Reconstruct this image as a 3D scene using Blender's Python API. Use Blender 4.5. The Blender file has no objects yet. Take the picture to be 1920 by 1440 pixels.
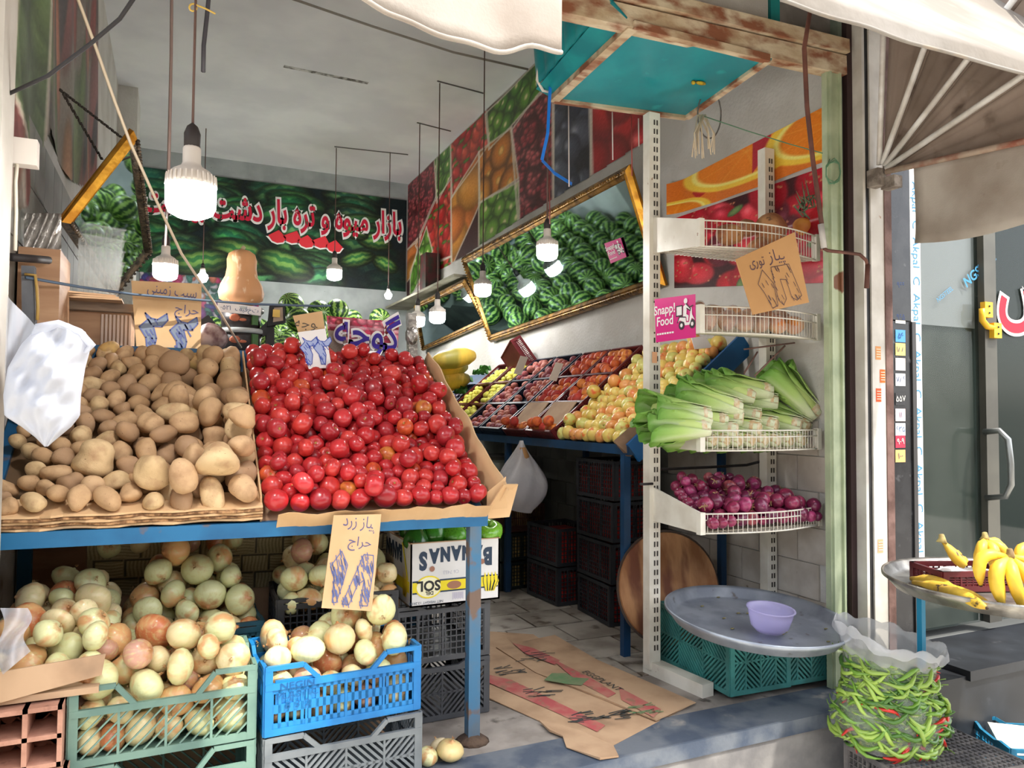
import bpy, math, random
import numpy as np
from mathutils import Vector as V, Matrix as MX, Euler
R = random.Random(7); SC = bpy.context.scene; COL = SC.collection; PI = math.pi
rad = math.radians
def lin(c):
    c = [x/255. for x in c[:3]]
    return tuple(x/12.92 if x <= .04045 else ((x+.055)/1.055)**2.4 for x in c)
# ---------------------------------------------------------------- camera
FPX = 1395.; YAW, PIT, ROL = rad(24.4), rad(2.15), rad(.38); CAM = V((0, 0, 1.4))
fw = V((math.sin(YAW)*math.cos(PIT), math.cos(YAW)*math.cos(PIT), math.sin(PIT)))
_r = V((math.cos(YAW), -math.sin(YAW), 0)); _u = _r.cross(fw)
rt = _r*math.cos(ROL)+_u*math.sin(ROL); up = _u*math.cos(ROL)-_r*math.sin(ROL)
cd = bpy.data.cameras.new('camera'); cam = bpy.data.objects.new('camera', cd); COL.objects.link(cam)
cd.sensor_width = 36; cd.lens = 36*FPX/1920; cd.clip_start = .05; cd.clip_end = 200
cam.matrix_world = MX(((rt.x, up.x, -fw.x, CAM.x), (rt.y, up.y, -fw.y, CAM.y), (rt.z, up.z, -fw.z, CAM.z), (0, 0, 0, 1)))
SC.camera = cam
def at(px, py, x=None, y=None, z=None):
    d = fw+rt*((px-960)/FPX)+up*((720-py)/FPX)
    t = (x-CAM.x)/d.x if x is not None else (y-CAM.y)/d.y if y is not None else (z-CAM.z)/d.z
    return CAM+d*t
# ---------------------------------------------------------------- world, sun, exposure
w = bpy.data.worlds.new('world'); SC.world = w; w.use_nodes = True
nt = w.node_tree; nt.nodes.clear()
sky = nt.nodes.new('ShaderNodeTexSky'); sky.sky_type = 'NISHITA'; sky.sun_disc = False
sky.sun_elevation = rad(58); sky.sun_rotation = rad(150); sky.air_density = 1.0; sky.dust_density = 2.5; sky.ozone_density = 1
bg = nt.nodes.new('ShaderNodeBackground'); bg.inputs[1].default_value = .52
hs = nt.nodes.new('ShaderNodeHueSaturation'); hs.inputs['Saturation'].default_value = .35
wo = nt.nodes.new('ShaderNodeOutputWorld')
nt.links.new(sky.outputs[0], hs.inputs['Color']); nt.links.new(hs.outputs[0], bg.inputs[0]); nt.links.new(bg.outputs[0], wo.inputs[0])
sl = bpy.data.lights.new('sun', 'SUN'); sl.energy = 6.0; sl.angle = rad(.6); sl.color = (1, .95, .86)
so = bpy.data.objects.new('sun', sl); COL.objects.link(so)
SUN = V((.28, -.46, .9)).normalized(); so.rotation_euler = SUN.to_track_quat('Z', 'Y').to_euler()
vs = SC.view_settings; vs.view_transform = 'Standard'; vs.look = 'None'; vs.gamma = 1; vs.use_curve_mapping = False; vs.exposure = .02
SC.cycles.use_denoising = True; SC.cycles.max_bounces = 8; SC.cycles.diffuse_bounces = 4; SC.cycles.glossy_bounces = 4
SC.cycles.transparent_max_bounces = 16; SC.cycles.caustics_reflective = False; SC.cycles.caustics_refractive = False
SC.cycles.sample_clamp_indirect = 6
BULB = 135.
# ---------------------------------------------------------------- materials
MT = {}
def mat(name, c1, c2=None, sc=5., rough=.6, metal=0., bump=0., bsc=None, mix=(.4, .6), st=(1, 1, 1), objcol=False, coat=0., trans=0., alpha=1.,
        emit=0., transl=0., vcol=False, c3=None, m3=(.6, .65), sc3=12., spec=.5, sub=0., ior=1.45, det=4., pole=None):
    if name in MT: return MT[name]
    m = bpy.data.materials.new(name); m.use_nodes = True; nt = m.node_tree; nd = nt.nodes; lk = nt.links
    b = nd['Principled BSDF']; b.inputs['Roughness'].default_value = rough; b.inputs['Metallic'].default_value = metal
    b.inputs['Specular IOR Level'].default_value = spec; b.inputs['IOR'].default_value = ior
    if coat: b.inputs['Coat Weight'].default_value = coat; b.inputs['Coat Roughness'].default_value = .15
    if trans: b.inputs['Transmission Weight'].default_value = trans
    if sub: b.inputs['Subsurface Weight'].default_value = sub; b.inputs['Subsurface Radius'].default_value = (.02, .01, .005)
    tc = nd.new('ShaderNodeTexCoord'); mp = nd.new('ShaderNodeMapping'); mp.inputs['Scale'].default_value = st
    oi = nd.new('ShaderNodeObjectInfo')
    lk.new(tc.outputs['Object'], mp.inputs['Vector'])
    va = nd.new('ShaderNodeVectorMath'); va.operation = 'ADD'; vm = nd.new('ShaderNodeVectorMath'); vm.operation = 'SCALE'
    cb = nd.new('ShaderNodeCombineXYZ')
    for i in range(3): lk.new(oi.outputs['Random'], cb.inputs[i])
    lk.new(cb.outputs[0], vm.inputs[0]); vm.inputs['Scale'].default_value = 37.; lk.new(mp.outputs[0], va.inputs[0]); lk.new(vm.outputs[0], va.inputs[1])
    def noise(s, d=det):
        n = nd.new('ShaderNodeTexNoise'); n.inputs['Scale'].default_value = s; n.inputs['Detail'].default_value = d; lk.new(va.outputs[0], n.inputs['Vector']); return n.outputs['Fac']
    def ramp(fac, a, z):
        r = nd.new('ShaderNodeMapRange'); r.inputs['From Min'].default_value = a; r.inputs['From Max'].default_value = z; lk.new(fac, r.inputs['Value']); return r.outputs['Result']
    def mixc(f, a, c):
        x = nd.new('ShaderNodeMix'); x.data_type = 'RGBA'
        if hasattr(f, 'node'): lk.new(f, x.inputs[0])
        else: x.inputs[0].default_value = f
        for s, q in ((6, a), (7, c)):
            if hasattr(q, 'node'): lk.new(q, x.inputs[s])
            else: x.inputs[s].default_value = (*lin(q), 1)
        return x.outputs[2]
    base = c1
    if objcol: base = oi.outputs['Color']
    if vcol:
        at_ = nd.new('ShaderNodeVertexColor'); at_.layer_name = 'Col'; base = at_.outputs['Color']
    if c2 is not None: base = mixc(ramp(noise(sc), *mix), base, c2)
    if c3 is not None: base = mixc(ramp(noise(sc3), *m3), base, c3)
    if pole:
        sx_ = nd.new('ShaderNodeSeparateXYZ'); lk.new(tc.outputs['Object'], sx_.inputs[0]); ab = nd.new('ShaderNodeMath'); ab.operation = 'ABSOLUTE'; lk.new(sx_.outputs[2], ab.inputs[0])
        ad = nd.new('ShaderNodeMath'); ad.operation = 'MULTIPLY_ADD'; lk.new(noise(2.2, 2.), ad.inputs[0]); ad.inputs[1].default_value = .7; lk.new(ab.outputs[0], ad.inputs[2]); base = mixc(ramp(ad.outputs[0], pole[1], pole[2]), base, pole[0])
    if hasattr(base, 'node'): lk.new(base, b.inputs['Base Color'])
    else: b.inputs['Base Color'].default_value = (*lin(base), 1)
    if emit:
        b.inputs['Emission Color'].default_value = (*lin(c1), 1); b.inputs['Emission Strength'].default_value = emit
    if bump:
        bp = nd.new('ShaderNodeBump'); bp.inputs['Strength'].default_value = bump; bp.inputs['Distance'].default_value = .01
        lk.new(noise(bsc or sc*4), bp.inputs['Height']); lk.new(bp.outputs[0], b.inputs['Normal'])
    out = nd['Material Output']; sh = b.outputs[0]
    if transl:
        t = nd.new('ShaderNodeBsdfTranslucent'); mx = nd.new('ShaderNodeMixShader'); mx.inputs[0].default_value = transl
        if hasattr(base, 'node'): lk.new(base, t.inputs[0])
        else: t.inputs[0].default_value = (*lin(base), 1)
        lk.new(sh, mx.inputs[1]); lk.new(t.outputs[0], mx.inputs[2]); sh = mx.outputs[0]
    if alpha < 1:
        t = nd.new('ShaderNodeBsdfTransparent'); mx = nd.new('ShaderNodeMixShader'); mx.inputs[0].default_value = alpha
        lk.new(t.outputs[0], mx.inputs[1]); lk.new(sh, mx.inputs[2]); sh = mx.outputs[0]
    lk.new(sh, out.inputs['Surface']); m.diffuse_color = (*lin(c1), 1)
    MT[name] = m; return m
def plain(c, rough=.6, **k): return mat('flat_%d_%d_%d_%d' % (*c, int(rough*100)), c, rough=rough, **k)
# ---------------------------------------------------------------- mesh builder
class M:
    def __init__(s): s.v = []; s.f = []; s.m = []; s.s = []
    def add(s, vs, fs, mi=0, sm=False):
        o = len(s.v); s.v += [tuple(p) for p in vs]
        for f in fs: s.f.append(tuple(i+o for i in f)); s.m.append(mi); s.s.append(sm)
        return s
    def box(s, c, d, r=None, mi=0):
        c = V(c); a = [V((x*d[0]/2, y*d[1]/2, z*d[2]/2)) for x in (-1, 1) for y in (-1, 1) for z in (-1, 1)]
        if r is not None: a = [r @ p for p in a]
        return s.add([c+p for p in a], [(0, 1, 3, 2), (4, 6, 7, 5), (0, 4, 5, 1), (2, 3, 7, 6), (0, 2, 6, 4), (1, 5, 7, 3)], mi)
    def bb(s, lo, hi, mi=0): return s.box([(a+b)/2 for a, b in zip(lo, hi)], [abs(b-a) for a, b in zip(lo, hi)], None, mi)
    def bar(s, p, q, w, h, u=(0, 0, 1), mi=0):
        p, q = V(p), V(q); d = (q-p); L = d.length; d = d.normalized(); u = V(u)
        if abs(d.dot(u)) > .98: u = V((0, 1, 0)) if abs(d.y) < .9 else V((1, 0, 0))
        x = d.cross(u).normalized(); z = x.cross(d)
        return s.box((p+q)/2, (w, L, h), MX((x, d, z)).transposed(), mi)
    def hexa(s, b, t, mi=0):   # bottom quad, top quad
        return s.add(list(b)+list(t), [(3, 2, 1, 0), (4, 5, 6, 7), (0, 1, 5, 4), (1, 2, 6, 5), (2, 3, 7, 6), (3, 0, 4, 7)], mi)
    def slab(s, quad, t, mi=0):    # quad thickened along its normal
        q = [V(p) for p in quad]; n = (q[1]-q[0]).cross(q[-1]-q[0]).normalized()*t
        k = len(q); return s.add(q+[p+n for p in q], [tuple(range(k))[::-1], tuple(range(k, 2*k))]+[(i, (i+1) % k, (i+1) % k+k, i+k) for i in range(k)], mi)
    def tube(s, pts, r, n=8, mi=0, caps=True):
        pts = [V(p) for p in pts]; k = len(pts); rr = r if isinstance(r, (list, tuple)) else [r]*k; vs = []; u = None
        for i, p in enumerate(pts):
            d = (pts[min(i+1, k-1)]-pts[max(i-1, 0)]).normalized()
            if u is None:
                u = V((0, 0, 1)) if abs(d.z) < .9 else V((1, 0, 0))
            u = (u-d*u.dot(d)).normalized(); x = d.cross(u)
            vs += [p+(u*math.cos(a)+x*math.sin(a))*rr[i] for a in [2*PI*j/n for j in range(n)]]
        fs = [(i*n+j, i*n+(j+1) % n, (i+1)*n+(j+1) % n, (i+1)*n+j) for i in range(k-1) for j in range(n)]
        if caps: fs += [tuple(range(n))[::-1], tuple(range((k-1)*n, k*n))]
        return s.add(vs, fs, mi, True)
    def lathe(s, prof, n=16, mi=0, c=(0, 0, 0), r=None, lobe=None, sm=True):
        vs = []
        for (q, z) in prof:
            for j in range(n):
                a = 2*PI*j/n; g = q*(lobe(a, z) if lobe else 1); p = V((g*math.cos(a), g*math.sin(a), z))
                vs.append(V(c)+(r @ p if r is not None else p))
        k = len(prof); fs = [(i*n+j, i*n+(j+1) % n, (i+1)*n+(j+1) % n, (i+1)*n+j) for i in range(k-1) for j in range(n)]
        if prof[0][0] > 1e-4: fs.append(tuple(range(n))[::-1])
        if prof[-1][0] > 1e-4: fs.append(tuple(range((k-1)*n, k*n)))
        return s.add(vs, fs, mi, sm)
    def grid(s, nu, nv, fn, mi=0, sm=True, t=0):
        vs = [V(fn(i/(nu-1), j/(nv-1))) for i in range(nu) for j in range(nv)]
        fs = [(i*nv+j, (i+1)*nv+j, (i+1)*nv+j+1, i*nv+j+1) for i in range(nu-1) for j in range(nv-1)]
        s.add(vs, fs, mi, sm)
        if t:
            o = V((0, 0, 0)); A = np.array(vs).reshape(nu, nv, 3); du = np.gradient(A, axis=0); dv = np.gradient(A, axis=1); nn = np.cross(du, dv)
            nn /= np.linalg.norm(nn, axis=2, keepdims=True)+1e-9; B = (A-nn*t).reshape(-1, 3)
            s.add([V(p) for p in B], [f[::-1] for f in fs], mi, sm)
            k = nu*nv; base = len(s.v)-2*k
            ed = [(i*nv, (i+1)*nv) for i in range(nu-1)]+[((i+1)*nv+nv-1, i*nv+nv-1) for i in range(nu-1)]+[(j+1, j) for j in range(nv-1)]+[((nu-1)*nv+j, (nu-1)*nv+j+1) for j in range(nv-1)]
            for a, b in ed: s.f.append((base+a+k, base+b+k, base+b, base+a)); s.m.append(mi); s.s.append(False)
        return s
    def ball(s, c, r, n=12, k=8, mi=0, sq=(1, 1, 1)):
        c = V(c); vs = [c+V((0, 0, r*sq[2]))]; fs = []
        for i in range(1, k):
            t = PI*i/k
            vs += [c+V((r*sq[0]*math.sin(t)*math.cos(2*PI*j/n), r*sq[1]*math.sin(t)*math.sin(2*PI*j/n), r*sq[2]*math.cos(t))) for j in range(n)]
        vs.append(c-V((0, 0, r*sq[2]))); L = len(vs)-1
        fs += [(0, 1+j, 1+(j+1) % n) for j in range(n)]+[(L, L-n+(j+1) % n, L-n+j) for j in range(n)]
        fs += [(1+(i-1)*n+j, 1+i*n+j, 1+i*n+(j+1) % n, 1+(i-1)*n+(j+1) % n) for i in range(1, k-1) for j in range(n)]
        return s.add(vs, fs, mi, True)
    def poly(s, pts, mi=0): return s.add(pts, [tuple(range(len(pts)))], mi)
    def mesh(s, name, mats):
        me = bpy.data.meshes.new(name); me.from_pydata(s.v, [], s.f)
        for m in (mats if isinstance(mats, (list, tuple)) else [mats]): me.materials.append(m)
        me.polygons.foreach_set('material_index', s.m); me.polygons.foreach_set('use_smooth', s.s); me.update(); return me
def tag(o, label=None, cat=None, group=None, kind=None):
    if label: o['label'] = label
    if cat: o['category'] = cat
    if group: o['group'] = group
    if kind: o['kind'] = kind
    return o
WM = {}
def thing(name, label, cat, loc=(0, 0, 0), rot=(0, 0, 0), group=None):
    o = bpy.data.objects.new(name, None); COL.objects.link(o); o.location = loc; o.rotation_euler = rot; o.empty_display_size = .05
    WM[o] = MX.LocRotScale(V(loc), Euler(rot), None); return tag(o, label, cat, group)
def obj(name, mb, mats, parent=None, world=True, loc=None, rot=None, label=None, cat=None, group=None, kind=None):
    """one mesh object; coordinates in mb are world ones unless world=False (then local to parent / loc)"""
    me = mb if isinstance(mb, bpy.types.Mesh) else mb.mesh(name, mats)
    o = bpy.data.objects.new(name, me); COL.objects.link(o)
    if parent is not None:
        o.parent = parent
        a = parent
        while a is not None and a not in WM: a = a.parent
        if world and a is not None: me.transform(WM[a].inverted())
    if loc is not None: o.location = loc
    if rot is not None: o.rotation_euler = rot
    return tag(o, label, cat, group, kind)
def center(o):     # move a world-built top-level mesh's origin to its base
    me = o.data; n = len(me.vertices); a = np.empty(n*3); me.vertices.foreach_get('co', a); a = a.reshape(-1, 3)
    c = V(((a[:, 0].min()+a[:, 0].max())/2, (a[:, 1].min()+a[:, 1].max())/2, a[:, 2].min())); me.transform(MX.Translation(-c)); o.location = c; return o
def solo(name, mb, mats, label, cat, group=None, kind=None): return center(obj(name, mb, mats, label=label, cat=cat, group=group, kind=kind))
def struct(name, mb, mats, parent=None): return obj(name, mb, mats, parent, kind='structure')
def dup(o, loc=None, rot=None, label=None, name=None):
    c = o.copy(); COL.objects.link(c)
    for ch in list(o.children):
        d = ch.copy(); COL.objects.link(d); d.parent = c
        for g in list(ch.children):
            e = g.copy(); COL.objects.link(e); e.parent = d
    if loc is not None: c.location = loc
    if rot is not None: c.rotation_euler = rot
    if label: c['label'] = label
    return c
# ---------------------------------------------------------------- lettering
FM = {}
for row in 'ا:FE8D,FE8E|ب:FE8F,FE90,FE91,FE92|پ:FB56,FB57,FB58,FB59|ت:FE95,FE96,FE97,FE98|ج:FE9D,FE9E,FE9F,FEA0|ح:FEA1,FEA2,FEA3,FEA4|د:FEA9,FEAA|ر:FEAD,FEAE|ز:FEAF,FEB0|س:FEB1,FEB2,FEB3,FEB4|ش:FEB5,FEB6,FEB7,FEB8|گ:FB92,FB93,FB94,FB95|م:FEE1,FEE2,FEE3,FEE4|ن:FEE5,FEE6,FEE7,FEE8|و:FEED,FEEE|ه:FEE9,FEEA,FEEB,FEEC|ی:FBFC,FBFD,FBFE,FBFF|ف:FED1,FED2,FED3,FED4|ی:FBFC,FBFD,FBFE,FBFF'.split('|'):
    k, q = row.split(':'); FM[k] = [chr(int(x, 16)) for x in q.split(',')]
def shape(s):
    out = []
    for i, c in enumerate(s):
        if c not in FM: out.append(c); continue
        prev = i > 0 and s[i-1] in FM and len(FM[s[i-1]]) == 4; nxt = i+1 < len(s) and s[i+1] in FM and len(FM[c]) == 4
        f = FM[c]; out.append(f[3] if prev and nxt else f[1] if prev else f[2] if nxt else f[0])
    return ''.join(out[::-1])
def glyphs(body, size=1., bold=0., farsi=False):
    c = bpy.data.curves.new('lettering', 'FONT'); c.body = shape(body) if farsi else body; c.size = size; c.offset = bold; c.resolution_u = 3
    c.align_x = 'CENTER'; c.align_y = 'CENTER'; o = bpy.data.objects.new('lettering', c); COL.objects.link(o)
    me = bpy.data.meshes.new_from_object(o); bpy.data.objects.remove(o); bpy.data.curves.remove(c); return me
def text(body, O, U, W, size, m, parent, farsi=False, bold=0., off=.0015, sx=1., name='lettering', label=None, fit=0.):
    """flat lettering printed on a surface: O centre, U reading direction, W up"""
    me = glyphs(body, size, bold, farsi); U = V(U).normalized(); W = V(W); W = (W-U*W.dot(U)).normalized(); N = U.cross(W)
    if fit: xs_ = [v.co.x for v in me.vertices]; sx = fit/(max(xs_)-min(xs_)); me.transform(MX.Translation((-(max(xs_)+min(xs_))/2, 0, 0)))
    T = MX(((U.x*sx, W.x, N.x, O[0]+N.x*off), (U.y*sx, W.y, N.y, O[1]+N.y*off), (U.z*sx, W.z, N.z, O[2]+N.z*off), (0, 0, 0, 1)))
    me.transform(T); me.materials.clear(); me.materials.append(m); return obj(name, me, None, parent, label=label)
def strokes(lines, O, U, W, m, parent, r=.002, off=.0015, name='lettering'):
    """pen strokes in surface coordinates, as thin flat ribbons"""
    U = V(U).normalized(); W = V(W); W = (W-U*W.dot(U)).normalized(); N = U.cross(W); b = M()
    for ln in lines:
        for (x0, y0), (x1, y1) in zip(ln, ln[1:]):
            p = V(O)+U*x0+W*y0+N*off; q = V(O)+U*x1+W*y1+N*off
            if (q-p).length < 1e-5: continue
            d = (q-p).normalized().cross(N)*r; e = (q-p).normalized()*r*.5; b.add([p-d-e, q-d+e, q+d+e, p+d-e], [(3, 2, 1, 0)])
    return obj(name, b, m, parent)
def fills(polys, O, U, W, m, parent, off=.001, name='print'):
    U = V(U).normalized(); W = V(W); W = (W-U*W.dot(U)).normalized(); N = U.cross(W); b = M()
    for pl in polys: b.poly([V(O)+U*x+W*y+N*off for x, y in pl])
    return obj(name, b, m, parent)
# ---------------------------------------------------------------- printed pictures (flat print as vertex colours)
class Pic:
    def __init__(s, w, h, c=(0, 0, 0)): s.w, s.h = w, h; s.a = np.ones((h, w, 3))*np.array(c, float); s.Y, s.X = np.mgrid[0:h, 0:w].astype(float); s.rng = np.random.RandomState(3)
    def put(s, mask, c): 
        mk = np.clip(mask, 0, 1)[..., None]; s.a = s.a*(1-mk)+np.array(c, float)*mk if not isinstance(c, np.ndarray) or c.ndim == 1 else s.a*(1-mk)+c*mk
    def loc(s, x, y, rx, ry, ang=0):
        c, n = math.cos(ang), math.sin(ang); dx, dy = s.X-x, s.Y-y; return (dx*c+dy*n)/rx, (-dx*n+dy*c)/ry
    def ell(s, x, y, rx, ry, c, ang=0, clip=None, soft=6, hi=0., sh=.45):
        u, v = s.loc(x, y, rx, ry, ang); q = np.sqrt(u*u+v*v); m = np.clip((1-q)*soft, 0, 1)
        if clip is not None: m = m*clip
        col = np.array(c, float)*(1-sh*np.clip(q, 0, 1)**2)[..., None]
        if hi: col = col+hi*np.exp(-(((u+.35)**2+(v+.4)**2)*14))[..., None]*255
        s.put(m, col)
    def melon(s, x, y, rx, ry, ang, c1=(70, 120, 60), c2=(18, 52, 34), n=5):
        u, v = s.loc(x, y, rx, ry, ang); q = np.sqrt(u*u+v*v); m = np.clip((1-q)*9, 0, 1); w_ = np.sqrt(np.clip(1-u*u, .02, 1)); t = np.clip(v/w_, -1, 1)
        ph = np.arcsin(t)*n+.35*np.sin(u*11+x)+.2*np.sin(u*23+y); k = np.clip(.5+1.3*np.cos(ph*2), 0, 1)[..., None]
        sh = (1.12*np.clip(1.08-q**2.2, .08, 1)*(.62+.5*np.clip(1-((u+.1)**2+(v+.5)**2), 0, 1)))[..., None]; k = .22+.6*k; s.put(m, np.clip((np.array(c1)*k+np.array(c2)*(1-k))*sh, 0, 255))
    def poly(s, pts):
        m = np.zeros((s.h, s.w), bool); k = len(pts); j = k-1
        for i in range(k):
            (xi, yi), (xj, yj) = pts[i], pts[j]
            if yi != yj: m ^= ((yi > s.Y) != (yj > s.Y)) & (s.X < (xj-xi)*(s.Y-yi)/(yj-yi)+xi)
            j = i
        return m.astype(float)
    def grain(s, k): s.a = np.clip(s.a+s.rng.randn(s.h, s.w, 1)*k, 0, 255)
    def mesh(s, fn, keep=None, name='print'):
        h, w = s.h, s.w; vs = [fn(i/(w-1), 1-j/(h-1)) for j in range(h) for i in range(w)]
        idx = np.arange(h*w).reshape(h, w); f = np.stack([idx[1:, :-1], idx[1:, 1:], idx[:-1, 1:], idx[:-1, :-1]], -1)
        if keep is not None: f = f[(keep[1:, :-1]*keep[1:, 1:]*keep[:-1, 1:]*keep[:-1, :-1]) > .5]
        me = bpy.data.meshes.new(name); me.from_pydata(vs, [], f.reshape(-1, 4).tolist())
        c = np.clip(s.a/255., 0, 1); c = np.where(c <= .04045, c/12.92, ((c+.055)/1.055)**2.4); c = np.concatenate([c, np.ones((h, w, 1))], -1)
        ca = me.color_attributes.new('Col', 'FLOAT_COLOR', 'POINT'); ca.data.foreach_set('color', c.astype(np.float32).ravel()); me.materials.append(PRINT); me.update(); return me
PRINT = mat('printed_vinyl', (128, 128, 128), vcol=True, rough=.42)
# ---------------------------------------------------------------- settling piles
def settle(n, rlo, rhi, bx, by, seed, h0=.0, slope=0., floor=None, it=110, rs=None, spread=None, jz=.35):
    """spheres dropped in a box bx, by (walls leaning in by slope per metre above h0), relaxed by pushing overlaps apart"""
    g = np.random.RandomState(seed); r = rs if rs is not None else rlo+(rhi-rlo)*g.rand(n)**1.4
    p = np.stack([bx[0]+(bx[1]-bx[0])*g.rand(n), by[0]+(by[1]-by[0])*g.rand(n), .05+jz*g.rand(n)], 1)
    for k in range(it):
        p[:, 2] -= .010 if k < it*.7 else .003
        for _ in range(2):
            d = p[:, None]-p[None]; L = np.sqrt((d**2).sum(-1))+1e-9; o = (r[:, None]+r[None])*.97-L; np.fill_diagonal(o, 0); o = np.clip(o, 0, .03)
            p += ((d/L[..., None])*o[..., None]).sum(1)*.36
            ins = slope*np.clip(p[:, 2]-h0, 0, 9)
            p[:, 0] = np.clip(p[:, 0], bx[0]+r*.9+ins, np.maximum(bx[1]-r*.9-ins, bx[0]+r*.9+ins+.001)); p[:, 1] = np.clip(p[:, 1], by[0]+r*.9+ins, np.maximum(by[1]-r*.9-ins, by[0]+r*.9+ins+.001))
            fz = floor(p[:, 0], p[:, 1]) if floor else 0.; p[:, 2] = np.maximum(p[:, 2], r*.93+fz)
    return p, r
def rowcol(u, v, w0=('at the left', 'in the middle', 'at the right'), w1=('front', 'middle', 'back')):
    return w0[max(0, min(len(w0)-1, int(u*len(w0))))], w1[max(0, min(len(w1)-1, int(v*len(w1))))]
C5 = ('far left', 'left', 'centre', 'right', 'far right'); R5 = ('front', 'near front', 'middle', 'near back', 'back')
def size_word(r, lo, hi):
    t = (r-lo)/(hi-lo+1e-9); return 'small' if t < .3 else 'medium' if t < .65 else 'large'
# ================================================================ the setting
WX, LX, BY, CZ, ST = 3.2, -.62, 10.95, 4.88, -.35
m_ceil = mat('ceiling_plaster', (236, 236, 238), (222, 222, 226), 1.2, .9, bump=.15, bsc=9)
m_wall = mat('white_plaster', (206, 204, 199), (188, 185, 178), 2.2, .85, bump=.5, bsc=45, c3=(170, 160, 145), m3=(.7, .78), sc3=7)
m_back = mat('back_plaster', (168, 174, 174), (150, 156, 156), 3, .85, bump=.2, c3=(120, 118, 110), m3=(.72, .76), sc3=20)
m_conc = mat('concrete', (158, 150, 142), (118, 110, 103), 4, .85, bump=.5, c3=(84, 78, 72), m3=(.6, .7), sc3=9)
m_street = mat('asphalt', (204, 198, 186), (180, 174, 164), 7, .9, bump=.6, bsc=80)
m_step = mat('painted_step', (70, 80, 96), (104, 110, 118), 6, .7, bump=.4, c3=(150, 146, 140), m3=(.62, .74), sc3=7)
m_stone = mat('stone_riser', (140, 137, 134), (112, 110, 110), 5, .8, bump=.4)
m_tile = mat('floor_tile', (178, 170, 158), (142, 133, 122), 4, .5, bump=.15, c3=(98, 86, 74), m3=(.58, .68), sc3=8)
m_grout = mat('dirt_joint', (92, 78, 62), (66, 56, 46), 9, .9)
m_wtile = mat('white_wall_tile', (208, 200, 190), (186, 176, 164), 5, .45, bump=.1, c3=(132, 116, 98), m3=(.68, .78), sc3=16)
m_gtile = mat('grey_wall_tile', (150, 150, 144), (128, 128, 122), 3, .5)
b = M(); b.bb((LX-.1, 2.62, -.5), (WX+.1, BY+.1, -.012)); fl = struct('floor', b, [m_grout])
b = M(); b.bb((LX-.1, 2.66, -.012), (WX+.05, 3.36, 0)); struct('trim_1', b, [m_conc])
b = M(); b.bb((LX-.1, 2.60, -.06), (WX+.08, 2.86, .006)); struct('trim_2', b, [m_step])
b = M(); b.bb((LX-.1, 2.61, ST), (WX+.08, 2.64, -.06)); struct('trim_3', b, [m_stone])
b = M(); b.bb((-8, -14, ST-.1), (12, 2.61, ST)); struct('street', b, [m_street])
def piece(lo, hi, m, parent, nm, bev=.004):
    b = M(); x0, y0, z0 = lo; x1, y1, z1 = hi; b.bb(lo, hi); return obj(nm, b, [m], parent)
ts = .345
for i in range(7):
    for j in range(9):
        x0, y0 = .92+i*ts-(.12 if j % 2 else 0), 3.36+j*ts
        if x0+ts > WX: continue
        dz = R.uniform(-.004, .003); b = M(); g = .007
        b.bb((x0+g, y0+g, -.02), (x0+ts-g, y0+ts-g, dz)); obj('floor_tile', b, [m_tile], fl)
# walls
b = M(); b.bb((WX, 2.845, -.1), (WX+.15, BY+.1, CZ+.05)); wr = struct('wall_right', b, [m_wall])
b = M(); b.bb((LX-.15, 2.72, -.1), (LX, BY+.1, CZ+.05)); wl = struct('wall_left', b, [m_wall])
b = M(); b.bb((LX-.1, BY, -.1), (WX+.1, BY+.15, CZ+.05)); struct('wall_back', b, [m_back])
b = M(); b.bb((LX-.15, 2.75, CZ), (WX+.15, BY+.15, CZ+.15)); struct('ceiling', b, [m_ceil])
b = M(); b.bb((LX, 8.9, 0), (-.43, 9.5, CZ)); struct('column', b, [m_wall])
b = M(); b.bb((-3.5, 2.6, ST), (-.483, 2.78, 5.5)); struct('wall_front_left', b, [mat('pillar_paint', (204, 199, 191), (184, 178, 168), 3, .8, bump=.3)])
b = M(); b.bb((LX-.1, 2.76, 4.3), (WX+3.5, 2.95, 6.5)); struct('wall_front_upper', b, [m_wall])
q0, q1 = at(532, 124, z=CZ), at(690, 156, z=CZ); b = M(); b.bar((q0.x, q0.y, CZ), (q1.x, q1.y, CZ), .05, .006); struct('trim_4', b, [mat('cracked_seam', (206, 204, 202), (96, 92, 88), 14, .9)])
# lower right wall: courses of white tile up to 1.36 m
for j in range(7):
    for i in range(14):
        z0, y0 = .0+j*.195, 3.0+i*.3-(.15 if j % 2 else 0)
        if y0 < 2.84: continue
        b = M(); g = .003; b.bb((WX-.012-R.uniform(0, .002), y0+g, z0+g), (WX+.01, y0+.3-g, z0+.195-g)); obj('wall_tile', b, [m_wtile if y0 < 4.2 else m_gtile], wr)
# left wall lower: grey tiles
for j in range(5):
    for i in range(10):
        z0, y0 = 1.2+j*.3, 2.8+i*.3; b = M(); b.bb((LX-.01, y0+.004, z0+.004), (LX+.01, y0+.296, z0+.296)); obj('wall_tile', b, [m_gtile], wl)
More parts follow.
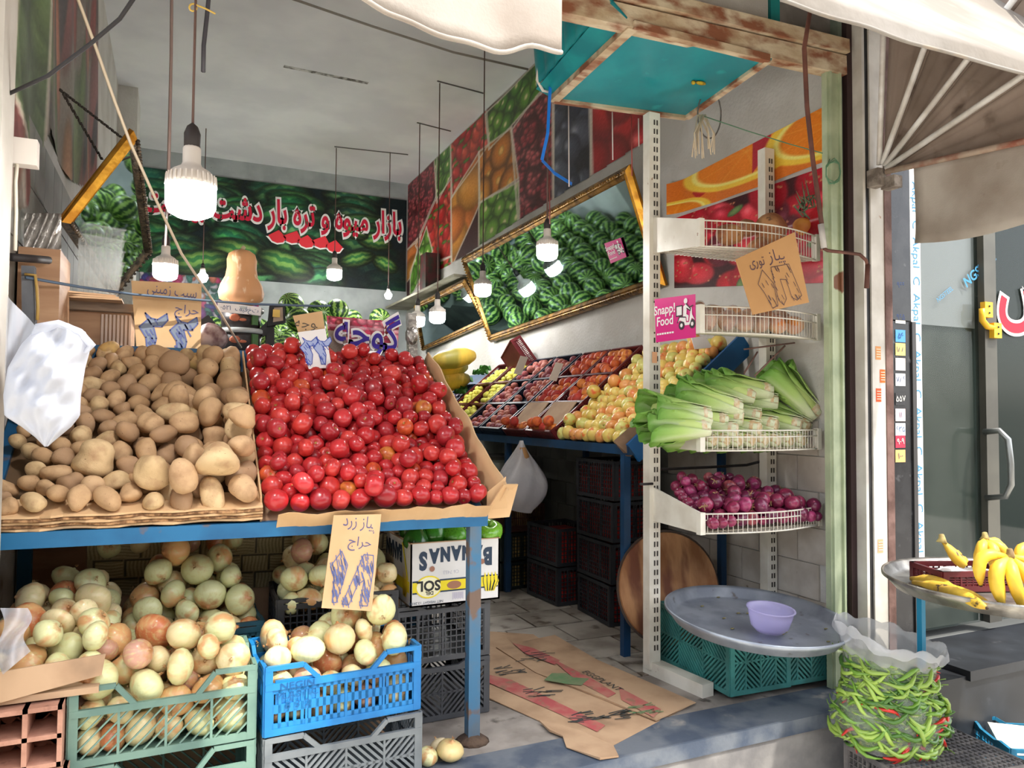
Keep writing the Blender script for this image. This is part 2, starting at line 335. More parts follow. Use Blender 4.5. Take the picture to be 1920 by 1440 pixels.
# ---------------------------------------------------------------- back banner: heap of watermelons and the shop's lettering
p = Pic(330, 128, (12, 30, 34)); g = random.Random(5)
for k in range(96):
    yy = 4+124*k/96+g.uniform(-8, 8); p.melon((k*83) % 330+g.uniform(-14, 14), yy, g.uniform(30, 44), g.uniform(14, 20), g.uniform(-.5, .4), (g.uniform(70, 120), g.uniform(140, 180), g.uniform(80, 105)), (16, g.uniform(62, 92), g.uniform(48, 66)), 3.5)
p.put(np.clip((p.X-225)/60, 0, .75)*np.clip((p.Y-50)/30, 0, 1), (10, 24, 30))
for x, y, rx, ry, an in ((285, 62, 26, 13, .1), (300, 92, 20, 12, .4), (262, 88, 26, 12, -.3), (255, 50, 24, 12, .3), (120, 98, 46, 22, .25), (170, 104, 40, 20, .3), (70, 110, 40, 18, -.2)):
    p.melon(x, y, rx, ry, an, (130, 165, 80), (22, 84, 50))
p.put(np.clip((40-p.X)/60, 0, .5)*np.clip((30-p.Y)/30, 0, 1), (20, 110, 110))
p.grain(4); bx0, bx1, bz0, bz1 = -.49, 3.17, 3.22, 4.62
def bfn(u, v): return (bx0+(bx1-bx0)*u, BY-.02, bz0+(bz1-bz0)*v)
bn = thing('shop_banner', 'wide green watermelon banner with red lettering on the back wall', 'banner', ((bx0+bx1)/2, BY-.02, bz0))
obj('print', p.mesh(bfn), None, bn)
b = M(); b.bb((bx0, BY-.018, bz0), (bx1, BY-.001, bz1)); obj('backing', b, [plain((30, 40, 40))], bn)
wht = plain((235, 235, 232)); red = plain((205, 28, 62), .5)
tb = 'بازار میوه و تره بار دشت بهشت'
for w_, mm, of in ((.045, wht, .006), (.012, red, .012)):
    text(tb, (1.33, BY-.02, 4.20), (1, 0, .012), (0, 0, 1), .46, mm, bn, True, w_, of, fit=3.5+2*w_)
for k in range(5):   # melon wedges
    cx, cz = 1.28+k*.20, 3.85-.015*k+(.03 if k % 2 else 0); s = .125
    fills([[(-s-.03, .01), (-s*.6, -.075), (0, -.10), (s*.7, -.08), (s+.02, .0)]], (cx, BY-.03, cz), (1, 0, 0), (0, 0, 1), wht, bn, name='melon_rind_print')
    fills([[(-s, .02), (-s*.55, -.055), (0, -.078), (s*.65, -.06), (s, .01), (.02+.05*(k % 2), .11)]], (cx, BY-.034, cz), (1, 0, 0), (0, 0, 1), plain((222, 50, 62), .5), bn, name='melon_slice_print')
# floral sheet below the banner
p = Pic(150, 60, (150, 160, 170)); g = random.Random(9)
for k in range(170):
    c = g.choice([(190, 60, 110), (120, 60, 130), (60, 120, 110), (40, 90, 80), (200, 190, 200), (60, 60, 130), (190, 110, 90)]); p.ell(g.uniform(0, 150), g.uniform(0, 60), g.uniform(4, 11), g.uniform(3, 9), c, g.uniform(0, 3))
p.grain(6)
solo('floral_sheet', p.mesh(lambda u, v: (-.45+1.5*u, BY-.012, 2.55+.72*v)), None, 'floral patterned plastic sheet hanging below the watermelon banner', 'sheet')
# ---------------------------------------------------------------- fruit picture paper on the right wall
def cells(p, polys, seed):
    g = random.Random(seed)
    for kind, pts in polys:
        mk = p.poly(pts); xs = [q[0] for q in pts]; ys = [q[1] for q in pts]; x0, x1, y0, y1 = min(xs), max(xs), min(ys), max(ys); A = (x1-x0)*(y1-y0)
        bgc, cols, sz, hi = {'straw': ((110, 25, 28), [(205, 50, 45), (190, 38, 40), (215, 80, 60)], 11, .2), 'rasp': ((70, 25, 30), [(190, 70, 80), (170, 55, 65), (205, 95, 100)], 13, .15),
            'kiwi': ((40, 62, 24), [(110, 165, 55), (90, 150, 50)], 11, .1), 'orange': ((190, 110, 35), [(230, 150, 55), (225, 135, 45)], 19, .1), 'lime': ((45, 90, 25), [(130, 185, 70), (110, 170, 60)], 13, .1),
            'plum': ((34, 30, 42), [(74, 78, 96), (58, 62, 82), (86, 90, 106)], 12, .3), 'pepper': ((110, 20, 25), [(200, 40, 40), (180, 30, 35)], 17, .3),
            'peach': ((190, 110, 40), [(225, 150, 60), (230, 130, 60)], 26, .1), 'green': ((70, 110, 35), [(130, 170, 60), (90, 140, 50)], 12, .1), 'leaf': ((60, 80, 50), [(110, 135, 80), (90, 110, 70)], 13, .05)}[kind]
        p.put(mk, bgc)
        for k in range(int(A/(sz*sz)*1.5)+4):
            x, y = g.uniform(x0, x1), g.uniform(y0, y1); c = g.choice(cols); s_ = sz*g.uniform(.75, 1.2)
            if kind in ('plum', 'pepper'): p.ell(x, y, s_*.7, s_*1.2, c, g.uniform(-.4, .4), mk, hi=hi)
            elif kind == 'straw': p.ell(x, y, s_*.7, s_*1.05, c, g.uniform(-.6, .6), mk, hi=hi); p.ell(x, y-s_*.9, s_*.5, s_*.22, (90, 140, 50), 0, mk)
            elif kind in ('kiwi', 'lime', 'orange'):
                p.ell(x, y, s_*.75, s_, tuple(v*.75 for v in c), .1, mk); p.ell(x, y, s_*.66, s_*.9, c, .1, mk, 4); p.ell(x, y, s_*.22, s_*.3, (225, 225, 160) if kind != 'orange' else (245, 190, 100), .1, mk, 2)
            elif kind == 'rasp':
                p.ell(x, y, s_*.85, s_*1.2, tuple(v*.6 for v in c), 0, mk)
                for q in range(16): a = g.uniform(0, 6.3); w_ = g.random()**.5; p.ell(x+math.cos(a)*s_*.62*w_, y+math.sin(a)*s_*.95*w_, s_*.24, s_*.24, c, 0, mk, 4, hi, .6)
            else: p.ell(x, y, s_, s_*1.1, c, g.uniform(-.5, .5), mk, hi=hi)
    for kind, pts in polys:      # white seams between the pictures
        for (xa, ya), (xb, yb) in zip(pts, pts[1:]+pts[:1]):
            L = math.hypot(xb-xa, yb-ya)+1e-6; t = np.clip(((p.X-xa)*(xb-xa)+(p.Y-ya)*(yb-ya))/L/L, 0, 1); d = np.hypot(p.X-xa-t*(xb-xa), p.Y-ya-t*(yb-ya)); p.put(np.clip(1.6-d, 0, .8), (216, 205, 190))
# picture x runs from the back corner (y 10.95) to y 4.6, 52 px per metre
def mp_(px, py):
    q = at(px, py, x=WX); return ((BY-q.y)*46., (CZ-.02-q.z)*95.)
PW, PH = int((BY-4.62)*46), int((CZ-.02-2.9)*95)
p = Pic(PW, PH, (60, 30, 30))
def pl(*a): return [mp_(*q) for q in a]
cells(p, [('rasp', pl((760, 350), (820, 290), (818, 370), (780, 455), (762, 470))), ('kiwi', pl((815, 300), (845, 265), (845, 330), (820, 380))),
 ('straw', pl((845, 270), (912, 200), (918, 270), (848, 370))), ('kiwi', pl((910, 215), (1015, 110), (1015, 175), (918, 280))), ('rasp', pl((1015, 170), (1036, 165), (1036, 400), (972, 420), (958, 245))),
 ('orange', pl((958, 240), (972, 335), (900, 380), (898, 285))), ('peach', pl((898, 285), (898, 385), (848, 500), (846, 372))), ('lime', pl((972, 340), (975, 440), (898, 480), (898, 380))),
 ('straw', pl((818, 375), (846, 335), (846, 480), (800, 500), (780, 460))), ('lime', pl((800, 425), (812, 470), (770, 560), (770, 510))), ('peach', pl((762, 470), (790, 440), (770, 520), (762, 530))),
 ('plum', pl((1036, 130), (1104, 60), (1108, 335), (1036, 395))), ('pepper', pl((1104, 60), (1215, -60), (1212, 275), (1108, 335))), ('straw', pl((846, 480), (848, 505), (780, 545), (800, 495)))], 3)
low = np.array([[0]]) ; keep = np.ones((PH, PW)); lx, ly = zip(*[mp_(*q) for q in ((762, 560), (800, 520), (870, 480), (973, 412), (1108, 330), (1206, 268))])
keep = (p.Y < np.interp(p.X, lx, ly)).astype(float); p.grain(5)
solo('fruit_wallpaper', p.mesh(lambda u, v: (WX-.006-.004*math.sin(u*40), BY-u*PW/46., CZ-.02-(1-v)*PH/95.), keep), None, 'fruit picture wallpaper strips on the upper right wall', 'wallpaper')
# ---------------------------------------------------------------- orange and strawberry posters near the entrance
p = Pic(140, 92, (226, 120, 40)); g = random.Random(2)
def orng(x, y, r):
    p.ell(x, y, r, r, (250, 206, 70), soft=20, sh=0); p.ell(x, y, r*.86, r*.86, (255, 236, 130), soft=20, sh=0); p.ell(x, y, r*.78, r*.78, (246, 138, 34), soft=12, sh=.05)
    for k in range(9): a = k*.7; p.put(np.clip(1.2-np.abs((p.X-x)*math.sin(a)-(p.Y-y)*math.cos(a)), 0, .3)*((p.X-x)**2+(p.Y-y)**2 < (r*.78)**2)*(((p.X-x)*math.cos(a)+(p.Y-y)*math.sin(a)) > 0), (255, 180, 80))
p.put(p.poly([(40, 0), (62, 0), (58, 40), (30, 70), (24, 50)]), (190, 40, 40)); orng(78, 10, 66); p.put(p.poly([(84, 0), (100, 0), (96, 30), (84, 60)]), (190, 45, 60)); orng(150, 30, 58); orng(5, 95, 40)
p.grain(5)
def ofn(u, v):
    y = 4.30-(4.30-2.955)*u; lo = 2.80-.03*u-.05*u*(1-u); hi = 3.02+.055*u
    return (WX-.008-.012*abs(math.sin(u*9))*(1-v)-(.05*(1-u*8)**2 if u < .125 else 0), y, lo+(hi-lo)*v)
solo('orange_poster', p.mesh(ofn), None, 'orange slice poster peeling at one corner, upper right wall', 'poster')
p = Pic(140, 92, (60, 14, 22)); g = random.Random(4)
for k in range(46):
    x, y = g.uniform(0, 140), g.uniform(0, 92); p.ell(x, y, g.uniform(14, 24), g.uniform(12, 20), g.choice([(214, 24, 44), (196, 20, 44), (226, 50, 66), (120, 30, 50)]), g.uniform(0, 3), hi=.25, sh=.3)
    for q in range(10): p.ell(x+g.uniform(-13, 13), y+g.uniform(-10, 10), 1.2, 1.2, (235, 150, 110))
for k in range(5): p.ell(g.uniform(0, 140), g.uniform(0, 92), 9, 4, (120, 150, 90), g.uniform(0, 3))
p.put(np.clip(1.3-np.abs(p.Y-48+p.X*.06), 0, .8), (225, 205, 205)); p.grain(5)
solo('strawberry_poster', p.mesh(lambda u, v: (WX-.007, 4.28-(4.28-2.95)*u, (2.28-.17*u)+((2.775-.03*u)-(2.28-.17*u))*v)), None, 'red strawberry poster under the orange slice poster', 'poster')
# ---------------------------------------------------------------- vegetable paper on the left wall
p = Pic(150, 170, (120, 110, 100)); g = random.Random(6)
for k in range(36):
    x = g.uniform(0, 150); y = g.uniform(0, 130); c = g.choice([(150, 84, 74), (166, 104, 78), (108, 122, 76), (124, 138, 84), (84, 76, 80), (178, 128, 90), (140, 78, 76), (100, 84, 76)])
    p.ell(x, y, g.uniform(5, 12), g.uniform(26, 60), c, g.uniform(-.25, .12), soft=5)
for k in range(60):
    x = g.uniform(0, 150); y = g.uniform(0, 150); p.ell(x, y, g.uniform(2, 5), g.uniform(10, 30), g.choice([(150, 60, 55), (90, 110, 60), (60, 50, 55), (180, 110, 80)]), g.uniform(-.3, .2), soft=3)
for pts in ([(0, 60), (26, 84), (22, 120), (0, 128)], [(26, 70), (56, 84), (56, 140), (24, 128)], [(0, 126), (24, 128), (30, 170), (0, 170)]):
    cells(p, [(g.choice(['peach', 'plum', 'leaf']), pts)], 8)
p.grain(5); kp = (p.Y < np.interp(p.X, (0, 40, 60, 90, 120, 150), (168, 150, 120, 122, 112, 96))).astype(float)
solo('vegetable_wallpaper', p.mesh(lambda u, v: (LX+.012+.012*math.sin(u*30+v*6), 2.80+3.85*u, 1.95+2.92*v), kp), None, 'creased vegetable picture wallpaper on the left wall above the mirror', 'wallpaper')
# ---------------------------------------------------------------- shopfront frame at the right end of the opening
m_green = mat('green_paint', (180, 190, 158), (156, 168, 138), 6, .55, bump=.2, c3=(124, 82, 58), m3=(.66, .68), sc3=3.2)
m_cream = mat('rusty_cream_paint', (214, 200, 172), (188, 166, 134), 9, .7, bump=.4, c3=(140, 88, 62), m3=(.44, .60), sc3=11, st=(.5, 1, 1), det=8.)
m_whitep = mat('white_paint', (212, 207, 198), (190, 184, 174), 5, .55, bump=.1, c3=(150, 120, 96), m3=(.7, .74), sc3=12)
m_blackp = mat('black_paint', (30, 30, 32), (46, 45, 46), 8, .5)
m_rust = mat('rusted_brown_metal', (120, 92, 84), (88, 62, 54), 9, .75, bump=.3)
m_marble = mat('black_marble', (44, 44, 46), (30, 30, 33), 7, .25, c3=(78, 78, 80), m3=(.66, .78), sc3=16)
f = thing('shopfront_frame', 'tall green painted steel door frame with chipped rust patches beside white wall', 'frame', (3.1, 2.85, 0))
b = M(); b.bb((3.07, 2.81, -.05), (3.175, 2.845, 3.28)); b.bb((3.08, 2.797, -.05), (3.092, 2.81, 3.28)); b.bb((3.150, 2.797, -.05), (3.162, 2.81, 3.28)); obj('post', b, [m_green], f)
b = M(); b.bb((3.175, 2.83, -.05), (3.204, 2.90, 4.3)); obj('side_strip', b, [mat('green_grey_paint', (120, 134, 122), (96, 108, 98), 7, .6)], f)
beam = thing('lintel_beam', 'rusty cream steel lintel beam across the top of the opening', 'beam', (1.9, 2.82, 3.12))
b = M(); b.bar((.6, 2.83, 3.155), (3.2, 2.83, 3.245), .07, .10); obj('lower_flange', b, [m_cream], beam)
b = M(); b.bar((.6, 2.80, 3.255), (3.2, 2.80, 3.34), .05, .07); obj('upper_flange', b, [m_cream], beam)
b = M(); b.bb((1.9, 2.86, 3.33), (2.72, 2.90, 4.3)); struct('trim_5', b, [m_wall])
b = M(); b.bb((2.74, 2.86, 3.33), (2.80, 2.90, 4.3)); struct('trim_6', b, [plain((20, 140, 140), .5)])
b = M(); b.bb((2.80, 2.88, 3.33), (3.2, 2.90, 4.3)); struct('trim_7', b, [mat('grey_board', (150, 146, 142), (120, 116, 112), 4, .8)])
# vertical members between the two shops
def upright(nm, x0, x1, y0, y1, z1, m, label, z0=ST): return solo(nm, M().bb((x0, y0, z0), (x1, y1, z1)), [m], label, 'post')
upright('gap_strip', 3.205, 3.245, 2.80, 2.9, 4.3, plain((52, 34, 34)), 'dark brown strip standing in for the gap beside the green door frame')  # dark strip in place of the open gap; its colour stands for shade
upright('white_bead', 3.243, 3.262, 2.74, 2.80, 4.3, m_whitep, 'thin white bead strip between dark gap and black strip')
upright('rubber_strip', 3.262, 3.298, 2.75, 2.80, 4.3, m_blackp, 'narrow black rubber strip beside the thin white bead')
wp = thing('white_post', 'white painted steel post with small orange stamped stickers between the two shops', 'post', (3.345, 2.77, ST))
obj('post_body', M().bb((3.298, 2.74, ST), (3.395, 2.80, 4.3)), [m_whitep], wp)
for z, c in ((1.72, (214, 150, 90)), (1.60, (226, 110, 40)), (1.50, (222, 90, 40)), (.72, (226, 160, 120))):
    fills([[(-.02, -.035), (.02, -.035), (.02, .035), (-.02, .035)]], (3.34+(.03 if z == 1.6 else 0), 2.74, z), (1, 0, 0), (0, 0, 1), plain(c), wp, name='sticker')
    strokes([[(-.014, q), (.014, q)] for q in (-.02, -.007, .006, .02)], (3.34+(.03 if z == 1.6 else 0), 2.738, z), (1, 0, 0), (0, 0, 1), plain((240, 225, 200)), wp, .002)
upright('rusted_strip', 3.395, 3.447, 2.735, 2.80, 4.3, m_rust, 'rusted brown steel strip at the edge of the black marble pillar')
mpil = thing('marble_pillar', 'black marble pillar covered with a column of small service stickers', 'pillar', (3.53, 2.8, ST))
obj('pillar_body', M().bb((3.447, 2.76, ST), (3.62, 3.0, 1.9)), [m_marble], mpil); obj('pillar_top', M().bb((3.447, 2.755, 1.905), (3.615, 3.0, 4.3)), [m_marble], mpil)
obj('edge_trim', M().bb((3.615, 2.75, ST), (3.645, 2.80, 1.9)), [plain((60, 58, 58), .35)], mpil)
stk = [(480, (232, 228, 220), ''), (535, (236, 206, 90), '۹۶۶'), (595, (236, 234, 226), '۹۶۵'), (630, (80, 150, 215), '۵۶'), (655, (236, 206, 120), '۱۸۸'), (683, (234, 214, 210), ''), (712, (226, 226, 226), '۷۸۶'), (748, (50, 50, 52), '۵۵۷'), (778, (236, 206, 206), '۱۱'), (805, (220, 232, 240), '۶۳۵'), (828, (170, 44, 70), '۹۰۹'), (855, (222, 176, 110), '۱۰۰')]
for i, (y, c, s_) in enumerate(stk):
    q = at(1688, y, y=2.758); fills([[(-.038, -.033), (.038, -.033), (.038, .033), (-.038, .033)]], (q.x, 2.758, q.z), (1, 0, .0), (.0, 0, 1), plain(c), mpil, name='sticker')
    if s_: text(s_, (q.x, 2.756, q.z), (1, 0, .05), (0, 0, 1), .045, plain((36, 60, 110) if sum(c) > 420 else (240, 235, 225)), mpil, off=.0015)
# ---------------------------------------------------------------- neighbouring shop: glass door, stone plinth
m_steel = mat('satin_steel', (150, 152, 150), (130, 132, 130), 3, .35, .8)
m_glass = mat('door_glass', (40, 52, 48), rough=.04, trans=.0, alpha=.30, spec=.7)
d = struct('door_1', M().bb((4.39, 2.86, .18), (4.50, 2.92, 2.75)), [mat('dark_door_frame', (92, 90, 82), (78, 76, 70), 3, .45, .3)])
obj('pane', M().bb((4.50, 2.88, .18), (5.6, 2.89, 2.75)), [m_glass], d)
obj('fixed_pane', M().bb((3.73, 2.90, .18), (4.39, 2.91, 2.75)), [m_glass], d)
obj('film_sheet', M().bb((3.74, 2.915, 1.92), (4.38, 2.92, 2.75)), [mat('protective_film', (196, 204, 204), rough=.35)], d)
obj('inner_panel', M().bb((3.74, 2.93, .18), (4.39, 2.95, 1.93)), [mat('grey_green_panel', (92, 98, 90), (72, 78, 70), 3, .5, bump=.1)], d)
tape = thing('edge_tape', 'white protective tape with repeated blue lettering down the door jamb', 'tape', (3.69, 2.79, .2))
obj('tape_body', M().bb((3.648, 2.78, -.1), (3.728, 2.86, 2.78)), [mat('white_film', (232, 232, 230), rough=.4)], tape)
mb_ = plain((70, 140, 180))
for k in range(9): text('Akpal  C', (3.69, 2.78, 2.55-k*.31), (0, 0, -1), (1, 0, 0), .075, mb_, tape, off=.002)
text('NGSTEEL', tuple(at(1836, 506, y=2.898)), (.8, 0, .55), (-.5, 0, .8), .085, mb_, d, off=.006, name='film_lettering', bold=.002); text('NGSTEEL', tuple(at(1770, 552, y=2.898)), (.8, 0, .5), (-.5, 0, .8), .04, mb_, d, off=.006, name='film_lettering')
ym = plain((232, 180, 40), .4)
hg = obj('hinge', M().tube([(4.345, 2.845, 2.03), (4.345, 2.845, 1.96), (4.39, 2.845, 1.925), (4.45, 2.845, 1.92)], .018), [ym], d, label='yellow plastic covered pivot hinge'); obj('upper_plate', M().bb((4.35, 2.83, 1.98), (4.42, 2.86, 2.07)), [ym], hg); obj('lower_plate', M().bb((4.43, 2.83, 1.86), (4.50, 2.86, 1.95)), [ym], hg)
for z, x in ((2.045, 4.385), (2.005, 4.385), (1.925, 4.465), (1.885, 4.465)): obj('screw', M().lathe([(.006, 0), (.006, .004)], 8, c=(x, 2.828, z), r=MX.Rotation(PI/2, 3, 'X')), [m_blackp], hg)
obj('handle', M().tube([(4.38, 2.87, 1.30), (4.38, 2.78, 1.31), (4.395, 2.74, 1.26), (4.40, 2.73, 1.12), (4.40, 2.73, 1.0), (4.395, 2.76, .93), (4.39, 2.87, .91)], .018, 10), [m_steel], d, label='curved steel pull handle')
so_ = struct('trim_8', M().bb((3.40, 2.48, ST), (6.5, 2.86, .10)).bb((3.62, 2.46, .08), (6.5, 2.9, .13)), [mat('dark_plinth', (40, 43, 48), (30, 32, 36), 5, .45, c3=(70, 72, 76), m3=(.66, .76), sc3=9)])
text('س', (4.84, 2.875, 2.18), (1, 0, 0), (0, 0, 1), .5, plain((235, 232, 230)), d, True, .03, .003, name='window_lettering'); text('س', (4.84, 2.875, 2.18), (1, 0, 0), (0, 0, 1), .5, plain((190, 26, 50)), d, True, .01, .005, name='window_lettering')
# inside the neighbouring shop and behind the street
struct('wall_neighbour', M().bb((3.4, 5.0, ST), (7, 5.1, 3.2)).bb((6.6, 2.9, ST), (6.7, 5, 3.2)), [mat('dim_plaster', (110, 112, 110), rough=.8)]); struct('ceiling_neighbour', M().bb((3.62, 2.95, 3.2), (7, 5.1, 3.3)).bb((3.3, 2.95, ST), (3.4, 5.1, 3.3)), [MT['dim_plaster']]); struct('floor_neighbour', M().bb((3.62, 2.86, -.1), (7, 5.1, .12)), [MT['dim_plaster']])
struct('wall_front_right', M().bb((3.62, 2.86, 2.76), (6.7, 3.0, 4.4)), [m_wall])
opp = struct('wall_opposite', M().bb((-14, -13.2, ST), (16, -13, 7)), [mat('opposite_facade', (150, 140, 126), (120, 112, 102), 1.5, .9)])
for k in range(9): obj('shutter', M().bb((-12+k*3, -13.0, ST), (-9.8+k*3, -12.9, 2.4)), [plain((70, 84, 90))], opp)
# ================================================================ crates
def crate_panel(b, A, U, L, H, pat, dip=0., th=.007, rim=.022, nrm=None, cols=4):
    """one moulded side: A lower left corner, U along, z up"""
    A = V(A); U = V(U).normalized(); Z = V((0, 0, 1)); N = U.cross(Z)
    def s(p, q, w, t=th): b.bar(A+U*p[0]+Z*p[1], A+U*q[0]+Z*q[1], w, t, N)
    T = H-dip; s((0, .012), (L, .012), .024, th*1.6); s((0, T-rim/2), (L, T-rim/2), rim, th*2.2)
    s((.012, 0), (.012, H), .026, th*1.8); s((L-.012, 0), (L-.012, H), .026, th*1.8)
    if dip:
        for a, sg in ((0, 1), (L, -1)):
            s((a, H-.007), (a+sg*.13*L/.56, H-.007), .016, th*2); s((a+sg*.13*L/.56, H-.007), (a+sg*.19*L/.56, T-.01), .016, th*2)
    y0, y1 = .024, T-rim
    for c in range(1, cols): s((L*c/cols, y0), (L*c/cols, y1), .008, th*1.5)
    if pat == 'vert':
        m = (y0+y1)/2; s((.02, m), (L-.02, m), .03); n = max(6, int(L/.0275))
        for i in range(n+1): x = .024+(L-.048)*i/n; s((x, y0), (x, y1), .011)
        s((.02, y0+.008), (L-.02, y0+.008), .018); s((.02, y1-.006), (L-.02, y1-.006), .016)
    elif pat == 'mesh':
        n = max(6, int(L/.026)); k = max(4, int((y1-y0)/.026))
        for i in range(1, n): s((L*i/n, y0), (L*i/n, y1), .005)
        for j in range(1, k): s((0, y0+(y1-y0)*j/k), (L, y0+(y1-y0)*j/k), .005)
    elif pat in ('diag', 'slope'):
        st = .027 if pat == 'diag' else .036; wd = .0095 if pat == 'diag' else .005; hh = y1-y0
        rows = 2 if pat == 'diag' else 1
        if rows == 2: s((.02, y0+hh/2), (L-.02, y0+hh/2), .010)
        for r_ in range(rows):
            ya, yb = y0+hh*r_/rows, y0+hh*(r_+1)/rows
            for c in range(cols if pat == 'diag' else 1):
                xa, xb = (L*c/cols, L*(c+1)/cols) if pat == 'diag' else (.024, L-.024); sg = 1 if (c+r_) % 2 == 0 else -1
                k = xa-(yb-ya)
                while k < xb:
                    q0, q1 = max(k, xa), min(k+(yb-ya), xb)
                    if q1-q0 > .004:
                        a0, a1 = ya+(q0-k), ya+(q1-k)
                        if sg < 0: a0, a1 = yb-(q0-k), yb-(q1-k)
                        s((q0, a0), (q1, a1), wd)
                    k += st
    elif pat == 'slot':
        n = max(5, int(L/.018)); s((.02, y0+.012), (L-.02, y0+.012), .022)
        for i in range(n+1): x = .02+(L-.04)*i/n; s((x, y0), (x, y1), .007)
        s((.02, (y0+y1)/2), (L-.02, (y0+y1)/2), .007)
def crate(L, W, H, m, pat, label, loc, rot=(0, 0, 0), dip=.05, group=None, name='plastic_crate', cols=4, pat2=None, grid=False):
    t = thing(name, label, 'crate', loc, rot, group)
    for y, sg in ((-W/2, 1), (W/2, -1)):
        b = M(); crate_panel(b, (-L/2*sg, y, 0), (sg, 0, 0), L, H, pat, dip, cols=cols); obj('long_side', b, [m], t, False)
    for x, sg in ((-L/2, -1), (L/2, 1)):
        b = M(); crate_panel(b, (x, -W/2*sg, 0), (0, sg, 0), W, H, pat2 or pat, dip*.4, cols=max(2, cols-1)); obj('short_side', b, [m], t, False)
    b = M()
    if grid:
        for i in range(23): x = -L/2+L*i/22; b.bb((x-.003, -W/2, .0), (x+.003, W/2, .008))
        for i in range(15): y = -W/2+W*i/14; b.bb((-L/2, y-.003, .001), (L/2, y+.003, .009))
    else: b.bb((-L/2+.006, -W/2+.006, .004), (L/2-.006, W/2-.006, .012))
    obj('base', b, [m], t, False)
    return t
def plas(n, c, c2=None, r=.42): return mat(n, c, c2 or tuple(int(x*.8) for x in c), 6, r, bump=.06)
c_teal = plas('teal_plastic', (70, 146, 142)); c_blue = plas('sky_blue_plastic', (30, 126, 190), (22, 108, 172)); c_green = plas('grey_green_plastic', (112, 142, 128), (92, 122, 112)); c_grey = plas('grey_plastic', (122, 128, 130), (100, 106, 110))
c_dgrey = plas('dark_grey_plastic', (66, 68, 72), (78, 80, 84)); c_black = plas('black_plastic', (40, 42, 46), (52, 54, 58)); c_burg = plas('burgundy_plastic', (108, 36, 40), (88, 28, 34)); c_navy = plas('navy_plastic', (24, 44, 66), (20, 34, 52)); c_dteal = plas('dark_teal_plastic', (38, 78, 92)); c_brown = plas('brown_plastic', (84, 50, 42))
# ================================================================ canopy box over the entrance
m_turq = mat('turquoise_plastic', (18, 152, 162), (14, 136, 148), 2.5, .35, coat=.3, c3=(40, 176, 182), m3=(.62, .7), sc3=5)
m_turq2 = mat('turquoise_paint', (24, 144, 148), (16, 122, 130), 5, .5)
cb = thing('canopy_box', 'turquoise sheeted box with rusty cream frame hanging under the ceiling by the entrance', 'canopy', (2.25, 3.15, 3.15))
Q = [V((1.885, 3.62, 3.15)), V((2.70, 3.50, 3.15)), V((2.66, 2.80, 3.18)), V((1.86, 2.80, 3.17))]
obj('sheet', M().slab([Q[0], Q[1], Q[2], Q[3]], .012), [m_turq], cb)
for i, (nm) in enumerate(('back_rail', 'right_rail', 'front_rail', 'left_rail')):
    b = M(); b.bar(Q[i]-V((0, 0, .012)), Q[(i+1) % 4]-V((0, 0, .012)), .035 if i != 3 else .05, .035); obj(nm, b, [m_cream], cb)
L0, L1 = Q[0]+V((-.09, .03, .05)), Q[3]+V((-.12, -.02, .07))
def side(u, v): p = L0.lerp(L1, u); r_ = .014*abs(math.sin(u*PI*7)); return p+V((-r_-.04*v, 0, .42*v))
obj('left_side', M().grid(50, 8, side, t=.01), [m_turq2], cb)
obj('lower_left_lip', M().slab([Q[0], Q[3], L1, L0], .01), [m_turq2], cb)
obj('back_side', M().slab([Q[0]+V((0, .01, -.01)), Q[1]+V((0, .01, -.01)), Q[1]+V((0, .03, .5)), Q[0]+V((-.1, .03, .5))], .012), [m_turq2], cb)
obj('right_lip', M().slab([Q[1]+V((.02, 0, -.02)), Q[2]+V((.02, 0, -.02)), Q[2]+V((.05, 0, .05)), Q[1]+V((.05, 0, .05))], .01), [m_turq2], cb)
b = M(); b.ball((2.50, 3.12, 3.145), .022, 8, 5, sq=(1.6, .7, .4)); b.ball((2.46, 3.13, 3.145), .012, 8, 5); solo('dead_leaf', b, [mat('yellow_brown_leaf', (190, 160, 40), (60, 50, 24), 40, .7)], 'small yellow brown dried leaf stuck to the turquoise canopy sheet', 'leaf')
m_blue_t = plain((30, 120, 220), .35)
tp = at(1028, 150, y=3.6)
b = M(); pts = [at(1034, 130, y=3.55), at(1030, 190, y=3.56), at(1027, 250, y=3.57), at(1016, 300, y=3.6), at(1040, 325, y=3.7), at(1072, 345, y=3.75)]
for i in range(5): b.bar(pts[i], pts[i+1], .018, .003, (0, 1, 0))
solo('blue_tape', b, [m_blue_t], 'bright blue plastic tape dangling from the corner of the turquoise canopy', 'tape')
solo('white_wire', M().tube([at(1040, 95, y=3.6), at(1010, 120, y=3.6), at(1007, 150, y=3.6), at(1018, 170, y=3.6), at(1030, 172, y=3.6)], .009, 6), [plain((220, 214, 204))], 'short curled white cable at the canopy corner', 'cable')
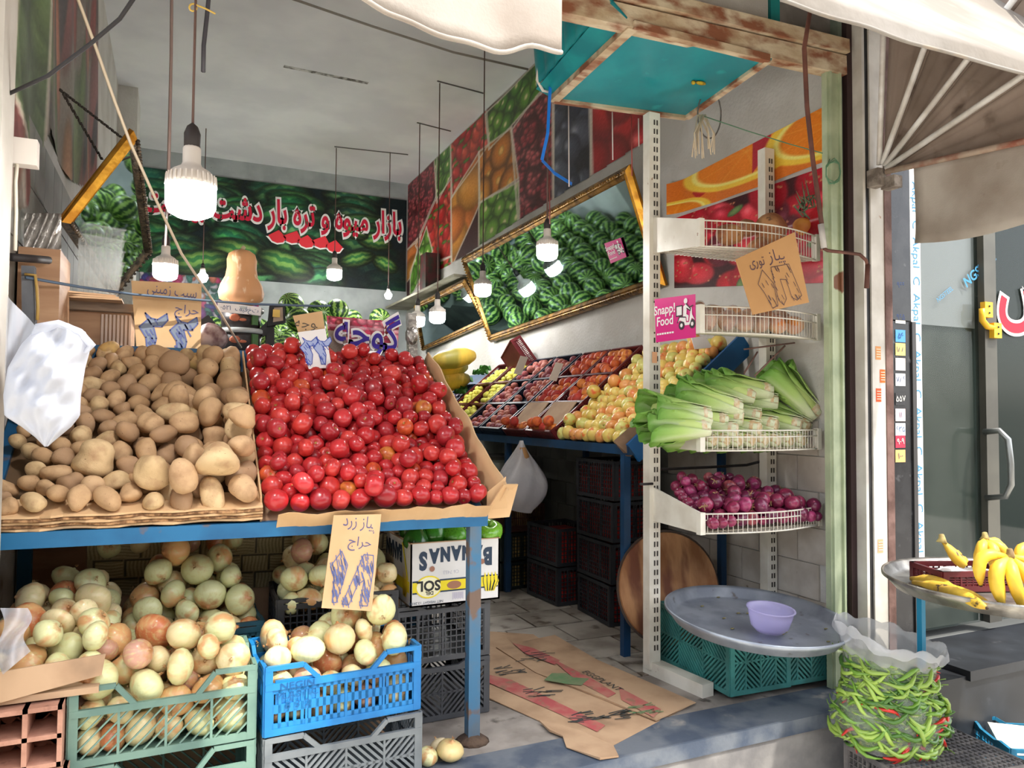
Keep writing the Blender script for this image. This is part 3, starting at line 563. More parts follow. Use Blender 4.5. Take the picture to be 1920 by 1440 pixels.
# ================================================================ awnings
m_canvas = mat('canvas', (178, 172, 165), (160, 152, 142), 3, .85, bump=.9, bsc=9, transl=.35, c3=(196, 178, 158), m3=(.66, .74), sc3=4)
m_canvas2 = mat('grey_canvas', (196, 188, 178), (170, 158, 146), 3, .9, bump=.12, bsc=160, transl=.22, c3=(150, 132, 116), m3=(.62, .7), sc3=5)
def awning(name, label, pts, back, m, drop, shift=0., wav=1.):
    P = [V(q) for q in pts]; k = len(P)
    def fn(u, v):
        t = u*(k-1); i = min(int(t), k-2); f = t-i; a_, c_ = P[max(i-1, 0)], P[min(i+2, k-1)]; e = .5*(2*P[i]+(P[i+1]-a_)*f+(2*a_-5*P[i]+4*P[i+1]-c_)*f*f+(3*P[i]-a_-3*P[i+1]+c_)*f**3)
        if v < .25: w = v/.25; return e+V((0, .02+.012*wav*math.sin(u*19)*(1-w), drop*w+.008*wav*math.sin(u*31+w*5)))
        w = (v-.25)/.75; return (e+V((0, .02, drop))).lerp(V((e.x+(shift if shift > 0 else shift*(1-u)), 2.74, back)), w)+V((0, 0, -.12*math.sin(PI*w)+.015*math.sin(u*23)*math.sin(PI*w)))
    t = thing(name, label, 'awning', tuple(P[k//2])); obj('canvas', M().grid(46, 26, fn, t=.004), [m], t)
    b = M().tube([fn(i/40, .0)+V((0, 0, .004)) for i in range(41)], .005, 6); obj('hem', b, [m], t); return t
y = 1.35
A1 = [at(480, -70, y=y), at(600, -40, y=y), at(700, -4, y=y), at(760, 30, y=y), at(830, 60, y=y), at(900, 82, y=y), at(960, 88, y=y), at(1010, 86, y=y), at(1062, 92, y=y)]
awning('left_awning', 'dirty cream canvas awning edge sagging above the ceiling view', [A1[0]+V((-1.3, 0, .25))]+A1, 4.1, m_canvas2, .22, .62, .5)
A2 = [at(1476, -6, y=y), at(1600, 36, y=y), at(1740, 80, y=y), at(1925, 134, y=y), at(2100, 185, y=y), at(2400, 268, y=y)]
awning('right_awning', 'bright white sunlit canvas awning edge above the neighbouring shop', A2, 4.15, m_canvas, .05, -.55, .25)
# folding hood of the neighbour: ribs fanned out in one plane from a wall pivot
FX = 3.33; m_rib = mat('galvanised_rib', (240, 238, 234), (212, 206, 198), 9, .5, .1, bump=.1); m_fan = mat('brown_canvas', (176, 160, 148), (150, 134, 122), 3, .9, bump=.12, bsc=160, transl=.3, c3=(124, 108, 96), m3=(.6, .7), sc3=5); m_ribr = mat('rusted_rib', (150, 92, 74), (190, 170, 152), 9, .7, bump=.2)
pv = V((FX, 2.72, 2.67))
fan = thing('folding_hood', 'fan folded grey canvas hood with metal ribs at the neighbouring shop', 'awning', tuple(pv))
pv = at(1648, 325, x=FX); ends = [at(*q, x=FX) for q in ((1656, 70), (1735, 85), (1815, 110), (1920, 140), (1920, 265))]
ends = [pv+(e-pv).normalized()*1.5 for e in ends]
for i, e in enumerate(ends):
    b = M().tube([pv+(e-pv)*.03, e], .0145 if i < 4 else .015, 10); obj('rib', b, [m_rib if i < 4 else m_ribr], fan)
fold = []
for i in range(4):
    a, c = ends[i]-pv, ends[i+1]-pv
    def fl_(u, v, a=a, c=c): d = a.lerp(c, v).normalized()*1.48*u; return pv+d+V((.03+.03*u+.10*u*math.sin(PI*v)+.02*math.sin(v*PI*6)*u, 0, 0))
    obj('canvas_fold', M().grid(8, 18, fl_, t=.003), [m_fan], fan)
b = M()
def flap(u, v):
    e = pv.lerp(ends[4], .13+.87*u); return V((FX+.012+.015*math.sin(u*9+v*3)*v, e.y, e.z+.012-(.40-.10*u+.03*math.sin(u*7))*v))
obj('valance', M().grid(24, 10, flap, t=.004), [m_canvas2], fan)
obj('pivot_bracket', M().box(pv+V((-.02, .0, -.03)), (.06, .07, .09)).box(pv+V((.03, -.05, -.06)), (.06, .08, .06)), [mat('crusted_metal', (150, 140, 130), (110, 100, 92), 20, .9, bump=.5)], fan)
# bent pipe and hooks
m_pipe = mat('brown_rust_pipe', (116, 74, 62), (90, 56, 48), 9, .7, bump=.2)
cp = thing('crank_pole', 'rust brown awning crank pole hanging in front of the rack, bent hook below', 'pole', tuple(at(1545, 440, y=2.5)))
P = [at(1520, 14, y=2.5)+V((.02, .28, .40)), at(1520, 14, y=2.5), at(1508, 90, y=2.5), at(1513, 200, y=2.5), at(1524, 300, y=2.5), at(1538, 400, y=2.5), at(1541, 425, y=2.5)]
obj('shaft', M().tube(P, .0105, 8), [m_pipe], cp); obj('sleeve', M().tube([at(1539, 420, y=2.5), at(1545, 465, y=2.5)], .0135, 8), [plain((190, 186, 182), .5)], cp)
obj('crank', M().tube([at(1545, 466, y=2.5), at(1552, 470, y=2.5), at(1590, 474, y=2.5), at(1612, 477, y=2.5), at(1624, 488, y=2.5), at(1627, 500, y=2.5)], .008, 8), [m_pipe], cp); obj('grip', M().tube([at(1627, 496, y=2.5), at(1625, 540, y=2.5)], .0115, 8), [m_pipe], cp)
# ================================================================ bulbs
m_led = mat('lit_diffuser', (255, 253, 250), emit=BULB, rough=.5); m_hous = mat('bulb_housing', (222, 214, 206), rough=.5); m_cord = plain((96, 72, 66)); m_sock = plain((48, 42, 42))
def bulb(px, py, y, D, label, top=CZ-.01, small=False, sway=0.):
    c = at(px, py, y=y); t = thing('light_bulb', label, 'bulb', tuple(c), group='hanging bulbs'); r = D/2
    if small:
        obj('diffuser', M().lathe([(.001, -r), (r*.6, -r*.85), (r, -.1*r), (r*.9, r*.4), (r*.55, r*.8)], 20), [m_led], t, False); obj('housing', M().lathe([(r*.55, r*.8), (r*.42, r*1.7), (r*.38, r*1.75)], 16), [m_hous], t, False); z1 = r*1.7
    else:
        obj('diffuser', M().lathe([(.001, -r*.86), (r*.55, -r*.80), (r*.88, -r*.62), (r*.99, -r*.35), (r, r*.5)], 28), [m_led], t, False)
        b = M().lathe([(r*1.0, r*.5), (r*.99, r*.66), (r*.96, r*.9), (r*.75, r*1.15), (r*.42, r*1.35), (r*.36, r*1.5), (r*.36, r*2.1), (r*.30, r*2.2)], 28)
        for i in range(28): a = 2*PI*i/28; b.bar((r*1.0*math.cos(a), r*1.0*math.sin(a), r*.5), (r*.97*math.cos(a), r*.97*math.sin(a), r*.95), .004, .008)
        obj('housing', b, [m_hous], t, False); z1 = r*2.15
    obj('socket', M().lathe([(r*.32, z1), (r*.33, z1+r*.6), (r*.22, z1+r*.9), (.004, z1+r*1.05)], 14), [m_sock], t, False)
    obj('cord', M().tube([(0, 0, z1+r), (sway*.3, 0, z1+r+.4), (sway, 0, top-c.z)], .0042 if y < 3 else .006, 5), [m_cord], t, False); return t
bulb(358, 372, 2.4, .142, 'largest hanging lit bulb with ribbed housing, above the potatoes')
def hung(px, py, yt, wpx, label, small=False):    # depth from where its cord meets the ceiling, size from its width
    q = at(px, yt, z=CZ-.01); d = (at(px, py, y=q.y)-CAM).dot(fw); bulb(px, py, q.y, wpx*d/FPX, label, small=small)
bulb(310, 508, 4.4, .125, 'lit bulb behind the potato price card')
hung(380, 520, 240, 20, 'small round lit bulb left of the butternut squash', True)
hung(627, 514, 277, 28, 'lit bulb in front of the watermelon banner, above the pink sack')
hung(728, 554, 285, 14, 'smallest round lit bulb near the back corner, thin cord', True)
bulb(1026, 472, 3.9, .125, 'lit bulb in front of the large mirror, below the blue tape')
hung(905, 543, 85, 32, 'lit bulb at the left edge of the large mirror')
hung(820, 594, 155, 30, 'lit bulb in front of the small far mirror')
hung(783, 602, 232, 27, 'lit bulb half hidden behind the foil wrapped post')
# loose wires
def wire(label, pts, r, c=(90, 76, 70), name='electric_wire'): return solo(name, M().tube(pts, r, 6), [plain(c)], label, 'wire')
wire('thick black cable crossing the upper left corner', [at(25, 172, y=2.7)+V((-.06, .05, -.02)), at(25, 172, y=2.7), at(90, 142, y=2.6), at(170, 82, y=2.5), at(225, 35, y=2.4), at(262, -20, y=2.3)], .006, (40, 38, 40))
wire('cream cord sagging from the ceiling past the left mirror to the buckets', [V((at(143, -10, y=2.9).x-.05, 2.9, CZ)), at(143, -10, y=2.9), at(180, 90, y=3), at(215, 190, y=3.1), at(245, 270, y=3.2), at(290, 370, y=3.35), at(340, 475, y=3.6), at(400, 565, y=3.9), at(452, 652, y=4.1)], .006, (206, 190, 166))
wire('dark cut cable end hanging from the ceiling beside the largest bulb', [V((at(393, -20, y=3).x, 3, CZ)), at(393, -20, y=3), at(388, 30, y=3), at(382, 85, y=3), at(381, 135, y=3)], .008, (70, 68, 74))
wire('twisted brown twin cord left of the largest bulb', [V((at(322, -10, y=3.2).x, 3.2, CZ)), at(322, -10, y=3.2), at(321, 100, y=3.2), at(318, 250, y=3.2), at(316, 330, y=3.2), at(310, 460, y=4.3)], .006, (130, 110, 104))
for pts, lb in (([(820, 152), (906, 175)], 'from the far mirror bulb cord'), ([(782, 230), (845, 246)], 'from the half hidden bulb cord'), ([(627, 275), (765, 290)], 'from the bulb cord above the pink sack')): wire('thin ceiling wire running right '+lb, [at(*q, z=CZ-.005) for q in pts], .008, (110, 106, 104))
wire('long knotted rope line across the ceiling behind the left awning', [at(520, -12, z=CZ-.1), at(700, 50, z=CZ-.1), at(850, 98, z=CZ-.1), at(990, 130, z=CZ-.1)], .012, (150, 144, 136), 'ceiling_rope')
for i, (x, yt, yb_, c) in enumerate(((1066, 195, 350, (200, 190, 186)), (1148, 210, 300, (206, 200, 196)), (1184, 218, 330, (150, 66, 62)), (1197, 222, 275, (190, 184, 180)), (1030, 330, 420, (120, 60, 56)))):
    wire('%s cord hanging in front of the fruit wallpaper' % ('white', 'pale thin', 'dark red', 'short white', 'brown')[i], [at(x, yt, y=3.66), at(x+1, yb_, y=3.72)], .004, c)
jb = thing('junction_box', 'white plastic junction box with a cable on the left pillar edge', 'box', tuple(at(45, 305, y=2.84))); q = at(43, 287, y=2.84)
obj('box_body', M().box(q, (.085, .05, .085)), [m_hous], jb); obj('cable', M().tube([at(32, 308, y=2.83), at(29, 340, y=2.83), at(30, 400, y=2.83), at(28, 470, y=2.83)], .006, 6), [plain((214, 206, 190))], jb)
solo('ceiling_hook', M().tube([at(362+7*math.cos(k*.6), 14+7*math.sin(k*.6), y=2.4) for k in range(10)]+[at(385, 16, y=2.4), at(404, 26, y=2.4)], .003, 5), [plain((214, 180, 90))], 'small yellow wire hook on the cord of the largest bulb', 'hook')
# ================================================================ mirrors
m_gold = mat('gilt_frame', (168, 128, 66), (96, 70, 40), 14, .35, .75, bump=.4, bsc=60); m_goldb = mat('bright_gilt', (226, 168, 60), (180, 120, 36), 8, .3, .7, bump=.2); m_dkfr = mat('dark_carved_frame', (110, 94, 74), (56, 48, 42), 30, .4, .5, bump=.8, bsc=60)
m_mirror = mat('mirror_glass', (186, 214, 220), rough=.03, metal=1.)
def mirror(label, c4, fw_, mats, ridges=True):
    c4 = [V(q) for q in c4]; o = sum(c4, V((0, 0, 0)))/4; n = (c4[1]-c4[0]).cross(c4[3]-c4[0]).normalized(); t = thing('framed_mirror', label, 'mirror', tuple(o))
    inn = [c4[i]+((c4[(i+1) % 4]-c4[i]).normalized()+(c4[i-1]-c4[i]).normalized())*fw_ for i in range(4)]
    obj('glass', M().slab([inn[i]+n*.012 for i in range(4)], .006), [m_mirror], t)
    obj('back_board', M().slab([q-n*.012 for q in c4], .02), [plain((96, 78, 60))], t)
    for i in range(4):
        a, c, ai, ci = c4[i], c4[(i+1) % 4], inn[i], inn[(i+1) % 4]; b = M(); k = 6; rows = []
        for j in range(k+1):
            w = j/k; h = .010+.030*(math.sin(PI*w)**.6)*(1 if j % 2 == 0 else .72); rows.append((a.lerp(ai, w)+n*h, c.lerp(ci, w)+n*h))
        for (p0, q0), (p1, q1) in zip(rows, rows[1:]): b.add([p0, q0, q1, p1], [(0, 1, 2, 3)])
        b.add([a-n*.01, c-n*.01, rows[0][1], rows[0][0]], [(0, 1, 2, 3)])
        if ridges and mats[i % len(mats)] is not m_goldb:
            L = (c-a).length; m_ = int(L/.035)
            for q in range(m_): p = a.lerp(c, (q+.5)/m_).lerp(ai.lerp(ci, (q+.5)/m_), .36)+n*.04; b.ball(p, .012, 6, 4, sq=(1, 1, .8))
        obj('frame_moulding', b, [mats[i % len(mats)]], t)
    return t
mu = (at(1250, 535, x=3.17)-at(922, 642, x=3.17)).normalized(); mw = (at(868, 482, x=2.84)-at(922, 642, x=3.17)).normalized()
def on_mirror(px, py, h=.03):
    o = at(922, 642, x=3.17); n = mu.cross(mw).normalized(); d = (at(px, py, y=4.)-CAM); t = (o-CAM).dot(n)/d.dot(n); return CAM+d*t+n*h
mirror('large gilt framed mirror leaning over the right shelf, lit by bulbs', [at(922, 642, x=3.17), at(1250, 535, x=3.17), on_mirror(1182, 308, 0), at(868, 482, x=2.84)], .085, [m_gold, m_goldb, m_gold, m_gold])
mirror('smaller gilt framed mirror far along the right wall reflecting watermelons', [at(795, 658, x=3.17), at(918, 606, x=3.17), at(872, 522, x=2.9), at(780, 570, x=2.9)], .085, [m_gold])
mirror('gold edged mirror tilted out from the left wall on chains', [at(112, 414, y=3.9), at(207, 552, y=5.44), at(276, 466, y=5.5), at(247, 243, y=3.9)], .05, [m_dkfr, m_dkfr, m_dkfr, m_goldb], True)
for a, c in (((112, 168), (228, 258)), ((118, 175), (192, 300))):
    P0, P1 = at(*a, y=3.9), at(*c, y=4.3); n = 22; b = M()
    for i in range(n):
        p, q = P0.lerp(P1, i/n), P0.lerp(P1, (i+.8)/n); b.bar(p, q, .014 if i % 2 else .006, .005 if i % 2 else .013)
    solo('hanging_chain', b, [plain((52, 46, 42), .4)], 'dark chain holding the tilted left mirror, %s one' % ('upper' if a[0] == 112 else 'lower'), 'chain')
solo('picture_box', M().bb((2.98, 9.35, 3.02), (3.18, 9.6, 3.5)), [mat('dark_pack', (50, 54, 46), (90, 40, 44), 9, .5)], 'dark narrow box standing on top of the far mirror', 'box')
sh_ = M().bb((2.85, 7.9, 2.93), (3.2, 10.9, 2.96)); solo('wall_ledge', sh_, [mat('bare_board', (150, 146, 128), (126, 120, 104), 4, .8)], 'dusty board ledge above the small far mirror', 'ledge')
# ================================================================ white slotted rack
m_rack = mat('white_rack_paint', (230, 226, 214), (214, 208, 194), 6, .45, c3=(150, 110, 84), m3=(.70, .74), sc3=16)
rack = thing('slotted_rack', 'white slotted steel gondola rack with four wire basket shelves', 'rack', (2.76, 3.34, 0))
def slots(b, x, y, z0, z1):
    z = z0
    while z < z1:
        for dx in (-.009, .009): b.bb((x+dx-.0038, y-.002, z), (x+dx+.0038, y+.001, z+.028))
        z += .05
for x, y, z1, zb in ((2.37, 3.38, 3.05, .03), (3.135, 3.32, 2.95, .06)):
    p_ = obj('upright', M().bb((x-.035, y-.03, zb), (x+.035, y+.03, z1)), [m_rack], rack); b = M(); slots(b, x+.006, y-.031, zb+.1, z1-.06); obj('slot', b, [plain((60, 54, 50))], p_)
fills([[(-.016, -.03), (.016, -.03), (.016, .03), (-.016, .03)]], (2.365, 3.347, 1.70), (1, 0, 0), (0, 0, 1), plain((226, 170, 130)), rack, .002, 'sticker')
obj('foot', M().bar((2.375, 3.42, .035), (2.43, 2.99, .03), .075, .07), [m_rack], rack)
obj('rear_panel', M().bb((2.40, 3.365, 1.86), (3.10, 3.385, 1.98)), [m_rack], rack)
b = M(); [b.bb((2.44+i*.045, 3.362, 1.93), (2.46+i*.045, 3.366, 1.937)) for i in range(15)]; [b.bb((2.44+i*.045, 3.362, 1.915), (2.46+i*.045, 3.366, 1.922)) for i in range(15)]; obj('panel_slots', b, [plain((60, 54, 50))], rack)
SH = [(2.23, 2.36, .0, 2.27, 2.47), (1.80, 1.93, .0, 1.84, 2.0), (1.215, 1.315, .0, 1.22, 1.40), (.81, .905, .0, .82, 1.0)]
for i, (z0, z1, _, zb0, zb1) in enumerate(SH):
    bx = 2.365; fy = 2.955
    obj('shelf_bracket', M().hexa([(bx-.006, 3.36, zb0), (bx+.006, 3.36, zb0), (bx+.006, fy, z0), (bx-.006, fy, z0)], [(bx-.006, 3.36, zb1), (bx+.006, 3.36, zb1), (bx+.006, fy, z1+.005), (bx-.006, fy, z1+.005)]), [m_rack], rack, label='cream end bracket')
    for xa, xb in ((2.35, 2.38), (3.13, 3.155)): obj('corner_cap', M().bb((xa, fy-.012, z0-.005), (xb, fy+.02, z1+.008)), [m_rack], rack)
    b = M()
    def fr(u, z): return V((2.37+.77*u, fy-.075*math.sin(PI*u), z))
    hh = z1-z0; n = 30
    for zz, r_ in ((z1, .0042), (z0, .0042), (z0+hh*.68, .0032)): b.tube([fr(k/14, zz) for k in range(15)], r_, 5)
    for k in range(n+1): u = k/n; b.tube([fr(u, z1), fr(u, z0), V((2.37+.77*u, 3.33, zb0))], .0024, 4)
    for k in range(1, 5): w_ = k/5; b.tube([fr(q/8, z0).lerp(V((2.37+.77*q/8, 3.33, zb0)), w_) for q in range(9)], .003, 4)
    obj('wire_basket', b, [m_rack], rack)
    if i == 3 or i == 2: obj('liner', M().slab([(2.39, fy+.0, z0+.006), (3.12, fy+.0, z0+.006), (3.12, 3.32, zb0+.006), (2.39, 3.32, zb0+.006)], .003), [mat('clear_liner', (200, 190, 170), rough=.4, alpha=.6)], rack)
# pink sticker on the second bracket and on the mirror
m_pink = plain((216, 26, 130), .4); m_wh = plain((244, 240, 240), .4); m_bk = plain((40, 30, 40), .5)
def scooter(O, U, W, s, par, off):
    def c_(x, y, r, n=10): return [(s*(x+r*math.cos(2*PI*k/n)), s*(y+r*math.sin(2*PI*k/n))) for k in range(n)]
    fills([c_(-.20, -.32, .16), c_(.36, -.32, .16)], O, U, W, m_bk, par, off, 'scooter_wheel_print')
    fills([c_(-.20, -.32, .07), c_(.36, -.32, .07), [(s*x, s*y) for x, y in ((-.42, -.22), (-.30, -.02), (.02, -.06), (.05, -.24), (.20, -.24), (.28, .24), (.34, .24), (.36, .0), (.50, -.20), (.34, -.12), (.22, -.34), (-.02, -.34), (-.06, -.22), (-.30, -.14))], [(s*x, s*y) for x, y in ((-.48, .02), (-.48, .36), (-.16, .36), (-.16, .02))], [(s*x, s*y) for x, y in ((-.12, -.04), (-.10, .32), (.04, .40), (.28, .20), (.26, .14), (.08, .24), (.06, .04), (.18, -.02), (.16, -.2), (.08, -.2), (.06, -.06))], c_(.02, .50, .10)], O, U, W, m_wh, par, off+.0008, 'rider_print')
    strokes([[(s*x, s*y) for x, y in ((-.48, .02), (-.48, .36), (-.16, .36), (-.16, .02), (-.48, .02))], [(s*x, s*y) for x, y in ((-.42, -.22), (-.30, -.02), (.02, -.06))], [(s*x, s*y) for x, y in ((.04, .40), (.28, .20), (.26, .14), (.08, .24))], [(s*.24, s*.26), (s*.4, s*.30)]], O, U, W, m_bk, par, s*.02, off+.0014, 'scooter_outline')
def sticker(label, O, U, W, s):
    t = thing('pink_sticker', label, 'sticker', tuple(O)); U = V(U).normalized(); W = V(W).normalized(); N = U.cross(W)
    b = M().slab([V(O)-U*s*.88-W*s*.62, V(O)+U*s*.82-W*s*.62, V(O)+U*s*.86+W*s*.52, V(O)-U*s*.88+W*s*.62], .001); obj('sheet', b, [m_pink], t)
    for i, s_ in enumerate(('Snapp!', 'Food')): text(s_, V(O)-U*s*.44+W*s*(.26-i*.32), U, W, s*.36, m_wh, t, bold=.0012, off=.0025)
    strokes([[(s*(-.78+k*.11), -s*.40), (s*(-.72+k*.11), -s*.40)] for k in range(7)], O, U, W, m_wh, t, s*.025, .0025)
    scooter(V(O)+U*s*.44, U, W, s*.78, t, .0025); return t
sticker('pink delivery sticker with white scooter on the second rack bracket', at(1258, 595, x=2.355)+V((-.004, -.02, 0)) if False else V((2.352, 3.145, 1.895)), (.03, -1, 0), (0, .05, 1), .19)
sticker('pink delivery sticker stuck on the glass of the large mirror', on_mirror(1160, 467), mu, mw, .13)
# bundle of straps and wires at the top of the rack
b = M(); g = random.Random(3)
for k in range(16):
    x = g.uniform(1300, 1340); b.tube([at(1316+g.uniform(-8, 8), 215, y=3.2), at(x, 250, y=3.2+g.uniform(-.03, .03)), at(x+g.uniform(-6, 6), g.uniform(270, 300), y=3.2)], .004, 4)
solo('straw_bundle', b, [plain((206, 190, 164), .8)], 'bundle of pale straw ties hanging behind the rack post', 'straw')
solo('wire_coil', M().tube([at(1330+22*math.cos(a), 215+45*math.sin(a), y=3.25+.01*a) for a in [k*.4 for k in range(40)]], .004, 5), [plain((110, 104, 100))], 'grey wire coil beside the straw bundle under the canopy', 'wire')
b = M(); b.tube([at(1320, 218, y=3.2), at(1400, 245, y=3.1), at(1480, 270, y=3.0), at(1560, 292, y=2.8)], .003, 5)
b.tube([at(1562+14*math.cos(k*.7), 322+22*math.sin(k*.7)+g.uniform(-4, 4), y=2.78) for k in range(34)], .003, 5); solo('green_twine', b, [plain((90, 130, 100))], 'thin green twine knotted around the green door frame', 'twine')
for k, (a, c) in enumerate((((1395, 655), (1490, 643)), ((1415, 705), (1472, 648)), ((1518, 635), (1558, 685)), ((1420, 660), (1395, 700)))): solo('wire_strut', M().tube([at(*a, y=3.1), at(*c, y=3.05)], .005, 5), [m_rust], 'thin rusted strut below the second basket, %s' % ('upper left one', 'slanting left one', 'right one', 'short one')[k], 'strut')
b = M(); P = [at(1220, 905, y=3.36), at(1240, 880, y=3.4), at(1330, 876, y=3.45), at(1400, 872, y=3.45), at(1445, 860, y=3.3)]
b.tube(P, .008, 6); b.tube([at(1200, 908, y=3.33), at(1224, 907, y=3.33)], .007, 6); solo('braided_rope', b, [plain((40, 36, 38))], 'black braided cord tied behind the red onion basket', 'cord')
# wooden disc leaning behind the rack
m_wood = mat('stained_wood', (186, 138, 96), (146, 98, 62), 4, .6, st=(2.5, 1, .8), bump=.15, c3=(112, 66, 46), m3=(.50, .62), sc3=2.6)
dc = at(1254, 1102, y=3.57); dsc = thing('round_board', 'round stained wooden board leaning behind the white rack post', 'board', tuple(dc))
RD = .312; rm = MX.Rotation(rad(-8), 3, 'Z') @ MX.Rotation(rad(78), 3, 'X') @ MX.Scale(1, 3)
obj('board', M().lathe([(.001, -.015), (RD, -.015), (RD+.004, 0), (RD, .015), (.001, .015)], 48, c=dc, r=rm, sm=False), [m_wood], dsc)
ri = M(); [ri.bar(dc+rm @ V((RD*1.005*math.cos(2*PI*k/36), RD*1.005*math.sin(2*PI*k/36), 0)), dc+rm @ V((RD*1.005*math.cos(2*PI*(k+1.05)/36), RD*1.005*math.sin(2*PI*(k+1.05)/36), 0)), .03, .006, (0, 1, 0)) for k in range(36)]; obj('edge_band', ri, [plain((70, 56, 48))], dsc)
# ================================================================ tray on teal crates
crate(.37, .62, .31, c_teal, 'diag', 'teal plastic crate under the round tray, front left one', (2.675, 3.19, .03), (0, 0, rad(-2)), 0, 'teal crates under the tray')
crate(.37, .62, .31, c_teal, 'diag', 'teal plastic crate under the round tray, beside the green frame', (3.01, 3.19, .03), (0, 0, rad(-2)), 0, 'teal crates under the tray')
m_alu = mat('dull_aluminium', (176, 184, 196), (150, 158, 172), 7, .42, .7, bump=.1, c3=(110, 100, 90), m3=(.66, .75), sc3=14)
tc_ = V((2.62, 2.87, .37)); trm = MX.Rotation(rad(5), 3, 'X') @ MX.Rotation(rad(1.5), 3, 'Y')
tr = thing('round_tray', 'large round dented aluminium tray lying on the teal crates', 'tray', tuple(tc_))
TR = .44
prof = [(.001, 0), (TR*.86, 0), (TR*.89, .006), (TR*.95, .045), (TR*.99, .055), (TR*1.0, .052), (TR*1.0, .040), (TR*.96, .028), (TR*.90, -.008), (.001, -.008)]
obj('tray_dish', M().lathe(prof, 56, c=tc_, r=trm), [m_alu], tr)
g = random.Random(4)
for k in range(11):
    a, q = g.uniform(0, 6.3), g.uniform(.1, .4); p_ = tc_+trm @ V((q*math.cos(a), q*math.sin(a), .006)); solo('leaf_scrap', M().ball(p_, .007, 6, 4, sq=(1.8, 1, .4)), [plain((120, 112, 70))], 'tiny dry leaf scrap on the aluminium tray', 'scrap', 'scraps on the tray')
m_purp = mat('lilac_plastic', (206, 200, 240), rough=.2, alpha=.55, transl=.4)
bc = V((2.575, 2.725, .378)); bw = thing('lilac_bowl', 'translucent lilac plastic bowl standing on the aluminium tray', 'bowl', tuple(bc))
obj('bowl_body', M().lathe([(.001, 0), (.062, 0), (.085, .022), (.100, .075), (.104, .10), (.112, .104), (.111, .109), (.100, .106), (.095, .076), (.080, .026), (.058, .006), (.001, .006)], 40, c=bc, r=trm), [m_purp], bw)
# ================================================================ cardboard flats on the floor
m_card = mat('cardboard', (190, 158, 126), (172, 140, 110), 5, .85, bump=.1, st=(1, 1, 1), c3=(142, 116, 92), m3=(.6, .74), sc3=5)
m_card2 = mat('fresh_cardboard', (218, 182, 138), (206, 168, 124), 4, .85, bump=.08)
m_cedge = mat('corrugated_edge', (190, 146, 102), (120, 86, 58), 40, .9, bump=.6, bsc=120)
def flat(label, px, th, z, name='cardboard_flat'):
    t = thing(name, label, 'cardboard', tuple(at(*px[0], z=z)), group='flattened cardboard on the floor'); pts = [at(*q, z=z) for q in px]; b = M(); k = len(pts)
    q2 = [p+V((0, 0, th+.004*math.sin(i*2.1))) for i, p in enumerate(pts)]; b.add(pts+q2, [tuple(range(k))[::-1], tuple(range(k, 2*k))]+[(i, (i+1) % k, (i+1) % k+k, i+k) for i in range(k)])
    if sum((pts[i].x*pts[(i+1) % k].y-pts[(i+1) % k].x*pts[i].y) for i in range(k)) < 0: b.f = [f[::-1] for f in b.f]
    obj('sheet', b, [m_card], t); return t
f1 = flat('printed flattened carton with green leaf and red stripe near the stand leg', [(893, 1300), (895, 1185), (1000, 1190), (1050, 1225), (1165, 1280), (1290, 1325), (1150, 1400), (1085, 1375), (1010, 1352)], .006, .002)
f2 = flat('flattened eggplant carton lying toward the rack foot', [(1040, 1192), (1120, 1240), (1305, 1318), (1230, 1352), (1130, 1312), (1005, 1262), (930, 1215)], .006, .012)
f3 = flat('torn cardboard end at the painted step', [(1010, 1352), (1085, 1372), (1150, 1398), (1160, 1420), (1125, 1425), (1062, 1402), (1055, 1382), (1030, 1372)], .006, .010)
m_rst = mat('faded_red_print', (178, 84, 84), (180, 120, 104), 9, .85, c3=(150, 110, 90), m3=(.56, .66), sc3=16); m_gl = mat('faded_green_print', (86, 128, 82), (120, 132, 96), 9, .85); m_dk = plain((60, 62, 60), .8)
def floorpoly(px, m, par, z, nm): b = M().poly([at(*q, z=z) for q in px]); b2 = M().poly([at(*q, z=z) for q in px][::-1]); o = obj(nm, b, [m], par); return o
for f_, st_ in ((f1, [((905, 1262), (960, 1275), (1135, 1360), (1120, 1372), (1030, 1330), (905, 1275))]), (f2, [((960, 1205), (1000, 1215), (1050, 1238), (1040, 1246), (985, 1225)), ((1030, 1232), (1110, 1272), (1155, 1300), (1140, 1308), (1080, 1275)), ((1160, 1288), (1240, 1330), (1225, 1345), (1165, 1312))])):
    for q in st_: floorpoly(q, m_rst, f_, .0225 if f_ is f2 else .0135, 'red_stripe_print')
floorpoly([(1020, 1275), (1035, 1262), (1062, 1262), (1075, 1270), (1105, 1272), (1090, 1285), (1060, 1282)], m_gl, f2, .0228, 'leaf_print')
text('EGGPLANT', at(1128, 1276, z=.0235), at(1165, 1296, z=.0235)-at(1088, 1256, z=.0235), (.3, 1, 0), .062, m_dk, f2, off=.0015)
g = random.Random(8)
for cx, cy, f_ in ((955, 1258, f1), (1010, 1300, f1), (1090, 1345, f1), (1150, 1340, f1), (1200, 1330, f2), (990, 1232, f2)):
    b = M()
    for k in range(14):
        p0 = at(cx+g.uniform(-30, 22), cy+g.uniform(-9, 9), z=.0232 if f_ is f2 else .0145); b.bar(p0, p0+V((g.uniform(.03, .09), g.uniform(-.03, .02), 0)), .007, .0006)
    obj('vegetable_print', b, [m_dk if cx % 20 else m_gl], f_)
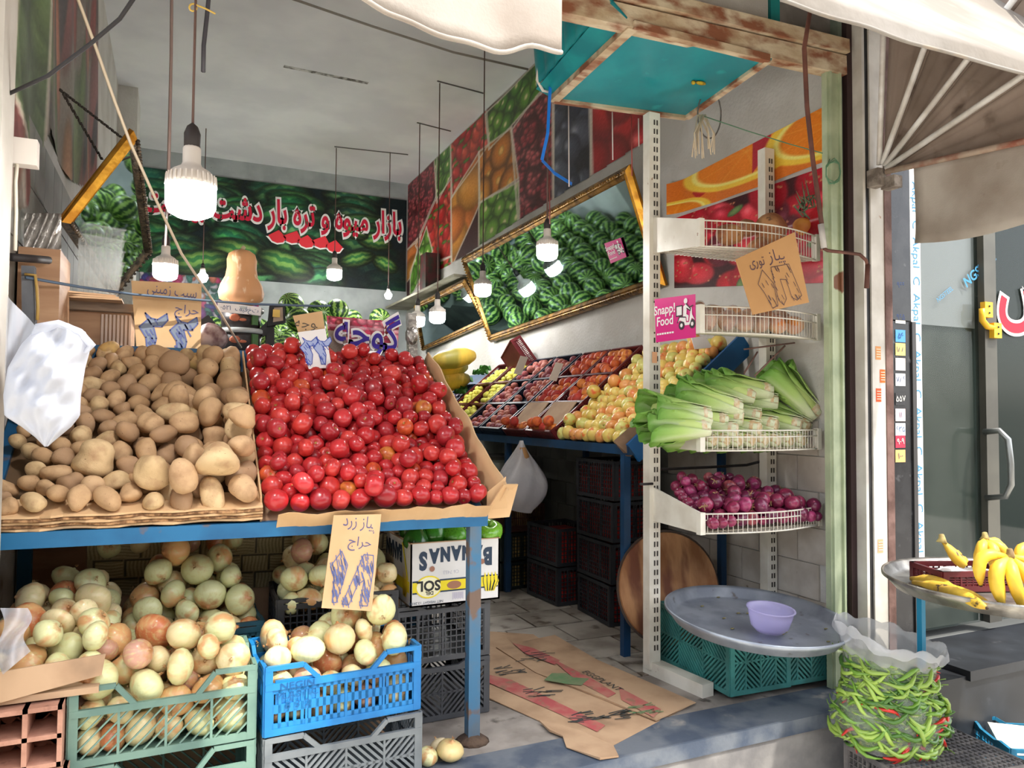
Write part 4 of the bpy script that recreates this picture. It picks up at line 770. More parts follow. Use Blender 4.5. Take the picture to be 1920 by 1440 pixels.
# ================================================================ produce kinds
def prod_mat(name, c2, sc, mix, rough, c3=None, sc3=20, m3=(.62, .7), st=(1, 1, 1), bump=0, coat=0, sub=0, bsc=None):
    return mat(name, (200, 200, 200), c2, sc, rough, objcol=True, mix=mix, c3=c3, sc3=sc3, m3=m3, st=st, bump=bump, coat=coat, sub=sub, bsc=bsc)
m_pot = prod_mat('potato_skin', (170, 134, 98), 1.2, (.45, .75), .75, (120, 88, 58), 7, (.68, .74), bump=.15, bsc=16)
m_tom = prod_mat('tomato_skin', (164, 36, 42), 1.2, (.45, .8), .30, coat=.3)
m_on = mat('onion_skin', (200, 200, 200), (212, 160, 108), .9, .34, objcol=True, mix=(.54, .66), c3=(206, 196, 136), sc3=5, m3=(.5, .85), st=(1, 1, .22), bump=.08, bsc=9, coat=.25, det=2.5, pole=((188, 132, 86), 1.02, 1.30))
m_ron = prod_mat('red_onion_skin', (96, 24, 52), 1.6, (.4, .7), .3, (186, 104, 130), 3, (.64, .74), st=(1, 1, .3), coat=.3, bump=.1)
m_app = prod_mat('apple_skin', (228, 104, 56), 1.0, (.56, .72), .38, (206, 196, 96), 2, (.7, .8))
m_pea = prod_mat('peach_skin', (170, 60, 52), 1.1, (.46, .68), .6, (236, 174, 94), 1.6, (.66, .76))
m_gua = prod_mat('yellow_guava_skin', (196, 200, 80), 1.5, (.5, .7), .45)
m_plu = prod_mat('plum_skin', (110, 92, 128), 1.5, (.5, .7), .4)
m_dry = mat('dry_onion_tail', (190, 146, 96), (150, 104, 62), 40, .9); m_root = mat('onion_roots', (186, 156, 110), (140, 112, 76), 40, .95)
m_scar = mat('tomato_scar', (206, 150, 80), (120, 120, 50), 60, .7)
def blob(seed, sx, sy, sz, amp=.10, n=14, k=9, bend=0.):
    g = random.Random(seed); ph = [(g.uniform(0, 6.3), g.uniform(.8, 2.2), g.uniform(0, 6.3), g.uniform(.7, 2)) for _ in range(4)]; b = M().ball((0, 0, 0), 1, n, k)
    out = []
    for v in b.v:
        x, y, z = v; d = 1+amp*sum(math.sin(a+f*x*1.6+z)*math.sin(c+h*y*1.7-x) for a, f, c, h in ph)*.6; out.append((x*d*sx+bend*z*z, y*d*sy, z*d*sz))
    b.v = out; return b
POT = [blob(k, .93/g_**.42, .93*g_**.58, .84/g_**.3, .15, 18, 11, bend=.12*(k % 3)).mesh('potato', [m_pot]) for k, g_ in enumerate((1.0, 1.15, 1.3, 1.45, 1.7, 1.05))]
def tomato(seed):
    g = random.Random(seed); n5 = g.choice((4, 5, 6)); am = g.uniform(.0, .05); ph = g.uniform(0, 6)
    prof = [(.001, .70), (.12, .715), (.30, .79), (.52, .80), (.74, .68), (.92, .40), (1.0, .04), (.95, -.34), (.78, -.62), (.52, -.80), (.24, -.86), (.001, -.86)]
    return M().lathe(prof, 18, lobe=lambda a, z: 1+am*math.cos(n5*a+ph)*(.5+.6*z)).mesh('tomato', [m_tom])
TOM = [tomato(k) for k in range(5)]
SCAR = M().lathe([(.11, .722), (.07, .745), (.001, .73)], 8).add([(.05*math.cos(a)-.03*math.sin(a), .05*math.sin(a)+.03*math.cos(a), .74) if j == 0 else (.05*math.cos(a)+.03*math.sin(a), .05*math.sin(a)-.03*math.cos(a), .74) if j == 1 else (.26*math.cos(a), .26*math.sin(a), .80) for a in [2*PI*q/5 for q in range(5)] for j in range(3)], [(3*q, 3*q+1, 3*q+2) for q in range(5)]).mesh('stem_scar', [m_scar])
def onion(seed, m, flat=.86):
    g = random.Random(seed); am = g.uniform(.0, .035); n5 = g.choice((3, 4, 5)); ph = g.uniform(0, 6)
    prof = [(.06, -flat*1.0), (.30, -flat*.95), (.66, -flat*.72), (.92, -flat*.36), (1.0, .02), (.93, flat*.38), (.72, flat*.74), (.44, flat*.92), (.22, flat*.99), (.10, flat*1.06), (.07, flat*1.16)]
    return M().lathe(prof, 18, lobe=lambda a, z: 1+am*math.cos(n5*a+ph)+.012*math.cos(14*a)).mesh('onion', [m])
def onion_tail(seed, flat=.86):
    g = random.Random(seed); b = M()
    for k in range(7):
        a = 2*PI*k/7; s = g.uniform(.06, .16); t = g.uniform(.02, .16); w = .06
        b.add([(.08*math.cos(a-w*9), .08*math.sin(a-w*9), flat*1.05), (.08*math.cos(a+w*9), .08*math.sin(a+w*9), flat*1.05), (s*math.cos(a+w), s*math.sin(a+w), flat*1.12+t)], [(0, 1, 2)])
    return b.mesh('dry_tail', [m_dry])
def onion_root(seed, flat=.86, wd=.22):
    g = random.Random(seed); b = M()
    for k in range(12):
        a = g.uniform(0, 6.3); s = g.uniform(.05, wd); w = .035
        b.add([(.05*math.cos(a-.5), .05*math.sin(a-.5), -flat), (.05*math.cos(a+.5), .05*math.sin(a+.5), -flat), (s*math.cos(a+.1), s*math.sin(a+.1), -flat-g.uniform(.02, .18)), (s*math.cos(a-.1), s*math.sin(a-.1), -flat-g.uniform(.02, .18))], [(0, 1, 2, 3)])
    return b.mesh('root_tuft', [m_root])
ON = [onion(k, m_on, f_) for k, f_ in enumerate((.80, .76, .68, .88, .78))]; RON = [onion(k+9, m_ron, f_) for k, f_ in enumerate((.9, .82, 1.0))]
TAIL = [onion_tail(k) for k in range(3)]; ROOT = [onion_root(k) for k in range(3)]; RROOT = [onion_root(k+5, .9, .75) for k in range(3)]
def fruit(seed, m, nm, h=.86, dim=.12):
    prof = [(.001, h-dim), (.10, h-dim*.7), (.28, h+.02), (.55, h*.92), (.86, h*.55), (1.0, .06), (.94, -h*.42), (.72, -h*.78), (.42, -h*.97), (.14, -h*.96), (.001, -h*.90)]
    g = random.Random(seed); am = g.uniform(.01, .04); ph = g.uniform(0, 6)
    return M().lathe(prof, 14, lobe=lambda a, z: 1+am*math.cos(2*a+ph)+am*.5*math.cos(5*a)).mesh(nm, [m])
APP = [fruit(k, m_app, 'apple', .88) for k in range(3)]; PEA = [fruit(k+5, m_pea, 'peach', .94) for k in range(3)]; GUA = [fruit(k+8, m_gua, 'guava', 1.05, .05) for k in range(2)]; PLU = [fruit(k+11, m_plu, 'plum', 1.15, .04) for k in range(2)]
STALK = M().tube([(0, 0, .70), (.02, 0, .95), (.08, 0, 1.12)], .035, 5).mesh('stalk', [plain((96, 70, 40))])
PIT_ = M().lathe([(.16, .80), (.001, .74)], 8).mesh('stem_pit', [plain((120, 70, 40))])
def rrot(g, tilt=PI): return Euler((g.uniform(-tilt, tilt), g.uniform(-tilt, tilt), g.uniform(-PI, PI)))
def pile(frame, pts, rs, meshes, cols, labels, group, name, cat, seed, tilt=PI, parts=(), scale_v=.10):
    """one object per piece of produce; frame maps local to world; cols: list of (word, rgb, weight); labels(word, size, p) -> label"""
    g = random.Random(seed); lo, hi = min(rs), max(rs); out = []
    tot = sum(c[2] for c in cols)
    for p, r in zip(pts, rs):
        t = g.uniform(0, tot)
        for wd, rgb, wt in cols:
            t -= wt
            if t <= 0: break
        j = g.uniform(-9, 9); c = lin([min(255, max(0, v+j)) for v in rgb]); me = g.choice(meshes); o = bpy.data.objects.new(name, me); COL.objects.link(o)
        o.location = frame @ V(p); o.rotation_euler = (frame.to_3x3() @ rrot(g, tilt).to_matrix()).to_euler() if tilt < PI else rrot(g)
        o.scale = (r*g.uniform(1-scale_v, 1+scale_v), r*g.uniform(1-scale_v, 1+scale_v), r*g.uniform(1-scale_v*.6, 1+scale_v*.4)); o.color = (*c, 1)
        tag(o, labels(wd, size_word(r, lo, hi), p), cat, group)
        for nm, ms, prob in parts:
            if g.random() < prob: q = bpy.data.objects.new(nm, g.choice(ms)); COL.objects.link(q); q.parent = o
        out.append(o)
    return out
# ================================================================ front display stand
m_bluep = mat('blue_painted_steel', (34, 106, 152), (26, 88, 132), 4, .5, c3=(104, 92, 88), m3=(.62, .70), sc3=9)
m_bluew = mat('worn_blue_paint', (64, 112, 146), (92, 108, 122), 5, .6, c3=(112, 92, 80), m3=(.54, .60), sc3=8)
SL = rad(34.5); CS, SN = math.cos(SL), math.sin(SL); TL = 1.17
def TF(x0, y0, z0, sl=SL): c, s = math.cos(sl), math.sin(sl); return MX(((1, 0, 0, x0), (0, c, -s, y0), (0, s, c, z0), (0, 0, 0, 1)))
FR = TF(-.5, 3.0, .985)
st_ = thing('display_stand', 'blue painted steel produce stand carrying the potato and tomato trays', 'stand', (.4, 3.4, 0))
obj('front_bar', M().bar((-.61, 3.0, .957), (1.24, 3.0, .937), .05, .055), [m_bluep], st_)
for x, y, z1, mm in ((1.185, 3.0, .92, m_bluew), (-.585, 3.05, .94, m_bluep), (1.185, 3.9, 1.55, m_bluep), (-.585, 3.9, 1.55, m_bluep)): obj('leg', M().bb((x-.026, y-.024, 0), (x+.026, y+.024, z1)), [mm], st_)
for x in (-.585, 1.21): obj('side_bar', M().bar((x, 3.0, .94), (x, 3.97, 1.60), .045, .045), [m_bluep], st_)
obj('back_bar', M().bb((-.5, 3.95, 1.55), (1.24, 3.99, 1.70)), [m_bluep], st_)
obj('deck', M().slab([FR @ V((-.1, 0, -.05)), FR @ V((1.72, 0, -.05)), FR @ V((1.72, TL, -.05)), FR @ V((-.1, TL, -.05))], .012), [mat('deck_board', (140, 110, 80), (110, 86, 62), 4, .9)], st_)
obj('foot_dirt', M().lathe([(.075, 0), (.06, .012), (.03, .03)], 12, c=(1.185, 3.0, 0)), [mat('rust_dirt', (70, 56, 48), (96, 78, 64), 20, .95, bump=.5)], st_)
# potatoes
lip = thing('cardboard_liner', 'stacked corrugated cardboard edges under the front of the potatoes', 'cardboard', (-.1, 3.0, .96))
for k in range(5):
    z = .985+k*.011; b = M(); n = 26
    top = [(-.58+.895*i/n, 2.985+R.uniform(-.012, .010)-.004*k) for i in range(n+1)]; pts = [V((x, y, z+.002*math.sin(i))) for i, (x, y) in enumerate(top)]; bk = [V((x, 3.10, z+.045+.002*math.sin(i))) for i, (x, y) in enumerate(top)]
    for i in range(n): b.hexa([pts[i], pts[i+1], bk[i+1], bk[i]], [q+V((0, 0, .0075)) for q in (pts[i], pts[i+1], bk[i+1], bk[i])])
    obj('cardboard_layer', b, [m_cedge if k % 2 else m_card2], lip)
tw = .80
def pfl(x, y): return .01+.02*np.sin(x*9)+.035*np.clip(1-y/.16, 0, 1)
N_ = 150; g = np.random.RandomState(4); rp = .034+.028*g.rand(N_)**1.2
rp[:8] = (.085, .080, .076, .072, .070, .066, .066, .064)
pp, rp = settle(N_, 0, 0, (-.07, tw), (.01, TL), 4, rs=rp, floor=pfl, jz=.3)
pp[:, 2] -= .055*np.clip((pp[:, 1]-.55)/.5, 0, 1)*np.clip((pp[:, 2]-.04)/.06, 0, 1)
def plab(wd, sz, p): u, v = p[0]/tw, p[1]/TL; a, c = rowcol(u, v, C5, R5); return '%s %s potato in the %s rows of the tray, %s' % (sz, wd, c, a)
pots = pile(FR, [(x, y, z) for x, y, z in pp], list(rp), POT, [('tan', (196, 160, 120), 5), ('pale yellow', (208, 178, 134), 2), ('dusty brown', (172, 138, 106), 3)], plab, 'potatoes in the tray', 'potato', 'potato', 5)
for k, px in enumerate(((400, 672), (425, 668), (280, 670), (365, 676), (205, 655))):
    q = at(*px, y=3.92); o = dup(pots[3], q, (.3, 1.3+.4*k, .4*k), 'yellow %s potato lying on the back edge of the tray, %s' % ('long' if k < 2 else 'round', ('near the tomatoes', 'beside the tomato box corner', 'below the price card', 'right of the price card', 'left, with a sprouted end')[k])); o.color = (*lin((214, 176, 112)), 1); o.scale = (.05, .045, .085) if k < 1 else (.045,)*3; o.data = POT[k % 3]
# tomatoes in their cardboard box
X0 = .815; TW = .925
box = thing('tomato_box', 'opened cardboard box with folded flaps holding the tomatoes', 'box', tuple(FR @ V((X0, 0, 0))))
obj('box_floor', M().slab([FR @ V((X0, 0, -.03)), FR @ V((X0+TW, 0, -.03)), FR @ V((X0+TW, TL, -.03)), FR @ V((X0, TL, -.03))], .008), [m_card], box)
obj('left_flap', M().slab([FR @ V((X0-.006, -.01, -.03)), FR @ V((X0-.006, TL, -.03)), FR @ V((X0-.016, TL*.96, .085)), FR @ V((X0-.008, .05, .07))], .007), [m_card2], box)
def rf(u, v): q = FR @ V((X0+TW+.02+.055*v*(.4+.6*(1-u))+.006*math.sin(u*17), -.02+u*TL*1.03, -.04+.15*v*(1-.15*u)+.006*math.sin(u*31)*v)); return q
obj('right_flap', M().grid(26, 4, rf, t=.008), [m_card2], box)
b = M(); n = 24
for i in range(n):
    def ff(k): x = X0+.05+.87*k/n; h = .066+.006*math.sin(k*1.3)+.004*math.sin(k*3.1); return FR @ V((x, -.03, -.06)), FR @ V((x, -.055+.004*math.sin(k), h))
    (a0, a1), (c0, c1) = ff(i), ff(i+1); b.hexa([a0, c0, c0+V((0, .007, 0)), a0+V((0, .007, 0))], [a1, c1, c1+V((0, .007, 0)), a1+V((0, .007, 0))])
obj('front_flap', b, [m_card2], box)
for (q, lb) in (([(X0+TW-.03, -.035, -.03), (X0+TW+.10, -.04, -.02), (X0+TW+.13, .02, .11), (X0+TW+.05, .0, .13)], None), ([(X0+TW+.0, -.03, -.03), (X0+TW+.07, -.02, .02), (X0+TW+.08, .05, .13), (X0+TW+.0, .03, .06)], None)): obj('corner_flap', M().slab([FR @ V(z) for z in q], .008), [m_card2], box)
mk = plain((120, 96, 70))
for k in range(26): q = rf(.12+.03*k, .55); strokes([[(0, -.02), (.006, .02)], [(.006, .02), (.016, -.018)]], q+V((-.004, 0, .006)), (FR @ V((0, 1, 0))-FR @ V((0, 0, 0))), (.1, -.4, .8), mk, box, .0014, .004, 'print_row') if k % 2 == 0 else None
N_ = 298
tp_, tr_ = settle(N_, .034, .048, (X0+.005, X0+TW), (.0, TL), 9, floor=lambda x, y: .01+.05*np.clip(1-((x-X0-.2)/.3)**2, 0, 1)*np.clip((y-.5)/.6, 0, 1), jz=.4)
def tlab(wd, sz, p): a, c = rowcol((p[0]-X0)/TW, p[1]/TL, C5, R5); return '%s %s tomato in the %s rows of the box, %s' % (sz, wd, c, a)
pile(FR, [(x, y, z) for x, y, z in tp_], list(tr_), TOM, [('red', (194, 46, 50), 7), ('bright red', (206, 62, 56), 5), ('deep red', (168, 38, 46), 4), ('orange red', (214, 92, 48), 1), ('half ripe orange', (218, 138, 66), .35)], tlab, 'tomatoes in the cardboard box', 'tomato', 'tomato', 6, parts=(('stem_scar', [SCAR], 1.0),))
# ================================================================ yellow onions
ocol = [('pale green-white', (218, 218, 164), 8), ('cream', (226, 208, 160), 4), ('golden brown', (208, 158, 104), 2.6), ('pinkish brown', (198, 148, 126), 1.2), ('copper', (196, 118, 76), 1.2)]
oparts = (('dry_tail', TAIL, .95), ('root_tuft', ROOT, .8))
def olab(where):
    def f_(wd, sz, p, w=where): a, c = rowcol((p[0]-f_.x0)/f_.W, (p[1]-f_.y0)/f_.D, ('left', 'middle', 'right')); return '%s %s onion at the %s %s of the %s' % (sz, wd, c, a, w)
    return f_
def onions(n, lo, hi, bx, by, z0, seed, where, h0=.2, slope=.8, floor=None, rot=0., c=None, meshes=ON, cols=ocol, parts=oparts, group=None, name='yellow_onion', it=120):
    p, r = settle(n, lo, hi, bx, by, seed, h0, slope, floor, it=it); F = MX.Translation(V((0, 0, z0))); lb = olab(where); lb.x0, lb.W, lb.y0, lb.D = bx[0], bx[1]-bx[0], by[0], by[1]-by[0]
    return pile(F, [tuple(q) for q in p], list(r), meshes, cols, lb, group or 'yellow onions in the '+where, name, 'onion', seed, parts=parts)
GX, GY = -.005, 2.945
crate(.56, .37, .25, c_green, 'slope', 'grey green lattice crate full of onions, upper one at the front', (GX, GY, .262), (0, 0, rad(1)), .07)
crate(.56, .37, .25, c_green, 'slope', 'grey green lattice crate, lower one cut off by the photo edge', (GX, GY, .005), (0, 0, rad(1)), .07)
crate(.57, .37, .24, c_blue, 'vert', 'bright sky blue slotted crate full of onions', (.585, 2.95, .262), (0, 0, rad(3)), .06)
crate(.57, .37, .25, c_grey, 'diag', 'grey slotted crate under the bright blue onion crate', (.59, 2.94, .005), (0, 0, rad(2)), .055)
m_emb = plain((22, 112, 176)); e0 = V((.315, 2.742, .262))
for i, (s_, z, sz) in enumerate((('NEGIN', .155, .032), ('PLASTIC', .125, .032), ('832', .092, .036))): text(s_, (.42, 2.745, .262+z), (1, .052, 0), (0, 0, 1), sz, plain((12, 84, 140)), None, off=.012, sx=1.25, name='crate_lettering') if False else None
bcr = [o for o in COL.objects if o.get('label', '').startswith('bright sky blue')][0]
def in_rest(o, par): o.parent = par; o.data.transform(WM[par].inverted()); return o
plq = M().slab([(.345, 2.752, .335), (.50, 2.760, .335), (.50, 2.760, .450), (.345, 2.752, .450)], -.010); plate = obj('name_plate', plq, [c_blue], bcr)
for s_, z, sz in (('NEGIN', .430, .034), ('PLASTIC', .398, .034), ('8 3 2', .362, .036)): text(s_, (.42, 2.750, z), (1, .052, 0), (0, 0, 1), sz, plain((14, 84, 140)), bcr, off=.004, sx=1.2)
onions(68, .047, .066, (GX-.265, GX+.265), (GY-.17, GY+.17), .275, 11, 'grey green crate', .26, .5)
onions(64, .047, .066, (.315, .855), (2.78, 3.12), .275, 12, 'bright blue crate', .25, .5)
crate(.52, .36, .22, c_dteal, 'vert', 'dark teal crate of onions behind the green crate', (.08, 3.36, .33), (0, 0, rad(2)), .02)
crate(.50, .36, .26, c_black, 'mesh', 'black mesh crate of onions behind the blue crate', (.66, 3.38, .36), (0, 0, rad(-2)), .02)
struct_b = solo('support_boards', M().bb((-.2, 3.18, .0), (.36, 3.54, .32)).bb((.4, 3.2, .0), (.92, 3.56, .35)), [m_card], 'stacked cartons supporting the rear onion crates', 'carton')
def sl1(x, y): return .16+.22*(y-3.2)
onions(46, .047, .063, (-.18, .34), (3.20, 3.56), .295, 13, 'dark teal crate', .28, .5, sl1)
onions(36, .046, .062, (.42, .92), (3.20, 3.56), .38, 14, 'rear black crate', .30, .5, sl1)
brd = solo('cardboard_strip', M().slab([(-.5, 2.72, .505), (-.195, 2.76, .545), (-.185, 2.765, .61), (-.5, 2.725, .60)], .008), [m_card], 'strip of brown cardboard holding back onions above the clay bricks', 'cardboard')
solo('onion_board', M().bb((-.495, 2.74, .495), (-.20, 3.55, .515)), [m_card], 'board under the left onion heap on top of the bricks', 'board')
onions(46, .047, .064, (-.56, -.16), (2.79, 3.52), .51, 15, 'left brick heap', .10, .5, lambda x, y: .0+.10*np.clip((y-2.8)/.7, 0, 1))
g = random.Random(2)
for k, (px, y_, c) in enumerate((((802, 1372), 2.86, (226, 224, 170)), ((824, 1360), 2.92, (232, 214, 176)), ((844, 1366), 2.85, (226, 200, 140)))):
    q = at(*px, y=y_); r_ = (.043, .043, .056)[k]; o = bpy.data.objects.new('yellow_onion', ON[k]); COL.objects.link(o); o.location = (q.x, y_, r_*.86); o.scale = (r_,)*3; o.rotation_euler = (g.uniform(-.5, .3), g.uniform(-.4, .4), 0); o.color = (*lin(c), 1)
    tag(o, 'onion lying loose on the floor by the stand leg, %s' % ('left one', 'rear one', 'largest one')[k], 'onion', 'loose onions on the floor')
    for nm, me in (('dry_tail', TAIL[k]), ('root_tuft', ROOT[k])): e = bpy.data.objects.new(nm, me); COL.objects.link(e); e.parent = o
for k, (x, y_) in enumerate(((205, 1025), (265, 1018), (320, 1015), (355, 1018), (402, 1015), (437, 1012), (563, 1004))):
    q = at(x, y_, y=3.62); o = bpy.data.objects.new('yellow_onion', ON[k % 5]); COL.objects.link(o); o.location = q; o.scale = (.05,)*3; o.rotation_euler = rrot(g); o.color = (*lin(ocol[k % 5][1]), 1); tag(o, 'onion on the shelf edge just under the blue bar, number %s from the wall' % ('one', 'two', 'three', 'four', 'five', 'six', 'seven')[k], 'onion', 'onions under the blue bar')
    e = bpy.data.objects.new('dry_tail', TAIL[k % 3]); COL.objects.link(e); e.parent = o
solo('rear_shelf', M().bb((-.35, 3.58, .845), (1.05, 3.72, .865)), [m_card], 'narrow board behind the blue bar carrying a few onions', 'shelf')
# basket-weave vinyl behind the onions
p = Pic(300, 60, (150, 138, 104)); gg = random.Random(3)
for j in range(3):
    for i in range(12):
        x0, y0 = i*26-8+(j % 2)*13, j*20; mk = p.poly([(x0, y0), (x0+25, y0), (x0+25, y0+19), (x0, y0+19)]); hz = (i+j) % 2
        v = np.sin((p.Y if hz else p.X)*1.9+np.sin((p.X if hz else p.Y)*.25+i)*1.2); p.put(mk, np.clip(np.array((150, 138, 104))+(v*26)[..., None]+gg.uniform(-14, 14), 0, 255))
        p.put(mk*((p.X < x0+1.5) | (p.Y < y0+1.5)), (70, 62, 46))
p.grain(4); solo('woven_vinyl', p.mesh(lambda u, v: (-.32+1.36*u, 3.60+.05*(1-v), .60+.24*v-.04*u)), None, 'wood weave patterned vinyl sheet behind the onion crates', 'sheet')
solo('vinyl_backing', M().bb((-.33, 3.66, .0), (1.05, 3.69, .84)), [m_card], 'board standing behind the patterned vinyl sheet', 'board')
# hollow clay bricks
m_clay = mat('fired_clay', (192, 144, 122), (168, 122, 102), 9, .9, bump=.4, c3=(146, 104, 88), m3=(.62, .7), sc3=20)
for k in range(4):
    z = .492-.192*(k+1)-(.0 if k < 3 else 0); off = (.0, .018, .008, .02)[k]; x1 = -.30+off; L = .30; H = .186; b = M(); y0, y1 = 2.70+off*.4, 3.0; t_ = .014
    if z < -.1: continue
    z0 = z
    for xx in (0, .5, 1): b.bb((x1-.185*1+.185*xx-(.007), y0, z0), (x1-.185+.185*xx+.007, y1, z0+H)) if xx else b.bb((x1-.185-.007, y0, z0), (x1-.185+.007, y1, z0+H))
    for zz in (0, .5, 1): b.bb((x1-.19, y0, z0+(H-t_)*zz), (x1+.005, y1, z0+(H-t_)*zz+t_))
    for cx in (x1-.185*.25, x1-.185*.75):
        for zz in (0, .5):
            zc = z0+(H-t_)*zz+t_; zt = z0+(H-t_)*(zz+.5); xe = x1-.007 if cx > x1-.09 else x1-.1
            b.bar((xe-.022, y0+.15, zt), (xe, y0+.15, zt-.022), .296, .006, (0, 1, 0)); b.bar((xe-.022, y0+.15, zc), (xe, y0+.15, zc+.022), .296, .006, (0, 1, 0))
    solo('clay_brick', b, [m_clay], 'hollow red clay brick by the left pillar, %s' % ('topmost of its stack', 'second of its stack', 'lowest of its stack')[min(k, 2)], 'brick', 'stacked clay bricks')
# ================================================================ price cards
m_ink = plain((98, 108, 158), .7); m_ink2 = plain((96, 92, 130), .7)
def card(label, P4, m, th=.006, name='price_card'):
    P4 = [V(q) for q in P4]; t = thing(name, label, 'price card', tuple(P4[0])); b = M().slab(P4, -th); obj('card', b, [m], t); U = (P4[1]-P4[0]).normalized(); W = (P4[3]-P4[0]).normalized(); return t, (P4[0]+P4[1]+P4[2]+P4[3])/4, U, W
def sketch_two(s, x0):     # a filled in handwritten Persian two, and scribble inside
    o = [(-.2, .42), (-.06, .30), (.10, .28), (.30, .46), (.34, .30), (.22, .12), (.02, .10), (.12, -.2), (.08, -.55), (-.06, -.55), (-.12, -.2), (-.30, .05), (-.12, .26), (-.2, .42)]
    ln = [[(x0+s*x, s*y) for x, y in o]]; g = random.Random(int(x0*1000)+3)
    for k in range(20): x = g.uniform(-.12, .22); y = g.uniform(-.5, .3); ln.append([(x0+s*(x-.05), s*y), (x0+s*(x+.03), s*(y-.12))]) if (y > .05 or abs(x) < .1) else None
    return ln, [(x0+s*x, s*y) for x, y in o[:-1]]
def sketch_poly(o, s, x0, n, seed):
    ln = [[(x0+s*x, s*y) for x, y in o+[o[0]]]]; g = random.Random(seed); xs = [q[0] for q in o]; ys = [q[1] for q in o]
    k = 0
    while len(ln) < n and k < 900:
        k += 1; x, y = g.uniform(min(xs), max(xs)), g.uniform(min(ys), max(ys)); ins = False; j = len(o)-1
        for i in range(len(o)):
            if (o[i][1] > y) != (o[j][1] > y) and x < (o[j][0]-o[i][0])*(y-o[i][1])/(o[j][1]-o[i][1])+o[i][0]: ins = not ins
            j = i
        if ins: ln.append([(x0+s*(x-.03), s*(y+.05)), (x0+s*(x+.02), s*(y-.08))])
    return ln
ONE = [(-.02, .5), (.14, .24), (.10, -.1), (.02, -.5), (-.06, -.5), (-.10, .0), (-.20, .18)]; EIGHT = [(-.06, .5), (.14, .5), (.18, .2), (.16, -.5), (-.0, -.5), (.02, .0), (-.10, -.1), (-.22, -.5), (-.36, -.5), (-.18, .1)]
t, o, U, W = card('tan cardboard price card for potatoes reading twenty two, standing behind them', [at(257, 668, y=4.0), at(376, 680, y=4.0), at(378, 532, y=4.0), at(246, 526, y=4.0)], m_card2)
text('سیب زمینی', o+W*.152+U*.03, U, W, .075, m_ink2, t, True, fit=.22); text('حراج', o+W*.065+U*.09, U, W, .06, m_ink2, t, True)
for x0 in (-.075, .06):
    ln, f_ = sketch_two(.19, x0); fills([f_], o-W*.055, U, W, plain((128, 140, 160)), t, .001, 'number_fill'); strokes(ln, o-W*.055, U, W, m_ink, t, .0035, .002, 'number_two')
t, o, U, W = card('tan cardboard price card for onions reading eighteen, hanging from the blue bar', [at(603, 1140, y=2.86), at(697, 1146, y=2.86), at(715, 964, y=2.905), at(626, 966, y=2.905)], m_card2)
text('پیاز زرد', o+W*.15+U*.01, U, W, .062, m_ink2, t, True, fit=.13); text('حراج', o+W*.075+U*.02, U, W, .05, m_ink2, t, True)
strokes(sketch_poly(ONE, .19, -.045, 60, 1), o-W*.06, U, W, m_ink, t, .0016, .002, 'number_one'); strokes(sketch_poly(EIGHT, .19, .05, 70, 2), o-W*.065, U, W, m_ink, t, .0016, .002, 'number_eight')
t, o, U, W = card('small cardboard and white paper price card above the tomatoes', [at(582, 690, y=3.72), at(621, 690, y=3.72), at(604, 583, y=3.78), at(549, 592, y=3.78)], m_card2)
P4 = [at(579, 692, y=3.705), at(622, 689, y=3.705), at(610, 616, y=3.745), at(558, 623, y=3.745)]; obj('paper', M().slab(P4, -.002), [m_wh], t)
o2 = sum(P4, V((0, 0, 0)))/4; text('گوجه', o+W*.09, U, W, .07, plain((90, 80, 70)), t, True)
for x0 in (-.035, .03): ln, f_ = sketch_two(.14, x0); fills([f_], o2, U, W, plain((170, 184, 226)), t, .003, 'number_fill'); strokes(ln, o2, U, W, plain((50, 76, 180)), t, .0016, .004, 'number_two')
t, o, U, W = card('tan cardboard price card clipped to the rack basket, reading eighteen', [at(1412, 590, y=2.84), at(1517, 567, y=2.84), at(1490, 435, y=2.86), at(1380, 486, y=2.86)], mat('plain_card', (206, 158, 106), (198, 150, 98), 3, .85))
text('پیاز', o+W*.105+U*.055, U, W, .085, plain((90, 66, 80)), t, True, fit=.11); text('توری', o+W*.09-U*.08, U, W, .07, plain((90, 66, 80)), t, True, fit=.10)
strokes(sketch_poly([(-.05, .5), (.22, .1), (.2, -.5), (.0, -.55), (-.16, -.1), (-.3, .15)], .19, -.06, 10, 4), o-W*.05, U, W, plain((80, 60, 70)), t, .0016, .002, 'number_one')
strokes(sketch_poly([(-.34, .5), (.3, .5), (.5, -.4), (.3, -.5), (.14, -.4), (.08, .1), (-.12, .14), (-.06, -.4), (-.2, -.55), (-.34, -.4)], .19, .055, 24, 5), o-W*.045, U, W, plain((80, 60, 70)), t, .0016, .002, 'number_eight')
# ================================================================ right shelf: slanted, along the right wall
SA = rad(40); RL = .98
RFM = MX(((0, math.cos(SA), -math.sin(SA), 2.40), (-1, 0, 0, 8.3), (0, math.sin(SA), math.cos(SA), 1.20), (0, 0, 0, 1)))
def RP(y, v, n=0.): return RFM @ V((8.3-y, v, n))
rs_ = thing('fruit_shelf', 'slanted dark blue steel fruit shelf along the right wall', 'shelf', (2.8, 5.9, 0))
m_navy = mat('dark_blue_steel', (26, 66, 104), (22, 54, 84), 5, .5, c3=(70, 60, 54), m3=(.66, .7), sc3=9)
obj('shelf_deck', M().slab([RP(3.62, 0, -.02), RP(3.62, RL, -.02), RP(8.3, RL, -.02), RP(8.3, 0, -.02)], .012), [m_navy], rs_)
obj('front_rail', M().bar((2.39, 3.60, 1.185), (2.39, 8.3, 1.185), .04, .055), [m_navy], rs_)
